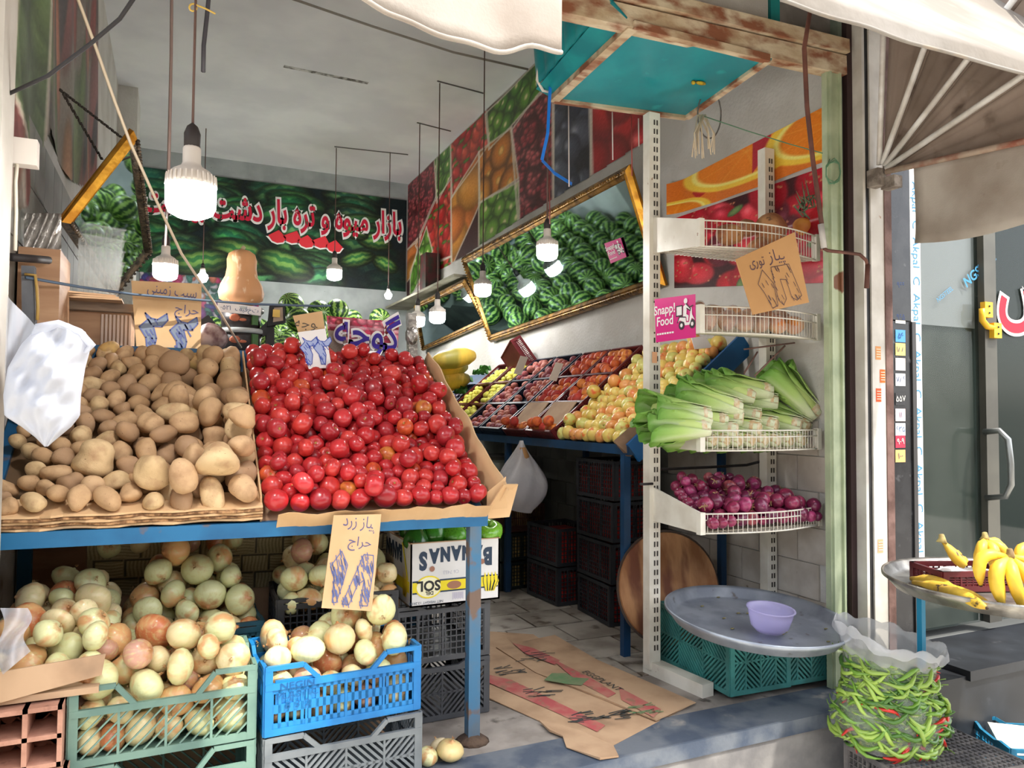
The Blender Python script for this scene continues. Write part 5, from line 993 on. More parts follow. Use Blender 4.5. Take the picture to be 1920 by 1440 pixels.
obj('end_rail', M().hexa([RP(3.60, -.02, -.09), RP(3.62, -.02, -.09), RP(3.56, RL+.03, -.09), RP(3.54, RL+.03, -.09)], [RP(3.60, -.02, .04), RP(3.62, -.02, .04), RP(3.56, RL+.03, .05), RP(3.54, RL+.03, .05)]), [mat('blue_end_steel', (18, 92, 150), (16, 78, 130), 4, .45)], rs_)
for y in (3.68, 5.35, 6.9): obj('leg', M().bb((2.375, y-.02, 0), (2.42, y+.02, 1.17)), [m_navy], rs_); obj('leg', M().bb((3.08, y-.02, 0), (3.12, y+.02, 1.75)), [m_navy], rs_)
obj('corner_board', M().slab([RP(3.66, -.03, -.03), RP(3.61, -.03, -.03), RP(3.57, .42, .0), RP(3.57, .38, .10), RP(3.66, -.04, .09)], .012), [mat('grey_board_wood', (140, 112, 90), (112, 88, 70), 5, .85)], rs_)
# apples heaped straight on the shelf
ap, ar = settle(124, .040, .052, (8.3-4.50, 8.3-3.64), (.0, RL), 21, floor=lambda x, y: .0*x, jz=.3)
def alab(wd, sz, p): a, c = rowcol((p[0]-3.8)/.86, p[1]/RL, ('next to the burgundy crates', 'middle', 'next to the rack post'), ('bottom', 'middle', 'top')); return '%s %s apple in the %s rows, %s' % (sz, wd, c, a)
pile(RFM, [tuple(q) for q in ap], list(ar), APP, [('yellow', (232, 204, 110), 6), ('yellow green', (216, 212, 124), 3), ('red blushed', (230, 160, 92), 2)], alab, 'yellow apples on the slanted shelf', 'yellow_apple', 'apple', 22, parts=(('stalk', [STALK], .8),))
solo('apple_card', M().slab([at(1302, 655, y=3.66), at(1335, 652, y=3.66), at(1322, 630, y=3.7), at(1296, 634, y=3.7)], .003), [m_wh], 'white paper card tucked among the yellow apples', 'price card')
# shallow crates in columns up the slope
def tray_crate(y0, y1, v0, v1, m, label, H=.085):
    t = thing('fruit_crate', label, 'crate', tuple(RP((y0+y1)/2, v0)), group='fruit crates on the slanted shelf')
    q = RFM.to_3x3(); ang = q.to_euler(); o = RP((y0+y1)/2, (v0+v1)/2, .0); T = MX.Translation(o) @ q.to_4x4(); W, L = y1-y0, v1-v0
    def pan(A, U, ln):
        b = M(); crate_panel(b, A, U, ln, H, 'slot', 0, cols=2, rim=.016); b.v = [tuple(T @ V(p)) for p in b.v]; return b
    obj('side', pan((-W/2, -L/2, 0), (1, 0, 0), W), [m], t); obj('side', pan((W/2, L/2, 0), (-1, 0, 0), W), [m], t); obj('side', pan((-W/2, L/2, 0), (0, -1, 0), L), [m], t); obj('side', pan((W/2, -L/2, 0), (0, 1, 0), L), [m], t)
    obj('base', M().slab([T @ V(p) for p in ((-W/2, -L/2, .004), (W/2, -L/2, .004), (W/2, L/2, .004), (-W/2, L/2, .004))], .006), [m], t)
tiers = [(.01, .33), (.335, .655), (.66, .975)]; tw_ = ('bottom', 'middle', 'top')
colsF = [(4.54, 4.94, c_burg, 'burgundy', 'nectarine', PEA, [('orange red', (226, 112, 56), 3), ('orange', (236, 146, 66), 3), ('red', (196, 62, 48), 1)], .040, 15, 'beside the apples'),
 (4.97, 5.37, c_burg, 'burgundy', 'nectarine', PEA, [('orange red', (222, 104, 58), 3), ('orange', (234, 140, 66), 2), ('red', (190, 58, 50), 2)], .040, 15, 'beside the navy crates'),
 (5.42, 5.84, c_navy, 'navy', 'peach', PEA, [('dusky pink', (206, 134, 116), 3), ('purple red', (150, 82, 92), 2)], .037, 17, 'beside the burgundy crates'),
 (5.88, 6.28, c_navy, 'navy', 'peach', PEA, [('dusky pink', (204, 130, 116), 3), ('purple red', (148, 80, 92), 2)], .037, 17, 'beside the yellow guavas'),
 (6.32, 6.72, c_burg, 'burgundy', 'guava', GUA, [('yellow', (226, 216, 92), 3), ('yellow green', (206, 208, 96), 2)], .029, 24, 'beside the peaches'),
 (6.76, 7.16, c_burg, 'burgundy', 'guava', GUA, [('yellow', (226, 214, 90), 3), ('yellow green', (200, 206, 96), 2)], .029, 24, 'beside the plums'),
 (7.22, 7.66, c_navy, 'navy', 'plum', PLU, [('dark purple', (84, 56, 84), 3), ('blue purple', (84, 74, 110), 2)], .027, 26, 'beside the melons')]
for ci, (y0, y1, m, cw, nm, ms, cols, r_, n, bes) in enumerate(colsF):
    for ti, (v0, v1) in enumerate(tiers):
        if nm == 'plum' and ti == 2: continue
        tray_crate(y0, y1, v0, v1, m, '%s plastic crate of %ss, %s tier, %s' % (cw, nm, tw_[ti], bes))
        if nm == 'nectarine' and ti == 0: n_, nlow = 8, .16
        else: n_, nlow = n, 1.
        pp_, pr = settle(n_, r_*.9, r_*1.1, (8.3-y1+.012, 8.3-y0-.012), (v0+.012, v0+.012+(v1-v0-.024)*nlow), 100+ci*5+ti, it=80, jz=.15, floor=lambda x, y: .022+0*x)
        def fl2(wd, sz, p, nm=nm, ti=ti, cw=cw, bes=bes): return '%s %s %s in the %s %s crate %s' % (sz, wd, nm, tw_[ti], cw, bes)
        pile(RFM, [tuple(q) for q in pp_], list(pr), ms, cols, fl2, '%ss in the crates on the slanted shelf' % nm, nm, nm, 300+ci*5+ti, parts=(('stem_pit', [PIT_], 1.),) if nm in ('nectarine', 'peach') else ())
    if nm == 'nectarine': solo('brown_card', M().slab([RP(y0+.03, .07, .06), RP(y1-.03, .07, .06), RP(y1-.03, .31, .10), RP(y0+.03, .31, .10)], .006), [m_card], 'brown cardboard sheet lying in the bottom nectarine crate %s' % bes, 'cardboard')
obj_k = M(); gg = random.Random(1)
# upturned burgundy crate at the top
t = crate(.40, .30, .12, c_burg, 'slot', 'burgundy crate standing on edge above the guava crates', tuple(RP(6.62, .92, .13)), (rad(60), rad(20), rad(80)), 0)
for k, (px, y_) in enumerate(((800, 820), (960, 850))):
    q = [at(765/1.0+ (980-765)*0+dx+(0 if k == 0 else 66), dy+(0 if k == 0 else 12), y=5.6 if k == 0 else 5.1) for dx, dy in ((198, 700), (212, 703), (225, 670), (211, 667))]; solo('small_price_card', M().slab(q, .003), [plain((210, 204, 190))], 'small pale price slip on a stick among the %s' % ('guavas' if k == 0 else 'peaches'), 'price card')
m_leafg = mat('grape_leaf', (62, 110, 46), (46, 86, 36), 9, .6, transl=.2)
g = random.Random(12)
for k in range(9):
    c = RP(g.uniform(7.2, 7.7), g.uniform(.2, .95), .13); b = M()
    b.grid(5, 5, lambda u, v: c+V(((u-.5)*.12, (v-.5)*.12*(1-abs(u-.5)), .03*math.sin(u*5+v*4)))); solo('vine_leaf', b, [m_leafg], 'green leaf lying among the plums', 'leaf', 'leaves among the plums')
m_melon = mat('long_melon', (212, 176, 70), (150, 140, 60), 5, .5, st=(1, 1, .25), bump=.2, c3=(226, 200, 110), m3=(.6, .7), sc3=12)
for k, (px, py) in enumerate(((852, 672), (838, 692), (842, 716))):
    c = at(px, py, x=2.55+.02*k); solo('long_melon', M().lathe([(.001, -.26), (.05, -.24), (.09, -.15), (.105, 0), (.09, .15), (.05, .24), (.001, .26)], 16, c=c, r=MX.Rotation(rad(15), 3, 'Z') @ MX.Rotation(rad(80), 3, 'Y')), [m_melon], 'long yellow striped melon at the far end of the shelf, %s' % ('top one', 'middle one', 'lowest one')[k], 'melon', 'long melons')
# ================================================================ watermelons at the back
m_wm = bpy.data.materials.new('watermelon_rind'); m_wm.use_nodes = True; nt = m_wm.node_tree; nd, lk = nt.nodes, nt.links
tc = nd.new('ShaderNodeTexCoord'); sp = nd.new('ShaderNodeSeparateXYZ'); lk.new(tc.outputs['Object'], sp.inputs[0])
at2 = nd.new('ShaderNodeMath'); at2.operation = 'ARCTAN2'; lk.new(sp.outputs[1], at2.inputs[0]); lk.new(sp.outputs[0], at2.inputs[1])
ns = nd.new('ShaderNodeTexNoise'); ns.inputs['Scale'].default_value = 5; ns.inputs['Detail'].default_value = 5; lk.new(tc.outputs['Object'], ns.inputs['Vector'])
ma = nd.new('ShaderNodeMath'); ma.operation = 'MULTIPLY_ADD'; lk.new(at2.outputs[0], ma.inputs[0]); ma.inputs[1].default_value = 11; mm2 = nd.new('ShaderNodeMath'); mm2.operation = 'MULTIPLY'; lk.new(ns.outputs['Fac'], mm2.inputs[0]); mm2.inputs[1].default_value = 7; lk.new(mm2.outputs[0], ma.inputs[2])
si = nd.new('ShaderNodeMath'); si.operation = 'SINE'; lk.new(ma.outputs[0], si.inputs[0]); mr = nd.new('ShaderNodeMapRange'); mr.inputs['From Min'].default_value = -.1; mr.inputs['From Max'].default_value = .55; lk.new(si.outputs[0], mr.inputs['Value'])
mx = nd.new('ShaderNodeMix'); mx.data_type = 'RGBA'; mx.inputs[6].default_value = (*lin((22, 62, 30)), 1); mx.inputs[7].default_value = (*lin((150, 186, 92)), 1); lk.new(mr.outputs[0], mx.inputs[0]); lk.new(mx.outputs[2], nd['Principled BSDF'].inputs['Base Color']); nd['Principled BSDF'].inputs['Roughness'].default_value = .35
WMm = M().ball((0, 0, 0), 1, 20, 12, sq=(1, 1, .96)).mesh('watermelon', [m_wm]); WST = M().tube([(0, 0, .93), (.02, .02, 1.02), (.07, .05, 1.1)], .03, 5).mesh('stem', [plain((110, 100, 50))])
stand2 = solo('melon_stand', M().hexa([(-.4, 7.0, 0), (2.32, 7.0, 0), (2.32, 10.9, 0), (-.4, 10.9, 0)], [(-.4, 7.0, 1.25), (2.32, 7.0, 1.25), (2.32, 10.9, 2.5), (-.4, 10.9, 2.5)]), [mat('dark_stand_cloth', (70, 76, 70), (50, 56, 52), 4, .9)], 'dark sloping stand under the watermelons at the back', 'stand')
g = random.Random(31); k = 0
for j in range(12):
    for i in range(9):
        x = -.25+i*.285+(.14 if j % 2 else 0)+g.uniform(-.03, .03); y = 7.15+j*.30+g.uniform(-.03, .03)
        if x > 2.25: continue
        r = g.uniform(.125, .15); z = 1.25+(y-7.0)*.32+r*.9
        o = bpy.data.objects.new('watermelon', WMm); COL.objects.link(o); o.location = (x, y, z); o.scale = (r,)*3; o.rotation_euler = rrot(g); a, c = rowcol((x+.25)/2.5, (y-7.1)/3.5, ('left', 'middle', 'right'), ('front', 'middle', 'back')); tag(o, '%s striped watermelon in the %s rows at the %s of the heap' % (size_word(r, .125, .15), c, a), 'watermelon', 'watermelons heaped at the back'); e = bpy.data.objects.new('stem', WST); COL.objects.link(e); e.parent = o
for n_, (px, py, y, r) in enumerate(((546, 572, 9.6, .16), (598, 585, 9.6, .15), (632, 582, 9.6, .15), (712, 598, 10.2, .15), (560, 600, 9.0, .15), (590, 615, 8.6, .15), (660, 600, 9.9, .14))):
    q = at(px, py, y=y); o = bpy.data.objects.new('watermelon', WMm); COL.objects.link(o); o.location = q; o.scale = (r,)*3; o.rotation_euler = rrot(g); tag(o, 'striped watermelon on top of the back heap, %s' % ('highest one behind the scale', 'second from the scale', 'third from the scale', 'right of the pink sack lettering', 'just above the small price card', 'half behind the small price card', 'above the pink sack')[n_], 'watermelon', 'watermelons heaped at the back'); e = bpy.data.objects.new('stem', WST); COL.objects.link(e); e.parent = o
# ================================================================ rack contents
# lettuces
def leaf_mesh(seed, w, L, curl):
    g = random.Random(seed); b = M(); nu, nv = 11, 7; ph = g.uniform(0, 6); cols_ = []
    def fn(u, v):
        ww = w*(.40+.75*math.sin(min(1, u*1.05)*PI*.62)**1.2); s = (v-.5)*2; ruff = .020*u*u*math.sin(s*7+u*9+ph)*abs(s); e = 1-(abs(s)**3)*.05
        bow = curl*(1-s*s)*.0; ang = s*ww/.055*.62
        R_ = .046+.022*u; return (R_*math.sin(ang)*1.0, R_*math.cos(ang)+ruff+.02*u*u, L*u*e)
    b.grid(nu, nv, fn, t=.0025); me = b.mesh('leaf', [m_let]); ca = me.color_attributes.new('Col', 'FLOAT_COLOR', 'POINT'); n = len(me.vertices); arr = np.ones((n, 4), np.float32); base = np.array(lin((236, 240, 206))); mid = np.array(lin((180, 210, 116))); tip = np.array(lin((104, 160, 58)))
    for i, v in enumerate(me.vertices):
        u = min(1, max(0, v.co.z/L)); rib = math.exp(-(v.co.x/.012)**2)*(1-u)**.5; c = base*(1-u*2.2)+mid*u*2.2 if u < .4545 else mid*(1-(u-.4545)/.5455)+tip*((u-.4545)/.5455); arr[i, :3] = c*(1-rib*.6)+base*rib*.6
    ca.data.foreach_set('color', arr.ravel()); return me
m_let = mat('lettuce_leaf', (150, 190, 90), vcol=True, rough=.5, transl=.15, bump=.3, sc=60, c2=None)
LEAF = [leaf_mesh(k, .085, (.34, .30, .36, .27)[k], .3) for k in range(4)]
STUMP = M().lathe([(.001, -.004), (.030, -.004), (.034, .004), (.046, .03), (.040, .07)], 14).mesh('stump', [mat('cut_stump', (226, 214, 184), (206, 176, 130), 40, .6)])
CORE = M().lathe([(.040, .02), (.050, .10), (.055, .2), (.03, .27), (.001, .28)], 12).mesh('heart', [plain((196, 216, 130), .5)])
def lettuce(px, py, y, d, label, s=1.):
    q = at(px, py, y=y); t = thing('romaine_lettuce', label, 'lettuce', tuple(q), group='romaine lettuces in the basket'); g = random.Random(px*7+py); d = V(d).normalized(); t.rotation_euler = d.to_track_quat('Z', 'Y').to_euler(); t.scale = (s,)*3
    for nm, me in (('stump', STUMP), ('heart', CORE)): obj(nm, me, None, t, False)
    for k in range(9):
        o = obj('leaf', LEAF[(k+px) % 4], None, t, False); o.rotation_euler = (g.uniform(-.05, .03)-.015*(k//5), g.uniform(-.04, .04), 2*PI*k/5+.3*(k//5)+g.uniform(-.1, .1)); o.scale = (.9+.14*(k//5), .86+.2*(k//5), 1)
wh_ = ['leaning over the left bracket, upper one', 'leaning over the left bracket, lower one', 'in the front row, second stump from the left', 'in the front row, third stump', 'large one diagonal across the left of the pile', 'under the large diagonal one', 'in the middle of the second row', 'in the front row, fourth stump', 'in the front row, fifth stump', 'in the upper row, short broad one', 'topmost of the pile', 'in the second row, right of the middle', 'standing at the right end beside the wall', 'in the front row, right of the middle', 'in the front row at the right end']
for k, (px, py, y, d) in enumerate(((1331, 782, 2.98, (-.85, .35, .10)), (1328, 802, 2.95, (-.88, .3, -.0)), (1364, 790, 3.02, (-.8, .5, .06)), (1382, 806, 2.97, (-.6, .75, .02)), (1388, 766, 3.05, (-.86, .36, .22)), (1393, 784, 3.03, (-.7, .65, .1)), (1426, 782, 3.05, (-.6, .75, .12)), (1424, 803, 2.98, (-.4, .85, .04)), (1456, 797, 3.0, (-.45, .85, .08)), (1414, 744, 3.12, (-.75, .5, .22)), (1446, 734, 3.12, (-.86, .38, .10)), (1458, 754, 3.1, (-.7, .62, .08)), (1532, 779, 3.02, (-.45, .3, .55)), (1502, 798, 3.0, (-.55, .7, .14)), (1515, 802, 3.02, (-.3, .7, .3)))): lettuce(px, py, y, d, 'romaine lettuce %s' % wh_[k], 1.08 if k in (0, 4, 10, 12) else .95)
for k in range(8): lettuce(1340+k*24, 826, 2.965, (-.3, .9, .05), 'romaine stump showing behind the basket wires, lower row, %s of eight from the left' % ('first', 'second', 'third', 'fourth', 'fifth', 'sixth', 'seventh', 'last')[k], .8)
# red onions
def rlab(wd, sz, p): a, c = rowcol((p[0]-2.38)/.75, (p[1]-2.9)/.45, ('left', 'middle', 'right'), ('front', 'middle', 'back')); return '%s %s onion at the %s %s of the rack basket' % (sz, wd, c, a)
rp_, rr_ = settle(128, .027, .045, (2.385, 3.125), (2.90, 3.34), 41, .12, .45, floor=lambda x, y: .02+.20*np.clip((y-2.98)/.4, 0, 1)*np.clip((3.35-x)/.6, .3, 1), jz=.4)
pile(MX.Translation((0, 0, .815)), [tuple(q) for q in rp_], list(rr_), RON, [('purple red', (150, 46, 84), 5), ('magenta', (172, 60, 110), 2), ('dark purple', (112, 34, 72), 3), ('copper pink', (190, 96, 100), 1)], rlab, 'red onions in the lowest rack basket', 'red_onion', 'onion', 42, parts=(('dry_tail', TAIL, .7), ('root_tuft', RROOT, .8)))
# wrapped roots in the second basket, roots in the top basket
m_sw = mat('sweet_root', (206, 150, 100), (170, 110, 80), 9, .6, c3=(120, 84, 66), m3=(.6, .7), sc3=30, bump=.3); m_film = mat('cling_film', (232, 230, 228), rough=.12, alpha=.28, bump=.5, sc=30); m_orr = mat('orange_root', (232, 160, 76), (206, 120, 60), 9, .5)
for k in range(12):
    x = 2.43+.058*k; y = 2.99+.14*(k % 2); t = thing('wrapped_root', 'brown root vegetable wrapped in cling film, %s in the second basket' % ('first from the left', 'second from the left', 'third from the left', 'fourth from the left', 'fifth from the left', 'sixth from the left', 'seventh from the left', 'eighth from the left', 'fourth from the right', 'third from the right', 'second from the right', 'rightmost')[k], 'vegetable', (x, y, 1.872+.055*(k % 2)), (.2*k, .3*k, k), 'wrapped roots in the second basket')
    obj('root', blob(k+40, .050, .046, .055, .12), [m_orr if k in (5, 8, 9, 10) else m_sw], t, False); obj('cling_film', blob(k+40, .053, .049, .060, .2, 16, 10), [m_film], t, False)
for k, (px, py, y, r, m) in enumerate(((1368, 440, 3.08, .062, m_sw), (1402, 428, 3.2, .055, m_sw), (1446, 428, 3.12, .085, m_sw), (1506, 424, 3.1, .052, m_orr), (1425, 462, 3.02, .05, m_sw))):
    q = at(px, py, y=y); o = solo('root_vegetable', M(), [m], 'x', 'vegetable') if False else obj('root_vegetable', blob(k+70, r*1.15, r, r*.9, .12, 18, 11), [m], None, loc=q, rot=(.2*k, .1, .6*k)); tag(o, '%s in the top wire basket, %s' % (('brown knobbly root', 'dark brown root', 'large rough brown root', 'smooth orange root', 'small brown root')[k], ('leftmost', 'behind the leftmost', 'the biggest', 'at the right end', 'low behind the wires')[k]), 'vegetable', 'roots in the top basket')
obj_b = M(); g = random.Random(9)
b = M()
for k in range(16): p0 = at(1512+g.uniform(-8, 8), 395+g.uniform(-20, 20), y=2.92); b.tube([p0, p0+V((g.uniform(-.05, .05), g.uniform(-.02, .02), g.uniform(-.02, .07))), p0+V((g.uniform(-.08, .08), 0, g.uniform(-.03, .12)))], [.004, .006, .001], 5)
solo('dried_herb', b, [mat('dry_herb', (110, 120, 92), (80, 90, 70), 20, .9)], 'dry grey green herb sprig hanging beside the crank pole', 'herb')
# ================================================================ chilli bag on a dark crate
BC = V((2.915, 2.37, -.065)); chb = thing('chilli_bag', 'clear plastic bag full of green and red chillies, collar folded open', 'bag', tuple(BC))
m_bag = mat('clear_bag', (226, 228, 230), rough=.12, alpha=.2, bump=.5, sc=14, transl=.2); m_bagt = mat('milky_bag', (226, 228, 232), rough=.25, alpha=.42, bump=.4, sc=14, transl=.3)
def bagr(a, t): return .93*(.165+.055*math.sin(min(1, t*1.25+.18)*PI*.95)**.8*(1-.0*t))*(1+.05*math.sin(3*a+1)+.03*math.sin(5*a+t*6)+.015*math.sin(11*a+t*20))
Ug = V((.911, -.413, 0)); Vg = V((.413, .911, 0))
def bagp(u, v): a = 2*PI*u; r = bagr(a, v); return BC+Ug*(r*math.cos(a)*1.18+.02*v)+Vg*(r*math.sin(a)*.85)+V((0, 0, .03*math.cos(a)*-1+.385*v))
obj('bag_film', M().grid(49, 20, lambda u, v: bagp(u, v)), [m_bag], chb)
def collar(u, v):
    a = 2*PI*u; p0 = bagp(u, .97); o = BC+V((0, 0, .375)); d = p0-o; back = .5+.5*math.cos(a-2.3)
    k = 1+.20*math.sin(min(1, v*1.5)*PI/2)+.10*max(0, v-.6)+.05*math.sin(3*a+1)*v+.03*math.sin(8*a+v*5)*v; H = .085+.055*back
    z = H*math.sin(v*PI*.70)*1.1-.03*v*v+.012*math.sin(5*a+2)*v+.008*math.sin(13*a+v*8)
    return o+d*k+V((0, 0, z))
obj('bag_collar', M().grid(73, 16, collar), [m_bagt], chb)
b = M().grid(25, 12, lambda u, v: BC+(bagp(u, v*.96)-BC-V((0, 0, .385*v*.96)))*.88+V((0, 0, .385*v*.94+.01))); obj('chilli_mass', b, [mat('chilli_green', (118, 150, 60), (72, 106, 40), 26, .4, st=(1, 1, 2.2), bump=.8, bsc=30, c3=(186, 190, 84), m3=(.56, .64), sc3=34)], chb, kind='stuff')
def chm(seed, m):
    g = random.Random(seed); c = g.uniform(-.03, .03); return M().tube([(c*math.sin(k*.6), .012*math.sin(k*.9+seed), -.06+.02*k) for k in range(7)], [.0025, .006, .0075, .0075, .006, .004, .0012], 7).mesh('chilli', [m])
m_cg = mat('green_chilli', (128, 164, 56), rough=.3, objcol=True, coat=.3); CHM = [chm(k, m_cg) for k in range(4)]; CST = M().tube([(0, 0, -.06), (.004, 0, -.078), (.012, 0, -.092)], .0022, 4).mesh('chilli_stalk', [plain((120, 150, 70))])
g = random.Random(77)
for k in range(290):
    u, v = g.random(), g.uniform(.04, .93)
    if math.sin(2*PI*u) > .35: u = (u+.5) % 1
    p = bagp(u, v); inn = BC+V((0, 0, .385*v)); q = p+(inn-p)*g.uniform(.06, .12); tdir = (bagp(u+.02, v)-p).normalized(); d = (tdir*g.uniform(.5, 1)*g.choice((-1, 1))+V((0, 0, g.uniform(-.6, .45)))).normalized()
    red_ = g.random() < .13; o = bpy.data.objects.new('chilli', CHM[k % 4]); COL.objects.link(o); o.location = q; o.rotation_euler = d.to_track_quat('Z', 'Y').to_euler(); s = g.uniform(.9, 1.4); o.scale = (s, s, s)
    cw, c = ('red', (206, 44, 34)) if red_ else g.choice((('green', (110, 152, 52)), ('pale green', (158, 188, 84)), ('dark green', (74, 116, 44)), ('light green', (142, 172, 74)))); o.color = (*lin(c), 1)
    tag(o, '%s chilli in the %s of the clear bag, %s' % (cw, ('bottom', 'lower part', 'middle', 'upper part', 'top')[min(4, int(v*5))], 'left side' if math.cos(2*PI*u) < -.4 else 'right side' if math.cos(2*PI*u) > .4 else 'facing the street'), 'chilli', 'chillies in the clear bag')
    if k % 2 == 0: e = bpy.data.objects.new('chilli_stalk', CST); COL.objects.link(e); e.parent = o
crate(.60, .40, .27, mat('dusty_dark_plastic', (84, 82, 84), (120, 116, 114), 8, .5), 'mesh', 'dusty dark mesh crate under the chilli bag, lying upside down', (3.06, 2.25, -.075), (PI, 0, rad(-6)), 0, grid=True)
solo('crate_grid', M().bb((2.82, 2.06, -.128), (3.38, 2.44, -.124)), [c_black], 'flat base grid of the upturned dark crate', 'grid') if False else None
crate(.55, .38, .22, plas('teal_blue_plastic', (34, 124, 160)), 'mesh', 'teal blue crate on the pavement at the lower right edge', (3.86, 2.24, ST), (0, 0, rad(-30)), .03)
solo('crate_board', M().box((3.84, 2.24, ST+.17), (.42, .26, .012), MX.Rotation(rad(-40), 3, 'Z') @ MX.Rotation(rad(14), 3, 'X')), [plain((224, 214, 196), .8)], 'pale board lying inside the teal blue crate', 'board')
solo('red_crate_corner', M().bb((3.52, 1.94, ST), (3.58, 2.0, ST+.09)).bb((3.58, 1.94, ST+.04), (3.8, 1.96, ST+.09)), [plain((206, 96, 92), .5)], 'pinkish red plastic crate corner at the lower right edge', 'crate')
# ================================================================ banana tray
TC = V((3.29, 2.05, .645)); tb_ = thing('banana_tray', 'round steel tray of bananas raised on a stand by the neighbour', 'tray', tuple(TC)); BR = .50
obj('tray_dish', M().lathe([(.001, 0), (BR*.88, 0), (BR*.92, .012), (BR*.97, .045), (BR, .05), (BR, .035), (BR*.96, .02), (BR*.9, -.014), (.001, -.014)], 56, c=TC), [mat('scratched_steel', (176, 172, 164), (130, 126, 120), 12, .35, .8, bump=.15)], tb_)
sd = thing('tray_stand', 'thin stand with a blue painted leg under the banana tray', 'stand', (3.3, 2.1, ST))
obj('leg', M().bb((3.06, 2.30, ST), (3.085, 2.325, .63)), [plain((30, 130, 170), .5)], sd); obj('leg', M().bb((3.65, 1.95, ST), (3.675, 1.975, .63)), [plain((30, 130, 170), .5)], sd); obj('leg', M().bb((3.45, 1.70, ST), (3.475, 1.725, .63)), [plain((70, 70, 74), .5)], sd); obj('top_ring', M().lathe([(.30, -.01), (.32, 0), (.30, .01), (.28, 0), (.30, -.01)], 32, c=TC-V((0, 0, .026))), [plain((70, 70, 74), .5)], sd)
m_ban = mat('banana_skin', (240, 202, 70), (226, 182, 56), 7, .45, c3=(96, 66, 34), m3=(.70, .74), sc3=26); m_bstem = mat('banana_stem', (196, 180, 110), (120, 96, 60), 16, .7); m_btip = plain((60, 44, 30), .8); m_plan = mat('ripe_banana_skin', (222, 184, 60), (176, 140, 50), 6, .5, c3=(70, 50, 34), m3=(.62, .68), sc3=16)
def banana(P0, P1, bulge, r, bun, m, par):
    P0, P1 = V(P0), V(P1); mid = (P0+P1)/2; n = 9; pts = []; rr = []
    for i in range(n): s = i/(n-1); pts.append(P0.lerp(P1, s)+V(bulge)*math.sin(PI*s)); rr.append(r*(.36 if i == 0 else .5 if i == 1 else .86 if i == 2 else (.25 if i == n-1 else .72 if i == n-2 else 1-.10*abs(s-.5)*2)))
    o = obj('banana', M().tube(pts, rr, 6), [m], par); o2 = obj('tip', M().ball(pts[-1], r*.26, 6, 4), [m_btip], o); o2.parent = o; return o
def bunch(label, top, fans, r, m=None, loc=None):
    t = thing('banana_bunch', label, 'bananas', tuple(loc or top)); m = m or m_ban; top = V(top)
    obj('crown', M().tube([top+V((0, 0, .022)), top+V((.004, 0, .005)), top-V((0, 0, .012))], [.010, .014, .022], 7), [m_bstem], t)
    for (d, bl) in fans: banana(top+V(d).normalized()*.012, top+V(d), bl, r, 0, m, t)
    return t
def bt(px, py, y): return at(px, py, y=y)
bunch('big ripe banana bunch at the right edge, nearest on the tray', bt(1893, 1040, 1.86), [((-.075, -.02, -.19), (-.06, 0, .035)), ((.0, -.05, -.205), (-.055, -.02, .03)), ((.08, -.05, -.205), (-.03, -.035, .03)), ((.15, -.03, -.17), (.03, -.03, .04)), ((-.10, .05, -.12), (-.04, .02, .05))], .027)
bunch('small greenish banana bunch lying over the burgundy crate', bt(1765, 1012, 2.12), [((.10, -.03, -.10), (.0, -.02, -.03)), ((.15, -.0, -.09), (.0, -.02, -.035)), ((.17, .05, -.07), (0, -.02, -.03))], .022, m_plan)
bunch('sunlit banana bunch standing behind the burgundy crate', bt(1846, 1008, 2.15), [((-.09, -.02, -.11), (-.02, -.02, .02)), ((-.03, -.05, -.13), (-.01, -.03, .02)), ((.04, -.04, -.13), (.02, -.03, .02)), ((.10, .0, -.11), (.03, -.01, .02))], .024)
bunch('banana bunch at the right edge behind the big one', bt(1930, 1030, 2.05), [((-.12, -.02, -.03), (0, 0, .03)), ((-.13, -.02, -.07), (0, -.02, .02)), ((-.10, -.05, -.10), (0, -.02, .0))], .022)
for k, (a, c) in enumerate((((1708, 1085), (1795, 1108)), ((1712, 1092), (1860, 1135)), ((1740, 1100), (1850, 1140)))):
    t = thing('loose_banana', 'overripe banana lying at the left rim of the tray, %s' % ('rear one', 'long one with a dark band', 'front one')[k], 'banana', tuple(at(*a, z=.675))); banana(at(*a, z=.675), at(*c, z=.672), (0, -.01, .012), .027, 0, m_plan, t)
crt = crate(.32, .22, .085, c_burg, 'mesh', 'low broken burgundy crate standing on the banana tray', tuple(V((3.17, 2.19, .65))), (0, 0, rad(-20)), 0); 
solo('crumpled_paper', blob(91, .13, .08, .02, .3), [m_wh], 'white crumpled paper in the burgundy crate on the banana tray', 'paper').location = (3.17, 2.19, .68)
# ================================================================ banana box with peppers on black crates
for k, z in enumerate((.004, .268)): crate(.46, .50, .258, c_dgrey, ('diag', 'mesh')[k], 'black slotted crate under the white banana box, %s' % ('lower one', 'upper one')[k], (1.13, 3.50, z), (0, 0, rad(1)), .02)
bx = thing('banana_box', 'white upside down banana carton holding green peppers', 'box', (1.18, 3.46, .53)); m_wbox = mat('white_carton', (234, 232, 230), (222, 220, 216), 4, .6)
x0, x1, y0, y1, z0, z1 = .965, 1.395, 3.20, 3.70, .533, .812
obj('front_panel', M().bb((x0, y0, z0), (x1, y0+.008, z1)), [m_wbox], bx); obj('left_panel', M().bb((x0, y0, z0), (x0+.008, y1, z1+.0)), [m_wbox], bx); obj('right_panel', M().bb((x1-.008, y0, z0), (x1, y1, z1)), [m_wbox], bx); obj('back_panel', M().bb((x0, y1-.008, z0), (x1, y1, z1)), [m_wbox], bx); obj('base', M().bb((x0, y0, z0), (x1, y1, z0+.008)), [m_card], bx)
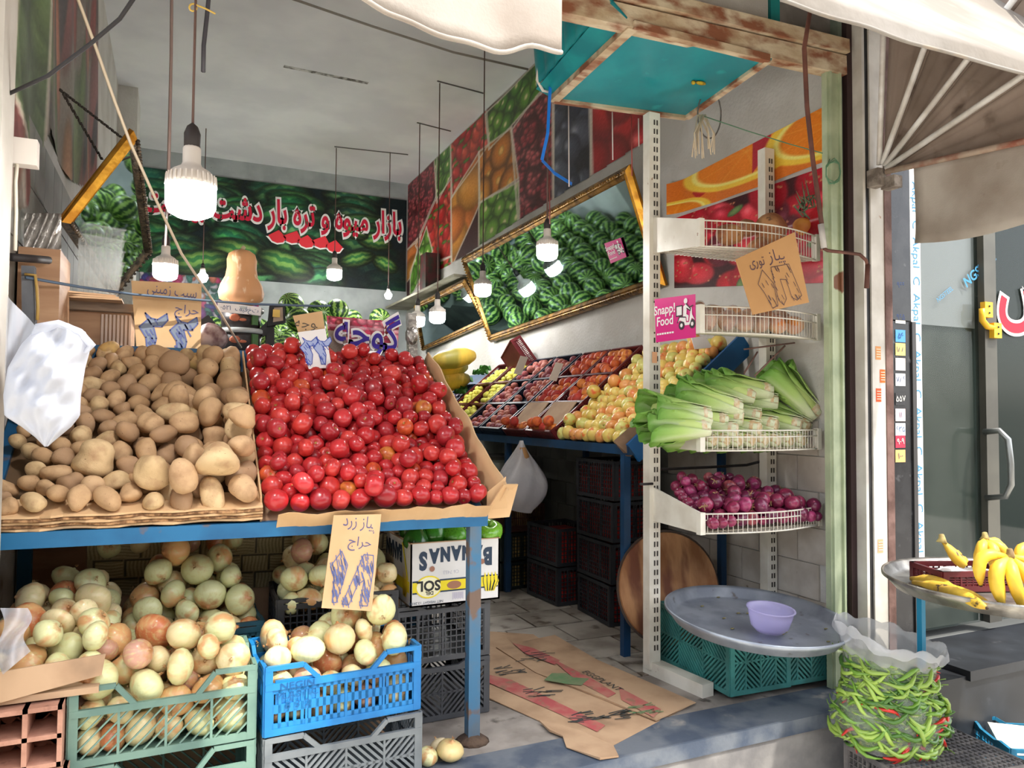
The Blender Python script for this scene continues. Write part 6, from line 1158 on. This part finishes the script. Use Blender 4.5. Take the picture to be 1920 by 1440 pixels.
b = M(); b.bb((x0, y0-.001, z1), (x1, y0+.010, z1+.004)); b.bb((x0-.001, y0, z1), (x0+.01, y1, z1+.004)); b.bb((x1-.01, y0, z1), (x1, y1, z1+.004)); b.bb((x0, y1-.01, z1), (x1, y1, z1+.004)); obj('raw_edge', b, [m_card], bx)
m_nav = plain((44, 62, 84)); m_yel = plain((238, 216, 40)); cy = y0
fx = lambda x: x-.0
def fp(polys, m, off=.001, nm='print'): fills(polys, (0, y0, 0), (1, 0, 0), (0, 0, 1), m, bx, off, nm)
zb = z0+.085
fp([[(x0+.01, zb-.028), (x1-.01, zb-.028), (x1-.01, zb+.03), (x0+.01, zb+.03)]], m_nav, .001, 'band_print'); fp([[(x0+.01, zb-.021), (x1-.01, zb-.021), (x1-.01, zb+.023), (x0+.01, zb+.023)]], m_yel, .0018, 'band_print')
def el(x, z, a, c, n=24): return [(x+a*math.cos(2*PI*k/n), z+c*math.sin(2*PI*k/n)) for k in range(n)]
fp([el(x0+.085, zb, .062, .050)], m_yel, .0024, 'oval_print'); fp([el(x0+.085, zb, .056, .044)], plain((246, 240, 200)), .003, 'oval_print')
text('SOL', (x0+.085, y0, zb+.008), (-1, 0, 0), (0, 0, -1), .062, plain((40, 40, 40)), bx, bold=.002, off=.004); text('DEL', (x0+.088, y0, zb-.026), (-1, 0, 0), (0, 0, -1), .022, plain((40, 40, 40)), bx, bold=.0006, off=.004)
for k, ch in enumerate('BANANAS'): text(ch, (x1-.06-k*.052, y0, z1-.062-.012*math.sin(k*PI/6)*-1+(-.012 if k in (0, 6) else 0)), (-1, 0, 0), (0, 0, -1), .105 if k in (0, 6) else .082, m_nav, bx, bold=.006, off=.0015, sx=.72)
fp([el(x0+.205, zb, .034, .018)], plain((166, 116, 90)), .003, 'brown_hole_print'); fp([el(x0+.10, z1-.115, .012, .012), el(x1-.09, z1-.10, .012, .012)], plain((160, 112, 90)), .004, 'hand_hole_print')
fp([[(x1-.075+.017*k, zb+.045), (x1-.062+.019*k, zb+.0), (x1-.058+.010*k, zb-.045), (x1-.073+.010*k, zb-.04), (x1-.083+.018*k, zb+.0)] for k in range(4)], m_yel, .003, 'banana_print')
strokes([[(x1-.083+.018*k, zb+.02), (x1-.083+.018*k, zb), (x1-.073+.010*k, zb-.04)] for k in range(5)], (0, y0, 0), (1, 0, 0), (0, 0, 1), m_nav, bx, .0012, .0036, 'banana_outline')
text('NET WEIGHT 13.2KGS', (x0+.075, y0, z0+.018), (-1, 0, 0), (0, 0, -1), .016, m_nav, bx, off=.0015); text('C6 7453', (x0+.19, y0, z1-.135), (-1, 0, 0), (0, 0, -1), .022, plain((190, 190, 200)), bx, off=.0015)
strokes([[(x0+.20+.006*k, z0+.02+.003*(k % 2)), (x0+.20+.006*k, z0+.05)] for k in range(9)], (0, y0, 0), (1, 0, 0), (0, 0, 1), plain((190, 184, 206)), bx, .0016, .0012, 'stamp_print')
LO, LU, LW = (x0, 0, 0), (0, -1, 0), (0, 0, 1)
fills([[(-y1+.01, zb-.024), (-y0-.01, zb-.024), (-y0-.01, zb+.026), (-y1+.01, zb+.026)]], LO, LU, LW, m_yel, bx, .001, 'band_print'); text('BANANAS', (x0, (y0+y1)/2+.06, z1-.06), (0, 1, 0), (0, 0, -1), .10, m_nav, bx, bold=.006, off=.0015, sx=.8); text('SOL', (x0, y0+.30, zb+.03), (0, 1, 0), (0, 0, -1), .085, plain((40, 40, 40)), bx, bold=.003, off=.004); text('DEL', (x0, y0+.30, zb-.03), (0, 1, 0), (0, 0, -1), .03, plain((40, 40, 40)), bx, bold=.0006, off=.004)
fills([[(-y0-.10+.017*k, zb+.06), (-y0-.085+.019*k, zb+.0), (-y0-.08+.010*k, zb-.05), (-y0-.10+.010*k, zb-.045), (-y0-.108+.018*k, zb+.0)] for k in range(4)], LO, LU, LW, plain((230, 200, 40)), bx, .004, 'banana_print'); fills([[(-y0-.13, z1-.01), (-y0-.11, z1-.01), (-y0-.02, zb+.03), (-y0-.04, zb+.03)]], LO, LU, LW, m_yel, bx, .003, 'stripe_print')
m_pep = mat('green_pepper_skin', (84, 156, 44), rough=.22, objcol=True, coat=.5, c2=(50, 110, 30), sc=8, mix=(.5, .8))
def pepper(seed): return M().lathe([(.001, .62), (.10, .60), (.25, .78), (.55, .86), (.88, .62), (1.0, .15), (.96, -.4), (.80, -.95), (.52, -1.22), (.2, -1.2), (.001, -1.12)], 24, lobe=lambda a, z: 1+.10*math.cos((3+seed % 2)*a+seed)*(.5+.5*abs(z))+.03*math.sin(2*a)).mesh('bell_pepper', [m_pep])
PEP = [pepper(k) for k in range(3)]; PST = M().tube([(0, 0, .6), (.03, 0, .85), (.14, .05, 1.15)], [.16, .10, .12], 7).mesh('pepper_stem', [plain((120, 160, 70))])
for k, (px, py, y, r, c) in enumerate(((915, 998, 3.27, .068, (120, 184, 50)), (855, 1000, 3.27, .062, (88, 160, 46)), (815, 1000, 3.3, .060, (62, 136, 40)), (782, 1012, 3.27, .056, (44, 100, 34)), (770, 992, 3.45, .06, (50, 110, 36)), (880, 985, 3.42, .06, (84, 150, 46)), (820, 985, 3.5, .06, (60, 124, 40)), (1100, 0, 0, 0, 0))):
    if r == 0: continue
    q = at(px, py, y=y); o = bpy.data.objects.new('bell_pepper', PEP[k % 3]); COL.objects.link(o); o.location = q; o.scale = (r, r, r*.85); o.rotation_euler = (.5+.3*k, .9*k, .7*k); o.color = (*lin(c), 1); tag(o, '%s green bell pepper in the banana carton, %s' % (('bright', 'mid', 'deep', 'dark', 'dark', 'mid', 'deep')[k], ('right end', 'behind the blue leg', 'middle front', 'left front', 'left rear', 'right rear', 'middle rear')[k]), 'pepper', 'bell peppers in the banana carton'); e = bpy.data.objects.new('pepper_stem', PST); COL.objects.link(e); e.parent = o
# ================================================================ storage under the right shelf
m_rednet = mat('red_fruit_fill', (196, 52, 44), (120, 28, 28), 14, .5)
def stock(label, x, y, z, m, fill, rot=0., L=.40, W=.30, H=.27, pat='mesh', name='stock_crate'):
    t = crate(W, L, H-.01, m, pat, label, (x, y, z), (0, 0, rot), .0, 'stacked crates under the shelf', name)
    if fill: obj('contents', M().box((0, 0, H*.44), (W-.03, L-.03, H*.72)), [fill], t, False, kind='stuff')
for k in range(4): stock('black crate with red produce in the tall front stack, %s' % ('bottom one', 'second', 'third', 'topmost')[k], 2.80+.0*k, 4.42, .004+k*.272, c_black, m_rednet, rad(-3+2*k), .46, .34, .27)
for k in range(2): stock('black crate with red produce in the short rear stack, %s' % ('lower one', 'upper one')[k], 2.70, 5.02, .004+k*.28, c_black, m_rednet, rad(4), .44, .34, .28)
m_yfill = mat('pale_fruit_fill', (176, 150, 90), (120, 96, 60), 16, .6)
for k in range(2): stock('black green mesh crate of pale produce in the far stack, %s' % ('bottom one', 'second from the floor')[k], 2.52, 5.58, .004+k*.225, plas('black_green_plastic', (30, 40, 38)), m_yfill, rad(6), .38, .36, .22)
stock('brown slatted crate on top of the far stack', 2.52, 5.56, .455, c_brown, m_yfill, rad(4), .38, .40, .22, 'slot')
cz = thing('stock_carton', 'pale green printed carton on top of the far brown crate', 'carton', (2.5, 5.75, .70)); obj('carton_body', M().bb((2.32, 5.60, .70), (2.74, 5.98, .98)), [mat('pale_carton', (150, 158, 146), (130, 138, 128), 4, .8)], cz); obj('flap', M().slab([(2.30, 5.50, .72), (2.60, 5.45, .70), (2.55, 5.60, .80), (2.34, 5.60, .80)], .006), [m_card], cz)
fills([el(2.66, .88, .03, .03), el(2.42, .9, .05, .025)], (0, 5.60, 0), (1, 0, 0), (0, 0, 1), plain((70, 110, 90)), cz, .002)
solo('dim_carton', M().bb((2.25, 6.1, .0), (2.9, 6.6, 1.0)), [mat('dim_carton_m', (120, 116, 106), (100, 96, 88), 3, .85)], 'dim grey cartons stacked behind the hanging bag', 'carton')
# hanging carrier bag
HB = at(978, 826, y=4.9); m_pbag = mat('white_polythene', (226, 224, 226), (208, 206, 212), 5, .3, transl=.35, alpha=.86, bump=.5, bsc=24)
hb = thing('carrier_bag', 'white knotted carrier bag hanging from the front rail of the fruit shelf', 'bag', tuple(HB-V((0, 0, .5))))
def hbag(u, v):
    a = 2*PI*u; t = v; r = (.012+.165*math.sin(min(1., (t*1.02)**1.5)*PI*.86)**.9)*(1+.10*math.sin(3*a+t*4)+.05*math.sin(7*a+t*9)); z = -.50*t; return HB+V((r*math.cos(a)*1.1-.02*t, r*math.sin(a)*.8, z-.05*math.cos(a+.6)*max(0, t-.6)))
obj('bag_film', M().grid(41, 26, hbag), [m_pbag], hb); obj('brown_goods', M().lathe([(.001, -.20), (.05, -.19), (.06, -.12), (.03, -.05), (.001, -.04)], 14, c=HB), [plain((170, 126, 80))], hb)
# ================================================================ left side: white plastic bag, cabinet, buckets, squash, scale
LB = V((-.33, 2.62, 1.66)); wb = thing('white_carrier_bags', 'bundle of white plastic carrier bags hanging by the left pillar', 'bag', tuple(at(85, 830, y=2.58)))
ol = [(172, 648), (158, 625), (120, 606), (70, 622), (40, 650), (8, 690), (4, 745), (10, 790), (60, 806), (85, 836), (118, 812), (150, 780), (152, 730), (146, 690), (164, 668)]
cen = at(84, 716, y=2.60); OL = [at(*q, y=2.60) for q in ol]
LBo = [(606, 92, 128), (622, 62, 160), (645, 40, 172), (690, 14, 160), (740, 6, 152), (780, 8, 150), (800, 40, 134), (820, 66, 110), (837, 83, 90)]
def wbag(sg):
    ys, xa, xb = zip(*LBo)
    def fn(u, v):
        y = 606+231*v; a, c = np.interp(y, ys, xa), np.interp(y, ys, xb); p = at(a+(c-a)*u, y, y=2.60); h = math.sin(PI*u)**.6*math.sin(PI*min(1, .08+v*.9))**.6
        return p+V((0, sg*(.075*h+h*(.016*math.sin(u*9+v*5)+.013*math.sin(v*17-u*8)+.008*math.sin(u*27+v*19)+.006*math.sin(v*41+u*11))), 0))
    return M().grid(40, 44, fn)
m_wbag = mat('white_carrier_film', (216, 219, 228), None, 5, .35, transl=.25, bump=.35, bsc=11)
obj('front_film', wbag(-1), [m_wbag], wb); obj('rear_film', wbag(1), [m_wbag], wb)
b = M().tube([at(62, 640, y=2.6), at(75, 616, y=2.57), at(110, 607, y=2.56), at(150, 622, y=2.56), at(172, 648, y=2.57), at(160, 660, y=2.58)], [.012, .018, .012, .010, .012, .008], 8); obj('handle_loop', b, [mat('thin_film', (222, 226, 236), rough=.25, alpha=.6, transl=.2)], wb)
def sheetf(u, v): p = at(14, 555, y=2.64).lerp(at(10, 800, y=2.64), v); q = at(75, 620, y=2.62).lerp(at(20, 700, y=2.62), v); return p.lerp(q, u)+V((0, -.02*math.sin(u*8+v*3), 0))
obj('stretched_film', M().grid(14, 10, sheetf), [MT['thin_film']], wb)
mk_ = MT['thin_film']; solo('torn_film', M().grid(16, 16, lambda u, v: at(0+52*u+8*math.sin(v*7), 1140+125*v*(1-.35*u), y=2.68+.03*math.sin(u*7+v*9))), [mk_], 'torn clear film snagged over the cardboard strip at the left edge', 'film')
cab = thing('wooden_cabinet', 'plain wooden cabinet with pinkish panel and white slats at the left wall', 'cabinet', (-.4, 4.3, 0)); m_cab = mat('pale_wood', (196, 156, 122), (178, 136, 104), 3, .65, st=(1, 1, 6), bump=.05)
obj('body', M().bb((-.60, 4.10, 0), (-.205, 4.55, 1.87)), [m_cab], cab); obj('top_board', M().bb((-.61, 4.04, 1.87), (-.185, 4.56, 1.91)), [mat('grey_worn_board', (150, 130, 112), (116, 98, 84), 5, .8, st=(1, 6, 6))], cab)
[obj('slat', M().bb((-.33+.017*k, 4.085, 1.3), (-.320+.017*k, 4.098, 1.86)), [plain((206, 184, 170))], cab) for k in range(8)]
for k in range(3): solo('flat_carton', M().box(at(150, 562-k*4, y=4.02), (.36-.05*k, .20, .008), MX.Rotation(rad(8*k), 3, 'Z')), [m_card], 'flat folded carton on the cabinet top, %s' % ('bottom sheet', 'middle sheet', 'top sheet')[k], 'cardboard')
solo('brown_carton', M().bb((-.60, 3.62, 1.70), (-.45, 3.95, 2.07)), [m_cab], 'pinkish brown carton at the left edge beside the clear boxes', 'carton')
solo('grey_post', M().bar(at(54, 500, y=3.5), at(56, 640, y=3.5), .045, .045, (0, 1, 0)), [mat('grey_wood', (120, 122, 128), (100, 102, 108), 6, .8)], 'short grey post tied with yellow rope left of the cabinet', 'post')
solo('yellow_rope', M().tube([at(46, 514, y=3.46), at(66, 516, y=3.46), at(69, 540, y=3.46), at(71, 575, y=3.46), at(70, 600, y=3.46)], .006, 6), [plain((190, 154, 84))], 'yellow rope tied round the short grey post', 'rope')
solo('black_rod', M().tube([at(20, 482, y=3.4), at(92, 488, y=3.55)], .016, 8), [m_sock], 'short black rod above the brown carton', 'rod')
m_clam = mat('clear_clamshell', (226, 232, 232), rough=.1, alpha=.17, bump=.2, sc=20)
for k in range(4):
    x_ = -.36; zz = 1.93+k*.055; t = thing('clear_container', 'clear plastic fruit container on the cabinet, %s of the nested stack' % ('lowest', 'second', 'third', 'topmost')[k], 'container', (x_, 4.2, zz), (0, rad(4), rad(5)), 'nested clear containers'); s = .10; b = M()
    b.hexa([(-s*.85, -s*.7, 0), (s*.85, -s*.7, 0), (s*.85, s*.7, 0), (-s*.85, s*.7, 0)], [(-s, -s*.85, .20), (s, -s*.85, .20), (s, s*.85, .20), (-s, s*.85, .20)]); obj('tub', b, [m_clam], t, False); b = M()
    for i in range(9): b.bar((-s*.8+i*s*.2, -s*.74-.004, .02), (-s*.9+i*s*.225, -s*.85-.004, .17), .004, .003)
    b.bar((-s-.006, -s*.87, .20), (s+.006, -s*.87, .20), .012, .006); obj('rib', b, [m_clam], t, False)
solo('blue_rope', M().tube([at(48, 520, y=3.45), at(150, 538, y=3.6), at(250, 552, y=3.92), at(380, 563, y=3.95), at(470, 570, y=4.0), at(600, 574, y=4.1), at(620, 573, y=4.1)], .006, 6), [plain((92, 110, 132))], 'blue grey rope stretched across in front of the price card and buckets', 'rope')
m_foil = mat('crinkled_foil', (200, 196, 192), (150, 146, 142), 12, .28, .85, bump=1., bsc=40)
solo('silver_film', M().grid(24, 14, lambda u, v: at(45+70*u, 400+85*v, y=3.75+.03*math.sin(u*17+v*9))), [m_foil], 'crinkled silver film taped to the wall beside the tilted mirror', 'film')
# buckets
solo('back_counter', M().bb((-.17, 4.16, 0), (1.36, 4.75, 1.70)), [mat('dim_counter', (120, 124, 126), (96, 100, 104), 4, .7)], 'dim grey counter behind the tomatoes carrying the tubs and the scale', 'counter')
m_bk_ = mat('dark_bucket_label', (62, 56, 56), (50, 44, 44), 5, .4); m_lid = mat('clear_lid', (200, 206, 206), (180, 186, 186), 5, .3)
for k, (zc, w) in enumerate((( 640, 37), (600, 38))):
    q = at(452, zc, y=4.45); t = thing('food_bucket', 'dark labelled dates tub with a clear lid under the squash, %s' % ('lower one', 'upper one')[k], 'tub', tuple(q-V((0, 0, .05))), group='stacked tubs'); r = .118
    obj('tub_body', M().lathe([(r*.86, -.055), (r*.95, .045)], 24, c=q), [m_bk_], t); obj('lid', M().lathe([(r*1.0, .040), (r*1.05, .046), (r*1.05, .062), (r*.98, .068), (.001, .066)], 24, c=q), [m_lid], t)
    obj('date_print', M().ball(q+V((-.04, -r*.90, 0)), .030, 8, 5, sq=(1, .2, .7)).ball(q+V((.0, -r*.93, -.01)), .018, 8, 5, sq=(1.2, .2, .5)), [plain((190, 110, 80))], t)
    obj('green_print', M().box(q+V((.065, -r*.78, 0)), (.04, .01, .07), MX.Rotation(rad(35), 3, 'Z')), [plain((70, 110, 60))], t)
m_sq = mat('squash_skin', (222, 174, 136), (212, 156, 108), 4, .55, c3=(234, 204, 168), m3=(.60, .66), sc3=26, st=(1, 1, .3), bump=.2)
sq0 = at(452, 572, y=4.45); S = .30/.29; t = thing('butternut_squash', 'big upright butternut squash standing on the stacked tubs', 'squash', tuple(sq0))
obj('squash_body', M().lathe([(.001, .0), (.07, .002), (.115, .03), (.122, .07), (.110, .115), (.086, .16), (.078, .21), (.080, .255), (.070, .29), (.045, .308), (.02, .312), (.001, .31)], 28, c=sq0, lobe=lambda a, z: 1+.018*math.cos(10*a)), [m_sq], t); obj('stem', M().tube([sq0+V((0, 0, .305)), sq0+V((.004, 0, .325)), sq0+V((.012, 0, .335))], [.016, .012, .010], 7), [plain((190, 176, 140))], t)
P4 = [at(408, 584, y=4.325), at(489, 592, y=4.325), at(490, 576, y=4.33), at(408, 566, y=4.33)]; t = thing('paper_strip', 'white handwritten paper strip pinned below the squash', 'label', tuple(P4[0])); obj('strip', M().slab(P4, -.002), [m_wh], t); text('تخفیف  ۱۲۵۰', sum(P4, V((0, 0, 0)))/4, P4[1]-P4[0], (0, 0, 1), .035, plain((70, 90, 130)), t, True, off=.003)
sc_ = thing('scale_display', 'black weighing scale display on a pole behind the tomatoes', 'scale', tuple(at(508, 660, y=4.4)))
obj('pole', M().bar((at(506, 668, y=4.42).x, 4.42, 1.70), at(506, 615, y=4.42), .045, .045, (0, 1, 0)), [m_blackp], sc_); obj('arm', M().bar(at(488, 626, y=4.42), at(518, 598, y=4.42), .05, .05, (0, 1, 0)), [m_blackp], sc_); b = M().slab([at(502, 612, y=4.36), at(536, 605, y=4.36), at(534, 570, y=4.36), at(506, 572, y=4.36)], -.03); obj('head', b, [m_blackp], sc_)
obj('keypad', M().slab([at(512, 604, y=4.352), at(531, 601, y=4.352), at(530, 576, y=4.352), at(514, 577, y=4.352)], -.004), [plain((170, 150, 130))], sc_); obj('yellow_note', M().slab([at(511, 594, y=4.345), at(525, 595, y=4.345), at(525, 581, y=4.345), at(512, 580, y=4.345)], -.002), [plain((240, 204, 110))], sc_)
solo('slanted_support', M().bar(at(380, 598, y=4.4), at(412, 636, y=4.4), .07, .05, (0, 1, 0)), [m_blackp], 'black slanted scale support left of the tubs', 'support')
solo('small_pack', blob(55, .09, .06, .07, .2), [mat('pack_film', (170, 150, 146), (110, 80, 80), 20, .4)], 'small crumpled food pack behind the potatoes', 'pack').location = (.165, 4.25, 1.715)
# sack and foil post
sk = thing('printed_sack', 'pink printed plastic sack with blue lettering behind the tomatoes', 'sack', tuple(at(680, 690, y=4.1)))
p = Pic(120, 70, (206, 60, 96)); g = random.Random(6)
for k in range(80): p.ell(g.uniform(0, 120), g.uniform(0, 70), g.uniform(6, 12), g.uniform(6, 10), g.choice([(222, 74, 106), (196, 48, 84), (232, 130, 150), (150, 50, 50)]), hi=.3)
p.put(((p.Y > 46) & (p.X > 30)).astype(float), (226, 222, 224)); p.put(p.poly([(24, 68), (52, 68), (42, 46), (34, 46)]), (110, 160, 206)); p.put(((p.X < 30) & (p.Y > 26)).astype(float), (176, 164, 150)); p.put(((p.Y > 14) & (p.Y < 20)).astype(float)*.5, (235, 210, 216)); p.grain(7)
SKc = [at(616, 664, y=4.1), at(742, 676, y=4.1), at(748, 604, y=4.1), at(612, 592, y=4.1)]
def skf(u, v): a = SKc[0].lerp(SKc[1], u); c = SKc[3].lerp(SKc[2], u); return a.lerp(c, v)+V((0, -.02*math.sin(PI*v)-.006*math.sin(u*19+v*7), 0))
obj('print', p.mesh(skf), None, sk); so2 = sum(SKc, V((0, 0, 0)))/4
for mm, of, bo in ((m_wh, .03, .016), (plain((60, 40, 150), .4), .034, .003)): text('گوجه', so2+V((.02, 0, .02)), SKc[1]-SKc[0], (0, 0, 1), .24, mm, sk, True, bo, of, fit=.36+bo)
obj('lower_roll', M().tube([at(610, 672, y=4.06), at(680, 676, y=4.06), at(744, 684, y=4.06)], .028, 10), [m_foil], sk); obj('rear_board', M().bar(at(540, 688, y=4.12), at(765, 700, y=4.12), .05, .12), [m_card], sk)
solo('foil_post', M().bar(at(773, 672, y=4.15), at(771, 588, y=4.15), .05, .05, (0, 1, 0)).ball(at(772, 630, y=4.14), .04, 8, 5, sq=(1, .8, 1.6)), [m_foil], 'post wrapped in crinkled silver foil behind the tomato box corner', 'post')
# ================================================================ tell alike pieces apart by their distance from the street
SAME = {}
for o in COL.objects:
    if o.parent is None and o.get('category') and o.get('label'): SAME.setdefault(o['label'], []).append(o)
ORD = ['nearest', 'second nearest', 'third nearest', 'fourth nearest', 'fifth nearest', 'sixth nearest', 'seventh nearest', 'eighth nearest', 'ninth nearest', 'tenth nearest', 'eleventh nearest', 'twelfth nearest']
for lb, os_ in SAME.items():
    if 2 <= len(os_) <= 12 and len(lb.split()) <= 14:
        for k, o in enumerate(sorted(os_, key=lambda o: (o.location-CAM).length)): o['label'] = lb+', '+(ORD[k] if k < len(os_)-1 or k == 0 else 'farthest')
